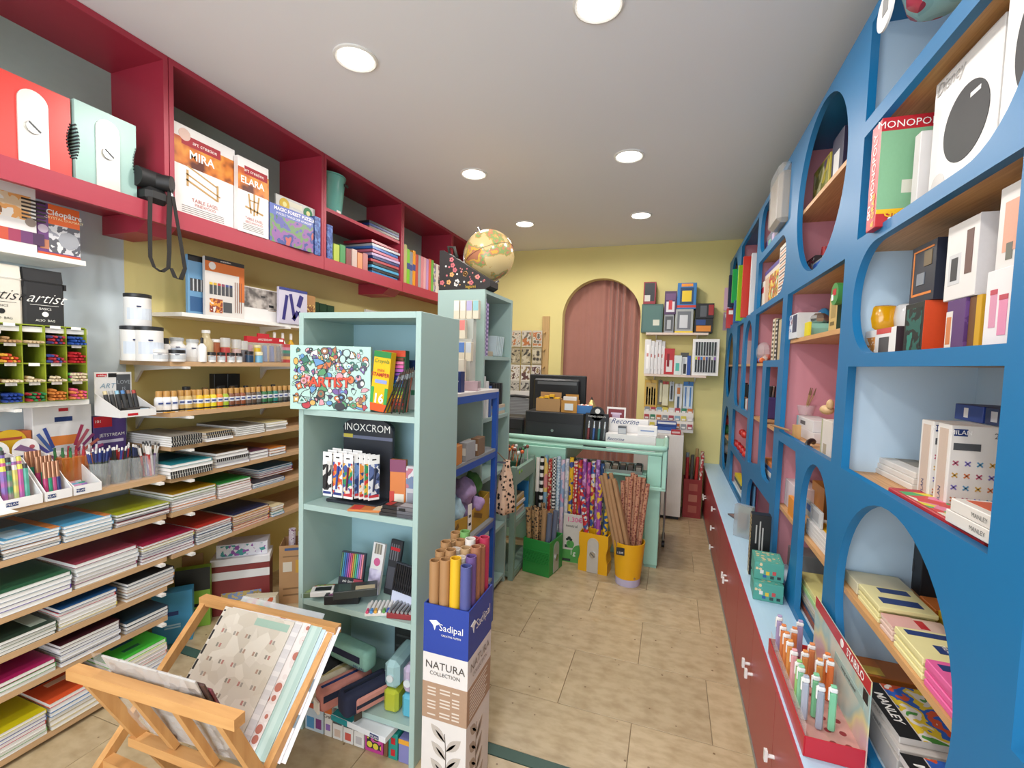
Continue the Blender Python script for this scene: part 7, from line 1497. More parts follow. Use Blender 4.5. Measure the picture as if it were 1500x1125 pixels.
# --- column 3
z = LVT['b']
rbox(1108, 1118, .55, z, .19, 'd8d0c4', 'white and black patterned pack in the rounded opening', 'pack', 'pack', d=.05, pan=[(.05, .6, .05, .95, PAT('cells', ['e0d8cc', '3a3430', 'e0d8cc'], 45)), (.6, 1, .6, .8, R0)])
rbox(1119, 1140, .56, z, .25, 'd8ccc0', 'illustrated cream carton with violet lid', 'carton', d=.12, pan=[(0, 1, .9, 1, M('5a4a90')), (.35, 1, .1, .8, PAT('blobs', ['d8ccc0', 'd8c040', 'b83a3a', '8aa04a', 'e0d8d0'], 18)), (0, .35, .1, .8, M('c8a890'))])
rbox(1140, 1151, .545, z, .29, 'd8d2c8', 'tall white striped notebook in the rounded opening', 'notebook', 'notebook', d=.03, pan=[(.1, .9, .1, .95, PAT('stripes', ['d8d2c8', '4a3a50', 'd8d2c8', 'c88a70'], 30, .5, 2))])
z = LVT['a']
t = T('foil_bag', 'clear cellophane bag with brown contents hanging out of the upper opening', 'bag', (.515, y_at(1145, .515, 2.35), 2.262), 0)
MB().bbox(-.04, .05, -.12, .11, 0, .26, .02).build('contents', M('8a7c6c', .4, var=.2, vs=12), t); MB().bbox(-.045, .055, -.125, .115, -.002, .30, .02).build('cellophane', GLASS('f0eee8', .04, .3), t)
rbox(1119, 1136, .56, z, .14, GLASS('c8ccd8', .1, .6), 'clear pack of lilac and teal pens behind the cellophane bag', 'clear_pack', 'pack', d=.06, pan=[(.1, .3, .05, .8, M('7a6ab0')), (.4, .6, .05, .7, M('6ab0a0')), (.7, .9, .05, .8, M('b8a8c8'))])
z = LVT['c']
t = T('toy_bag', 'clear bag of orange and white pieces in the pink opening', 'bag', (.58, y_at(1117, .58, z+.05), z), 0)
MB().ball((0, 0, .075), .075, 10, 7, (.7, 1.9, .95)).build('bag', GLASS('f0f0f0', .05, .3), t)
for i in range(14): MB().ball((.02*(i % 3-1), -.1+.015*i, .02+.012*(i % 3)), .018, 7, 5).build('piece', M(('d8703a', 'd8d0c8', 'c84a3a', '6a7ab8')[i % 4]), t)
for i in range(3): rbox(1130+4.5*i, 1133.5+4.5*i, .56, z, .26-.01*i, ('c8b490', '3a3634', 'b8a888')[i], ('cream', 'black', 'tan')[i]+' spiral notebook standing in the pink opening', 'notebook', 'notebook', d=.16, pan=[(.2, .8, .02, .98, PAT('stripes', ['3a3634', 'd8d0c8'], 40, .5, 2))] if i < 2 else (), group='spiral notebooks standing')
z = LVT['d']
t = T('pen_pot', 'purple square pot of pens behind the narrow frame', 'pen pot', (.62, y_at(1129, .62, z+.05), z), 0); MB().bbox(-.04, .04, -.05, .05, 0, .14, .006).build('pot', M('4f3f7c', .4), t)
for i in range(6): MB().cyl((.62+.012*(i % 3-1), y_at(1129, .62, z+.05)-.03+.012*i, z+.1405), (.62+.012*(i % 3-1), y_at(1129, .62, z+.05)-.06+.022*i, z+.21), .007, n=7).build('marker', M(('2a2a2c', 'd0ccc8', '3a3a40')[i % 3]), label=('first black', 'first white', 'first grey', 'second black', 'second white', 'second grey')[i]+' marker standing in the purple square pot', cat='marker', group='markers in the purple pot')
rbox(1102, 1112, .6, z, .1, 'b8b4b0', 'grey pack beside the purple pot', 'pack', 'pack', d=.08)
MB().cyl((.56, y_at(1100, .56, z+.2), z+.26), (.6, y_at(1113, .6, z+.2), z+.18), .014, n=10).build('pencil_tube', M('232325'), smooth=40, label='black tube leaning in the narrow pink strip', cat='tube')
z = LVT['e']
for i, (c, lb) in enumerate((('c8c0c0', 'white folded bag'), ('6a8ab0', 'blue file'), ('d8d4cc', 'cream pad'), ('3a6aa8', 'dark blue file'), ('c87a3a', 'orange file'))): rbox(1118, 1131, .56, z+.028*i, .027, c, lb+' in the pile under the narrow frame', 'file', 'file', d=.2, group='files under the narrow frame', pz=z+.05)
t = T('plastic_bag', 'crumpled clear bag on the lower blue shelf', 'bag', (.57, y_at(1102, .57, z+.03), z), 0); MB().ball((0, 0, .06), .06, 9, 6, (.8, 1.4, 1)).build('bag', GLASS('e8ecf0', .06, .45), t); MB().ball((0, 0, .03), .035, 8, 5).build('contents', M('c8a8a0'), t)
z = LVT['f']
for i, (c, lb) in enumerate((('5a8ab0', 'blue'), ('d86a8a', 'pink'), ('8ac04a', 'lime'), ('6a6a68', 'grey'))): rbox(1092+4*i, 1103+4*i, .56+.03*i, z, .2-.03*i, c, lb+' loose pack standing behind the black box', 'loose_pack', 'pack', d=.012, group='loose packs behind the black box')
# --- column 4 and 5
z = LVT['b']; F4 = 'folders standing at the far upper shelf'
for i, (px, w_, x, h, c, lb) in enumerate(((1107.5, 3.4, .55, .40, 'd8d0d0', 'white ring binder'), (1104, 3.2, .54, .41, 'd0b0b8', 'pale pink folder'), (1100.5, 3, .53, .42, '9a6a68', 'dusty rose folder'), (1097, 3, .50, .44, 'c8ccd0', 'clear grey folder'))):
    yy = y_at(px, x, z+.2); pack('folder', lb+' standing at the far upper shelf', 'folder', (x+.02, yy, z), 0, .22, .03, h, M(c, .4), F4) if False else pack('folder', lb+' standing at the far upper shelf', 'folder', (x+.13, yy, z+.001), 0, .24, .035, h, M(c, .4), F4)
for i, (px, c, lb, h, lean) in enumerate(((1087, 'c23222', 'red', .46, 0), (1080, '8cc01c', 'lime', .45, 0), (1073, '159a3c', 'bright green', .3, 0), (1067.5, '1f2a44', 'navy', .3, 0))):
    zz_ = z+.001 if i < 2 else z+.2; x = .48
    yy = y_at(px, x, zz_+.2); pack('folder', lb+' plastic folder sticking out of the far upper shelf', 'folder', (x+.115, yy, zz_), 0, .23, .03, h, M(c, .3), F4, rot=(0, radians(lean), 0))
for i, (px, c, lb) in enumerate(((1075, '2a5a98', 'blue'), (1064, 'b83030', 'red'), (1058, 'd0a8b8', 'pale pink'))):
    yy = y_at(px, .48, z+.1); pack('wallet', lb+' wallet in the lower rack row at the far end', 'wallet', (.575, yy, z+.001), 0, .19, .03, .19, M(c, .35), 'wallets at the far end', [(.1, .3, .7, .9, W0)])
yy = y_at(1060, .47, z+.3); pack('wallet', 'pale pink wallet in the upper rack row at the far end', 'wallet', (.575, yy, z+.2), 0, .2, .02, .23, M('d0a8b8', .35), 'wallets at the far end')
z = LVT['c']; rbox(1090, 1094, .6, z, .2, 'b8a8b0', 'pale pack behind the far arch', 'pack', 'pack', d=.05)
z = LVT['d']
for i in range(4): MB().cyl((.6, y_at(1081+4.5*i, .6, z+.1), z+.0005), (.6, y_at(1081+4.5*i, .6, z+.1), z+.2-.01*(i % 2)), .026, n=14).build('spray_can', M(('1f1f22', '2a2c30', '3a2a2a', '1f1f22')[i], .35), smooth=40, label='%s dark spray can behind the far arch' % ('first', 'second', 'third', 'last')[i], cat='spray can', group='spray cans behind the far arch')
for i in range(3): rbox(1086+4*i, 1090+4*i, .55, z, .09, ('c87a4a', 'd8d0c8', 'b85a48')[i], ('orange', 'white', 'red')[i]+' small pack before the spray cans', 'small_pack', 'pack', d=.03, group='small packs before the spray cans')
z = LVT['e']; rg = random.Random(8)
for i in range(16):
    xx, yy = .56+.05*(i % 3), 3.62+.11*(i//2.4)*.55; MB().ball((xx, y_at(1073+1.35*i, xx, z+.05), z+.03+.045*((i*5) % 3)), .03, 8, 6).build('red_ornament', M(('b02428', 'c83a34', 'a81f2c', '8fa04a')[(i*3) % 4 if i % 4 == 3 else i % 3], .3), smooth=True, label='glossy red wrapped ornament heaped on the far shelf', cat='ornament', group='red ornaments heaped')
MB().cyl((.66, y_at(1088, .66, z+.1), z+.0005), (.66, y_at(1088, .66, z+.1), z+.2), .035, n=14).build('red_candle', M('a82a30'), smooth=40, label='red candle standing behind the ornaments', cat='candle')
z = LVT['f']
for i in range(3): rbox(1076, 1085, .56, z+.03*i, .029, ('d0ccc4', '3a4a48', 'd8c020')[i], ('white', 'dark', 'yellow')[i]+' pack in the pile at the far base opening', 'pack', 'pack', d=.1, group='packs at the far base', pz=z+.05)
z = LVT['f']
for i in range(5): MB().ball((.57, y_at(1054+1.6*i, .57, .9), z+.05+.1*i), .05, 10, 7, (.8, 1.2, 1)).build('soft_toy_pack', M(('3a3a3c', 'c8c4c0', 'a8b098', '3f8a4a', 'b83a38')[i]), smooth=True, label=('dark', 'white', 'pale green', 'green', 'red')[i]+' soft pack in the column of the farthest oval opening', cat='pack', group='soft packs in the farthest opening')
rbox(1061, 1068, .56, LVT['d'], .35, '3a3a3e', 'dark slim pack behind the farthest upper oval', 'pack', 'pack', d=.05)
# ================================================================== on the pale blue ledge
z = ZT
# red marker tray with printed back card
ya, yb_ = y_at(1134, XT+.0, z+.03), y_at(1142, XT+.005, z+.03)
MTY0, MTY1 = 1.325, 1.78
t = T('marker_tray', 'red counter tray of pastel highlighters with a printed back card', 'display tray', (0, 0, 0))
RB = M('b81f2d', .35); x0, x1, h = .37, .505, .055
MB().bbox(x0, x0+.003, MTY0, MTY1, z+.0, z+h, .001).build('front_wall', RB, t); MB().bbox(x0+.003, x1, MTY0, MTY0+.003, z, z+h, .001).build('end_wall', RB, t); MB().bbox(x0+.003, x1, MTY1-.003, MTY1, z, z+h, .001).build('end_wall', RB, t)
B('tray_deck', x0+.003, x1, MTY0+.003, MTY1-.003, z+.03, z+.033, M('c8948c', .3), t); B('tray_base', x0+.003, x1, MTY0+.003, MTY1-.003, z, z+.003, RB, t)
MB().prism([(MTY0, z), (MTY1, z), (MTY1, z+.235), (MTY0, z+.235)], x1, x1+.003, 'x').build('back_card', PAT('blobs', ['d8a88c', 'c8c8b8', '9ab8b4', 'd8c890', 'c8a0a8', 'd8b098'], 4, .4, 0, False), t)
B('header_band', x1-.0008, x1, MTY0, MTY1, z+.2, z+.235, RB, t); TXT('STABILO', t, .032, (x1-.0014, MTY0+.1, z+.217), RX_FACE_NX, W0, bold=.02); MB().cyl((x1-.0016, MTY0+.2, z+.217), (x1-.0008, MTY0+.2, z+.217), .012, n=18).build('printed_emblem', W0, t); B('printed_panel', x1-.0008, x1, MTY0+.03, MTY0+.25, z+.14, z+.165, M('9ab0a8'), t); TXT('swing cool pastel', t, .016, (x1-.0014, MTY0+.14, z+.152), RX_FACE_NX, K0, shear=.3); B('printed_panel', x1-.0008, x1, MTY0+.01, MTY0+.04, z+.165, z+.195, K0, t)
for i in range(9):
    for k in range(2): MB().cyl((x0+.075+.035*k, MTY0+.03+.046*i, z+.0332), (x0+.075+.035*k, MTY0+.03+.046*i, z+.0336), .0085, n=12).build('hole', M('8a2a30'), t)
HL = [(1.745, 0, 'a898bc', 'lilac'), (1.735, 2, 'a898bc', 'lilac'), (1.685, 0, 'd8804a', 'orange'), (1.68, 1, 'd8804a', 'orange'), (1.64, 0, 'd8854a', 'orange'), (1.595, 0, 'd8904a', 'orange'), (1.60, 2, 'd88a58', 'orange'), (1.56, 3, 'd8783a', 'orange'), (1.55, 1, 'd88a4a', 'orange'), (1.52, 2, 'd8904a', 'orange'), (1.53, 3, 'd87038', 'orange'), (1.545, 0, 'e0a0a4', 'pink'), (1.49, 0, '9ac878', 'lime'), (1.465, 0, '8cc8a0', 'mint'), (1.42, 0, 'a8acb8', 'grey'), (1.44, 1, '7fbf90', 'mint'), (1.395, 1, '9aa0ac', 'grey'), (1.40, 2, '7fc49a', 'mint')]
cnt = {}
hb = MB().bbox(-.0085, .0085, -.0065, .0065, 0, .108, .004).mesh('barrel'); hc = MB().bbox(-.009, .009, -.007, .007, .108, .121, .003).mesh('cap'); hk = MB().bbox(-.007, .007, -.005, .005, .121, .128, .002).mesh('end_plug')
for y, c, col, word in HL:
    cnt[word] = cnt.get(word, 0)+1
    p = T('highlighter', '%s highlighter standing in the red tray, %s of its colour from the back' % (word, ORD[cnt[word]-1] if cnt[word] > 1 else 'first'), 'highlighter', (x0+.022+.03*c, y, z+.034), 0, 'pastel highlighters in the red tray')
    OBJ('barrel', hb, M(col, .4), p); OBJ('cap', hc, M('e4e2e0', .4), p); OBJ('end_plug', hk, M(col, .4), p); B('clip', -.0115, -.009, -.003, .003, .085, .118, W0, p)
# clear tray insert
MB().box(x0+.004, x0+.005, MTY0+.005, MTY1-.005, z+.034, z+.085).build('clear_insert', GLASS('f0e8e8', .05, .25), t)
# teal boxes
TEAL = M('4f9c8c', .45)
def teal(y0, z0, lb, dx=0):
    t = pack('gift_tin', lb, 'box', (.44+dx, y0, z0), radians(-4), .115, .14, .078, TEAL, 'teal printed boxes', [(.05, .3, .55, .95, PAT('dots', ['d8c49a', '4f9c8c', '5aa898'], 60)), (.2, .32, .35, .55, M('d8d4cc')), (.4, .52, .3, .5, M('d8b83a')), (.62, .74, .35, .55, M('c04a4a')), (.3, .42, .15, .3, M('2a5a9a')), (.55, .67, .12, .28, M('2a4a44')), (.78, .9, .15, .3, M('26343a'))], [], [(.1, .9, .1, .9, PAT('dots', ['c8b88c', '4f9c8c', '5aa898'], 45))])
teal(2.18, z+.0003, 'lower teal printed box on the pale blue ledge'); teal(2.215, z+.0795, 'upper teal printed box stacked on the other', .005)
t = pack('slim_box', 'tall black box with white lettering standing on the ledge', 'box', (.445, 2.44, z+.0003), radians(-3), .085, .055, .30, M('1b1a1b', .35), None, [])

for k, (q, l0, l1) in enumerate(((-.004, .13, .27), (.008, .1, .24), (-.02, .16, .25))): B('printed_text_line', q-.003, q+.003, -.001, 0, l0, l1, M('a8a6a2'), t)
B('side_print', -.0433, -.0425, 0, .055, 0, .30, PAT('stripes', ['b89a60', '8a8478', 'c8b080', '3a3430'], 30, .4, 2), t)
t = pack('clear_case', 'clear plastic case with a brown block standing on the ledge', 'case', (.44, 2.97, z+.0003), radians(-30), .1, .05, .19, GLASS('b8c0c4', .06, .45), None)
B('contents', -.03, .02, .012, .04, .05, .14, M('9a7c60'), t); B('insert_card', -.045, .045, .042, .046, .01, .18, M('a8a890'), t)
pack('photo_card', 'small dark picture card lying flat on the ledge', 'card', (.43, 3.36, z+.0003), radians(-70), .11, .08, .008, M('5a5254'), None, top=[(.1, .9, .1, .9, PAT('blobs', ['4a4a50', '8a6a60', 'a89a94'], 30))])
pack('gem_bag', 'small dark bag on the ledge beside the clear case', 'bag', (.475, 2.72, z+.0003), radians(-60), .09, .04, .06, M('2f5a98', .3), None, [(.2, .8, .2, .8, M('3a7ab8'))])
MB().prism([(-.05, 0), (.05, .02), (.06, .1), (-.03, .12)], -.004, .004, 'x').build('pink_note', M('e08a98'), loc=(.495, 2.62, z+.135), label='pink paper flag sticking out above the black box', cat='paper') if False else pack('pink_note', 'pink paper flag standing behind the black box', 'paper', (.495, 2.66, z+.0003), RZ+.3, .09, .006, .24, M('d8848f', .6), None, [(0, 1, 0, .5, M('8ab86a'))])
# ================================================================== goods in the red cabinets
CZ = RB1-.0035
sharpener('giant_sharpener', 'red giant pencil sharpener in the red cabinet', (-2.235, 1.045, CZ), pi/2, .225, .12, .31, 'd23b33')
sharpener('giant_sharpener', 'pale green giant pencil sharpener in the red cabinet', (-2.225, 1.272, CZ), pi/2, .215, .12, .315, '9cc0b8')
t = T('camera_bag', 'black camera bag with straps hanging over the red cabinet edge', 'bag', (-2.215, 1.435, CZ), 0)
MB().bbox(-.04, .05, -.05, .045, 0, .07, .02).build('body', M('1a1a1b', .6), t); MB().cyl((.0, -.065, .105), (.0, .05, .105), .042, n=18).build('pouch', M('1c1c1d', .6), t, smooth=40)
MB().cyl((.0, .0, .105), (.06, .045, .1), .035, n=14).build('end_cap', M('222223', .5), t, smooth=40); MB().tube([(.05, .045, .07), (.055, .05, .05)], .006, 6).build('buckle', STEEL, t)
def strap(pts, nm='strap'):
    m = MB(); vs = []; fs = []
    for k, (x, y, z, w) in enumerate(pts): vs += [(x, y-w, z), (x, y+w, z), (x+.002, y+w, z), (x+.002, y-w, z)]
    for k in range(len(pts)-1):
        for a in range(4): fs.append((4*k+a, 4*k+(a+1) % 4, 4*k+4+(a+1) % 4, 4*k+4+a))
    m.add(vs, fs).build(nm, M('211e1c', .8), t)
strap([(.048, -.04, .02, .009), (.05, -.045, -.1, .009), (.05, -.045, -.24, .008), (.05, -.03, -.28, .007), (.05, .0, -.295, .012), (.05, .03, -.27, .009), (.05, .035, -.2, .009), (.05, .035, -.08, .011), (.055, .04, .08, .012)])
strap([(.056, .05, .05, .008), (.056, .075, -.1, .008), (.056, .1, -.26, .009), (.056, .08, -.315, .011), (.056, .055, -.31, .01), (.053, .04, -.27, .008)])
def easel_box(y0, y1, h, label, word, sub, x, legs):
    w = y1-y0; t = pack('easel_box', label, 'box', (x, (y0+y1)/2, CZ), pi/2, w-.004, .03, h, M('e4e0de', .4), 'white easel boxes', [(0, 1, .56, .86, PAT('blobs', ['8a2a20', 'b8502a', 'd8903a', 'c8702a', '5a2a20'], 8, .4, 0, False)), (.2 if legs else .15, .95 if legs else .75, .79, .9, M('a02a34'))], [('art creation', .026, .5, .845, W0, dict(shear=.1)), (word, .055 if not legs else .05, .45, .70, W0, dict(bold=.02)), ('TABLE EASEL', .024 if not legs else .02, .5, .2, M('b05a5a', var=0)), (sub, .02 if not legs else .017, .5, .15, M('b05a5a', var=0))])
    WD = M('b8925c', var=0); bars = [(-.3, .2, .34, .36, 18), (-.3, .25, .40, .415, 18), (-.28, -.25, .34, .52, 0), (.18, .21, .28, .47, 0), (-.28, .2, .5, .515, 18)] if not legs else [(-.16, -.11, .28, .54, -8), (.1, .15, .28, .54, 8), (-.02, .03, .26, .56, 0), (-.28, .3, .32, .345, 8), (-.15, .15, .45, .465, 0)]
    for a, b_, c, d, r_ in bars: B('printed_bar', (a)*w, b_*w, -.0016, -.0006, c*h, d*h, WD, t, rot=(0, radians(r_), 0))
    for k in range(4): B('printed_text_line', -.35*w, .3*w, -.0014, -.0006, (.11-.022*k)*h, (.117-.022*k)*h, M('8a8684', var=0), t)
    if not legs: MB().cyl((-.3*w, -.0014, .9*h), (-.3*w, -.0005, .9*h), .028, n=20).build('printed_seal', M('d8b8ac'), t)
easel_box(1.515, 1.845, .415, 'larger white easel box lettered MIRA', 'MIRA', 'PINEWOOD', -2.215, False)
easel_box(1.83, 2.025, .385, 'narrower white easel box lettered ELARA', 'ELARA', 'BEECHWOOD', -2.18, True)
t = pack('puzzle_box', 'blue forest puzzle box with white lettering', 'puzzle', (-2.175, 2.19, CZ), radians(86), .31, .05, .215, M('5a6ab0', .4), None, [(.0, 1, .0, .72, PAT('blobs', ['3f6a50', '5a5aa0', '6a8a5a', '8a5a98', '3a4a8a', 'b85a50'], 10, .4))], [('MAGIC FOREST PUZZLE', .027, .55, .90, W0, dict(bold=.02)), ('PUZZLE "WALD DER WUNDER"', .018, .55, .78, W0)])
t = pack('game_sheet', 'grey board game sheet standing behind the puzzle box', 'game', (-2.235, 2.28, CZ), radians(88), .3, .012, .3, M('b8b8b4', .4), None, [(.3, .65, .85, .95, M('d8d4c0'))])
for dx, c in ((-.09, 'c8a830'), (.09, '2f7a4a')): MB().cyl((dx, -.002, .255), (dx, 0, .255), .036, n=22).build('printed_dial', M(c), t, smooth=40); MB().cyl((dx, -.003, .255), (dx, -.002, .255), .015, n=16).build('printed_dial', M('e0d890'), t)
for i in range(2): pack('blue_roll_box', ('nearer', 'farther')[i]+' blue glitter box beside the puzzle', 'box', (-2.18-.02*i, 2.40+.055*i if i == 0 else 2.535, CZ), radians(90), .05, .05, .24-.01*i, PAT('cells', ['2f4a90', '3f62a8', '27407c', '5a7ab8'], 70, .35), 'blue glitter boxes')
t = T('round_bucket', 'turquoise bucket standing on the cabinet shelf', 'bucket', (-2.33, 2.66, 2.4865), 0)
MB().lathe([(.085, 0), (.09, .008), (.115, .26), (.119, .262), (.119, .27), (.111, .27), (.086, .01), (.0001, .008)], 30).build('bucket', M('6fb3a8', .25), t, smooth=40); MB().bbox(.108, .114, .03, .075, .205, .225, .004).build('handle_hole', K0, t); B('price_tag', .083, .095, -.02, .02, .01, .03, W0, t)
rg = random.Random(1); FC = [('blue', '2f7ab0'), ('black', '2a2a2e'), ('sky blue', '4fa0c8'), ('dark grey', '3a3a3e'), ('crimson', 'a83a44'), ('navy', '2a3a70'), ('lilac', 'b09ac0'), ('rose', 'c06a80'), ('blue', '3a6ab0'), ('silver', 'a8acb0'), ('crimson', '9a3040'), ('navy', '27356a')]
for i in range(11): w_, c = FC[i]; pack('flat_folder', '%s flat folder, %s up in the pile under the cabinet shelf' % (w_, (['lowest']+ORD[1:])[i]), 'folder', (-2.2, 3.17+rg.uniform(-.01, .01), CZ+.0235*i), radians(90)+rg.uniform(-.04, .04), .36, .26, .02, M(c, .3), 'flat folders piled in the red cabinet')
for i in range(3): w_, c = (('brown', '6a5a50'), ('dark blue', '23346a'), ('black', '242428'))[i]; pack('flat_folder', w_+' flat folder on the cabinet shelf beside the bucket', 'folder', (-2.2, 3.15, 2.4865+.02*i), radians(88), .38, .24, .019, M(c, .3), 'flat folders on the cabinet shelf')
for i, (w_, c) in enumerate((('lime', 'a8b83a'), ('green', '3a8a4a'), ('dark red', '7a3030'), ('clear', 'c0a8a0'), ('orange', 'd88a5a'), ('rose', 'b06a68'))): pack('sticky_roll', w_+' packet in the row under the cabinet shelf', 'packet', (-2.2, 2.60+.062*i, CZ), radians(90), .055, .05, .12+.01*(i % 2), M(c, .35), 'packets under the cabinet shelf')
BD = [('dark green', '3f8a3a', .30), ('glitter gold', 'b8b070', .32), ('lime', '7abf2c', .29), ('grey', '8a8c90', .28), ('yellow orange', 'e0921f', .30), ('red', 'b84a40', .28), ('grey', '9a9a9c', .28), ('rose', 'd08088', .28), ('pale pink', 'd8a0a4', .28), ('lilac', 'b88ab8', .28), ('coral', 'd8644a', .29), ('green', '6aa848', .29), ('patterned', '6a6a90', .27), ('cream', 'd8ccc0', .27), ('patterned black', '3a3430', .27), ('brown', '8a6a58', .27), ('magenta', 'a83a70', .27), ('navy', '2a3a7a', .29)]
for i, (w_, c, h) in enumerate(BD):
    t = pack('binder', '%s binder, %s from the left in the upright row' % (w_, (['first']+ORD[1:]+['thirteenth', 'fourteenth', 'fifteenth', 'sixteenth', 'seventeenth', 'eighteenth'])[i]), 'binder', (-2.22, 3.435+.047*i, CZ), pi/2, .043, .24, h+.02, M(c, .3) if 'pattern' not in w_ else PAT('cells', [c, 'c8b8b0', '8a5a68'], 40, .4), 'upright binders in the red cabinet', [(.0, 1, .45, .62, M('2a3a7c'))] if i in (2, 3, 4) else ())
# ================================================================== globe and school bag on the far bookcase
t = T('globe', 'antique coloured globe on a tilted chrome arm', 'globe', (-1.15, 2.78, KH), 0)
MB().lathe([(.09, 0), (.09, .008), (.02, .02), (.012, .06), (.012, .1)], 24).build('base', M('3a3230', .3), t, smooth=40)
gc = Vector((0, 0, .275)); gr = .163
gm = bpy.data.materials.new('globe_map'); gm.use_nodes = True; nt = gm.node_tree; N = nt.nodes.new; L = nt.links.new
tc = N('ShaderNodeTexCoord'); n1 = N('ShaderNodeTexNoise'); n1.inputs['Scale'].default_value = 8; n1.inputs['Detail'].default_value = 7; L(tc.outputs['Object'], n1.inputs['Vector'])
r = N('ShaderNodeValToRGB'); r.color_ramp.interpolation = 'CONSTANT'; r.color_ramp.elements[0].color = (*rgb('d8c08a'), 1)
for p_, c in ((.49, 'c8a060'), (.515, '8fa668'), (.545, 'c88868'), (.575, 'd8b050'), (.62, 'b87a5c')): e_ = r.color_ramp.elements.new(p_); e_.color = (*rgb(c), 1)
r.color_ramp.elements[-1].color = (*rgb('a88a58'), 1)
L(n1.outputs['Fac'], r.inputs[0]); b_ = nt.nodes['Principled BSDF']; L(r.outputs[0], b_.inputs['Base Color']); b_.inputs['Roughness'].default_value = .18
MB().ball(gc, gr, 36, 22).build('sphere', gm, t, smooth=True)
ax = Vector((-.40, 0, .92)).normalized()
pts = [gc + (Matrix.Rotation(radians(a), 3, 'Y') @ ax)*(gr+.016) for a in range(0, -181, -12)]
MB().tube(pts, .008, 8).build('meridian_arm', M('c8c8ca', .15, .95), t, smooth=True); MB().cyl(gc+ax*(gr-.004), gc+ax*(gr+.035), .012, n=12).build('pole_cap', M('d0d0d2', .15, .95), t, smooth=40)
tr = [gc + Vector((cos(a)*(gr+.001), sin(a)*(gr+.001), .0)) for a in [2*pi*k/40 for k in range(41)]]
MB().tube([gc + Matrix.Rotation(radians(-23), 3, 'Y') @ (p-gc) for p in tr], .0012, 5).build('equator_line', M('6a4a38'), t)
t = T('school_bag', 'black wedge shaped bag with pastel flower print in front of the globe', 'bag', (0, 0, 0))
y0 = 2.44; prof = [(-1.325, KH+.0005), (-1.035, KH+.0005), (-1.0, KH+.02), (-1.0, KH+.055), (-1.30, KH+.235), (-1.325, KH+.235)]
MB().prism(prof, y0, y0+.13, 'y').build('bag', M('221c1c', .6), t); MB().tube([(-1.29, y0+.06, KH+.23), (-1.3, y0+.06, KH+.27), (-1.26, y0+.06, KH+.265), (-1.24, y0+.06, KH+.2)], .009, 8).build('carry_loop', M('3a3a34', .7), t, smooth=True)
rg = random.Random(6)
for i in range(34):
    x = rg.uniform(-1.315, -1.03); zt_ = KH+.235-(x+1.30)*.6; z = rg.uniform(KH+.02, max(KH+.025, min(zt_, KH+.225)-.02)); r_ = rg.choice((.004, .006, .012)); c = M(rg.choice(('d8807a', 'd8d4d0', 'd8a060', 'c86a70')), var=0)
    m = MB()
    if r_ > .01:
        for k in range(5): m.cyl((x+.009*cos(k*1.257), y0-.0012, z+.009*sin(k*1.257)), (x+.009*cos(k*1.257), y0, z+.009*sin(k*1.257)), .0062, n=8)
    else: m.cyl((x, y0-.001, z), (x, y0, z), r_, n=8)
    m.build('printed_flower', c, t)
TXT('legami', t, .026, (-1.12, y0-.0016, KH+.02), RX_FACE_NY, M('c8a02c', var=0))
# ================================================================== inside the far bookcase (open side faces the aisle)
for i in range(2): pack('spiral_pad', ('nearer', 'farther')[i]+' tall lilac spiral notebook in the far bookcase', 'notebook', (-1.05, 2.47+.035*i, 1.5355), 0, .2, .025, .33-.02*i, M('a592bc', .5), 'lilac spiral notebooks', sides=[(1, 0, 1, 0, 1, PAT('stripes', ['7a6a98', 'c0b0d4'], 40, .5, 2))]).location.x = -1.14
for i in range(5): pack('thin_booklet', '%s pale blue booklet leaning in the far bookcase' % (['first']+ORD[1:])[i], 'booklet', (-1.13, 2.66+.03*i, 1.5395), 0, .17, .012, .13, M('b8c8cc', .5), 'booklets in the far bookcase', rot=(radians(-14), 0, 0))
pack('grey_folders', 'grey folder pile at the front of the upper bookcase shelf', 'folders', (-1.05, 2.56, 1.5355), radians(90), .16, .08, .03, M('a89c88', .6))
for i in range(4): pack('wallet_black', '%s black zip wallet standing in the far bookcase' % (['first']+ORD[1:])[i], 'wallet', (-1.13, 2.66+.045*i, 1.1655+.06), 0, .16, .03, .14, M('26262a', .5), 'black wallets')
pack('striped_box', 'cream and blue striped low box under the black wallets', 'box', (-1.04, 2.76, 1.1655), radians(90), .2, .16, .0595, PAT('stripes', ['c8b8a0', '9ac0cc', 'c8b8a0'], 17, .6, 2))
for i in range(3): pack('white_file', '%s white file in the middle of the far bookcase' % ('first', 'second', 'third')[i], 'file', (-1.13, 2.46+.05*i, 1.1655), 0, .2, .03, .25-.03*i, M(('d0d2d0', 'e0e0de', '4a6aa8')[i], .5), 'files in the far bookcase')
pack('printed_carton', 'white carton with green print low in the far bookcase', 'carton', (-1.035, 2.62, .421), radians(90), .2, .1, .2, M('d4d0cc', .5), None, [(.1, .6, .2, .8, M('a8c4b4'))])
# ================================================================== blue metal rack between the bookcases
t = T('metal_rack', 'blue metal rack with a white top between the bookcases', 'rack', (0, 0, 0))
RBL = M('2450a4', .4); rx0, rx1, ry0, ry1 = -1.27, -.93, 1.76, 2.40
for x in (rx0, rx1):
    for y in (ry0, ry1): MB().box(x-.014, x+.014, y-.014, y+.014, 0, 1.335).build('post', RBL, t)
for z in (.25, .60, 1.0, 1.335):
    for y in (ry0, ry1): MB().box(rx0, rx1, y-.012, y+.012, z-.035, z).build('beam', RBL, t)
    for x in (rx0, rx1): MB().box(x-.012, x+.012, ry0, ry1, z-.035, z).build('beam', RBL, t)
    B('deck', rx0-.012, rx1+.012, ry0-.012, ry1+.012, z, z+.015, M('dcd6d2', .6) if z > 1.3 else M('8a8d90', .6), t)
B('hook', rx1+.013, rx1+.06, 2.42, 2.435, .925, .935, STEEL, t)
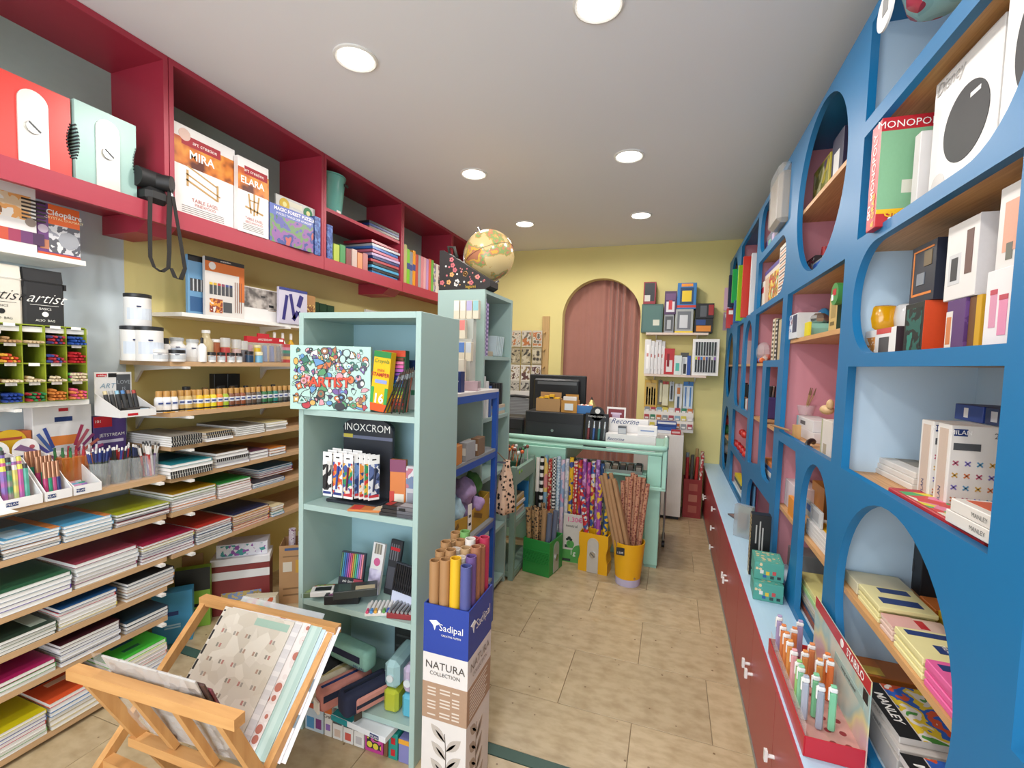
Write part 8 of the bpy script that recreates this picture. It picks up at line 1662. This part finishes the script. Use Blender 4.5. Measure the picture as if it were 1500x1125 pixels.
# felt/leather swatch boxes standing on top: stepped clear display with coloured cards
TZ = 1.3505
ROWS = [(.0, ['d8d0c0', 'd8d0c0', '5a3a34', '8a4a40', 'd0c8b8']), (.13, ['d8d4c8', '1f7a48', 'e0dcd0', '5a80c0', 'c0c8d0']), (.25, ['a82a30', '8a2430', 'd8807a']), (.36, ['e0dcd4', 'd8d4d0', 'b0a8cc', '8fc0c4'])]
t = T('swatch_stand', 'clear stepped stand of coloured pencil sleeves on the blue rack', 'display', (-1.10, 2.10, TZ), 0)
for k, (dz, cols) in enumerate(ROWS): MB().box(-.1+.015*k, .12-.015*k, .03+.05*k, .072+.05*k, 0, dz+.02).build('step', GLASS('d8d8d0', .1, .5), t)
for k, (dz, cols) in enumerate(ROWS):
    for i, c in enumerate(cols):
        pack('colour_sleeve', '%s sleeve in the %s step of the clear stand' % (['first', 'second', 'third', 'fourth', 'fifth'][i], ('front', 'second', 'third', 'top')[k]), 'sleeve', (-1.10-.075+.015*k+.038*i, 2.10+.034+.05*k, TZ+dz+.0205), 0, .034, .03, .14 if k == 0 else .1, M('d6cdb8', .4), 'sleeves in the clear stand', [(.05, .95, .45, .98, M(c, .4))])
pack('navy_card_box', 'navy boxed card set with white script on the blue rack', 'box', (-1.0, 1.97, TZ), .05, .11, .05, .1, M('1f2f68', .4), None, [(.05, .25, .7, .9, W0), (.2, .9, .5, .56, M('c8ccd8')), (.3, .8, .35, .39, M('c8ccd8')), (.25, .85, .78, .86, M('c8ccd8'))])
pack('clear_tub', 'low clear tub beside the navy boxed card set', 'tub', (-.935+.02, 2.12, TZ), .2, .1, .08, .05, GLASS('c8a8b0', .1, .6), None)
bpy.data.objects['clear_tub'].location.x = -.975
# middle deck: packets; lower: yellow carton with plush pencil cases
rg = random.Random(12); Z1 = 1.0155
for i in range(9): pack('sweet_packet', '%s packet in the heap on the middle deck of the blue rack' % ['red', 'white', 'orange', 'tan', 'crimson', 'grey', 'yellow', 'cream', 'brown'][i], 'packet', (-1.02+.05*(i % 3)-.02, 1.86+.14*(i//3)+.0, Z1), rg.uniform(-.12, .12), .042, .1, .05+.02*(i % 3), M(['b82a2c', 'd8d4d0', 'c8803a', 'a88a60', 'a8242c', '9a9a9c', 'c8a02c', 'd8ccb8', '7a5a40'][i], .4), 'packets on the blue rack', [(.1, .9, .3, .7, M('d8d4cc'))])
t = T('yellow_carton', 'yellow printed carton of plush pencil cases on the blue rack', 'carton', (0, 0, 0)); YC = M('b8902c', .6); y0, y1, x0, x1, z0 = 1.79, 2.38, -1.12, -.945, .6155
for a in ((x0, x1, y0, y0+.004), (x0, x1, y1-.004, y1), (x0, x0+.004, y0+.004, y1-.004)): MB().box(*a, z0, z0+.15).build('carton_wall', YC, t)
MB().prism([(y0+.004, z0), (y1-.004, z0), (y1-.004, z0+.15), (y0+.3, z0+.1), (y0+.004, z0+.14)], x1-.004, x1, 'x').build('carton_wall', YC, t); B('carton_base', x0+.004, x1-.004, y0+.004, y1-.004, z0, z0+.004, YC, t)
for yy, r_ in ((1.93, 25), (2.22, -20)): B('printed_pencil', x1-.001, x1+.001, yy-.06, yy+.06, z0+.05, z0+.075, M('7a5c24'), t, rot=(radians(r_), 0, 0))
def plush(label, loc, parts, grp='plush pencil cases'):
    t = T('plush_case', label, 'pencil case', loc, 0, grp)
    for nm, c, r_, sc, m_ in parts:
        m = MB().ball(c, r_, 20, 13, sc); q = Vector(c); k = 1.7+len(label) % 5
        m.v = [tuple(q+(Vector(v)-q)*(1+.13*sin(60*v[2]+k)*sin(75*v[1]+k*2)+.09*sin(130*v[0]+90*v[2]+k))) for v in m.v]
        m.build(nm, M(m_, .95, var=.25, vs=60), t, smooth=True)
zc = z0+.006
plush('royal blue plush case in the yellow carton', (-1.02, 1.93, zc), [('body', (0, 0, .12), .1, (.4, .35, 1.2), '1f6aa8'), ('fold', (.02, .01, .2), .05, (.6, .8, .7), '2a78b8')])
plush('dark brown case in the yellow carton', (-1.04, 1.85, zc), [('body', (0, 0, .12), .1, (.45, .35, 1.15), '3a2c28'), ('tag', (.03, -.01, .2), .04, (.5, .3, .5), 'c8623a')])
plush('pale blue fluffy case hanging over the yellow carton', (-1.0, 2.03, zc), [('body', (0, 0, .11), .085, (.6, .8, 1.25), 'a8c8d4'), ('ruffle', (.02, .04, .05), .05, (.6, .9, .7), 'b4d0d8')])
plush('lilac plush case with pompom over the yellow carton', (-1.0, 2.15, zc), [('body', (0, 0, .2), .08, (.7, .95, .9), 'a890b8'), ('pompom', (.05, .07, .12), .038, (1, 1, 1), 'a88cba'), ('lower', (0, 0, .09), .06, (.7, .8, 1.2), '9a82ac')])
plush('green fabric case at the far end of the yellow carton', (-1.01, 2.29, zc), [('body', (0, 0, .2), .08, (.6, .8, .9), '3f6a34'), ('lower', (0, 0, .09), .06, (.7, .8, 1.3), '2f3a2c')])
plush('teal case behind the lilac plush case', (-1.07, 2.13, zc), [('body', (0, 0, .22), .06, (.5, 1, 1), '2a6a98'), ('lower', (0, 0, .1), .05, (.5, 1, 1.8), '23456a')])
pack('paper_tag', 'white paper tag hanging from the lilac plush case', 'tag', (-.938, 2.1, z0+.02), radians(80), .035, .002, .14, W0, None, [(.2, .8, .2, .3, K0), (.2, .8, .5, .6, M('5a5a5a'))])
t = T('fabric_pouch', 'peach fabric pouch with black dots hanging at the rack end', 'pouch', (-.885, 2.49, .63), 0)
m = MB(); vs = []; fs = []; n = 20
for j, (r_, z) in enumerate(((.085, 0), (.088, .04), (.075, .13), (.055, .22), (.03, .27), (.034, .30))):
    vs += [((r_*(.55+.12*cos(5*2*pi*i/n)))*cos(2*pi*i/n), r_*(1+.1*cos(5*2*pi*i/n))*sin(2*pi*i/n), z) for i in range(n)]
for j in range(5): fs += [(j*n+i, j*n+(i+1) % n, (j+1)*n+(i+1) % n, (j+1)*n+i) for i in range(n)]
fs += [tuple(range(n-1, -1, -1)), tuple(range(5*n, 6*n))]
m.add(vs, fs).build('pouch', PAT('dots', ['1c1818', 'd8b498', 'dcbaa0'], 38, .85), t, smooth=True); MB().tube([(0, 0, .29), (-.03, -.08, .36)], .003, 5).build('cord', M('8a6a50'), t)
# ================================================================== low green shelf unit beyond the far bookcase
t = T('low_shelf_unit', 'low grey green open shelf unit between the far bookcase and the bins', 'shelf unit', (0, 0, 0)); GG = M('7f998c', .5, var=.05)
ux0, ux1, uy0, uy1 = -1.28, -.985, 2.925, 3.36
for x in (ux0, ux1):
    for y in (uy0, uy1): MB().box(x-.018, x+.018, y-.018, y+.018, 0, .79).build('post', GG, t)
for z in (.05, .40, .70):
    B('deck', ux0-.015, ux1+.015, uy0-.015, uy1+.015, z, z+.012, GG, t)
    for y in (uy0, uy1): MB().box(ux0+.018, ux1-.018, y-.01, y+.01, z-.03, z+(.06 if z > .6 else 0)).build('rail', GG, t)
    MB().box(ux1-.01, ux1+.019, uy0+.018, uy1-.018, z-.035, z+(.07 if z > .6 else 0)).build('rail', GG, t)
B('back_panel', ux0-.02, ux0-.015, uy0, uy1, .05, .78, M('2a2a2a', .8), t); B('inner_panel', ux0+.05, ux0+.06, uy0+.02, uy1-.02, .07, .36, M('1f1f20', .8), t)
MG = [('white', 'c8c4c0'), ('grey', 'a8a49c'), ('yellow', 'c8a020'), ('white', 'd0ccc8'), ('ochre', 'b8963a'), ('tan', 'b09a78')]
for i, (w_, c) in enumerate(MG): pack('magazine', '%s magazine, %s up in the pile of the low green unit' % (w_, (['lowest']+ORD[1:])[i]), 'magazine', (-.99+.004*(i % 2), 3.08, .4125+.024*i), radians(90)+.05*(i % 3-1), .22, .24, .022, M(c, .5), 'magazines in the low green unit')
pack('blue_magazine', 'bright blue magazine leaning in the low green unit', 'magazine', (-1.1, 3.26, .4125), 0, .24, .012, .2, M('2f7ab0', .35))
pack('green_box', 'dark green open box of pens on the low green unit', 'box', (-1.08, 3.10, .7125), .2, .12, .1, .07, M('1f4a34', .5))
rg = random.Random(21)
for i in range(26):
    x, y = -1.2+.2*rg.random()+.02, 3.0+.3*rg.random(); c = ['2a2624', 'c8c4c0', '8a3a2c', '3a3a3c', 'd8703a', '9a9a98'][i % 6]
    p = T('novelty_pen', '%s novelty pen bunched on the low green unit' % ['black', 'white', 'rust', 'dark grey', 'orange', 'grey'][i % 6], 'pen', (x, y, .713), 0, 'novelty pens bunched together', rot=(rg.uniform(-.2, .2), rg.uniform(-.2, .25), 0))
    MB().cyl((0, 0, 0), (0, 0, .15), .004, n=6).build('barrel', M(c, .4), p); MB().ball((0, 0, .16), .014, 8, 6).build('topper', M(['d8622c', '3a3634', 'd8d4d0', '2f7a48', 'd87a3a', '8a4a3a'][(i*5) % 6], .5), p, smooth=True)
for i, c in enumerate(('8ab82a', '7aa82a')): MB().ball((-.985, 2.99+.05*i, .74), .024, 12, 8).build('green_ball', M(c, .4), smooth=True, label=('nearer', 'farther')[i]+' lime green ball topper at the edge of the low green unit', cat='ball', group='lime balls')
# printer and white board behind the counter, shelf pegs on the pink back panel
t = T('printer', 'black printer left of the monitor behind the counter', 'printer', (-1.36, 3.78, CT), 0)
MB().bbox(-.07, .16, 0, .3, 0, .15, .01).build('body', M('222326', .4), t); B('paper_slot', -.05, .14, -.002, .002, .05, .062, M('0c0c0d'), t); B('panel', -.05, .14, .02, .1, .15, .152, M('3a3c40', .3), t)
pack('white_board', 'white panel standing on the yellow wall left of the arch', 'panel', (-1.70, 4.95, 0), 0, .5, .03, 1.18, M('dcdad6', .5))
for y, z in ((2.46, 1.63), (2.47, 1.53), (1.9, 1.63), (1.9, 1.53)): MB().ball((XR-.018, y, z), .008, 10, 6).build('shelf_peg', PINK, us, smooth=True)
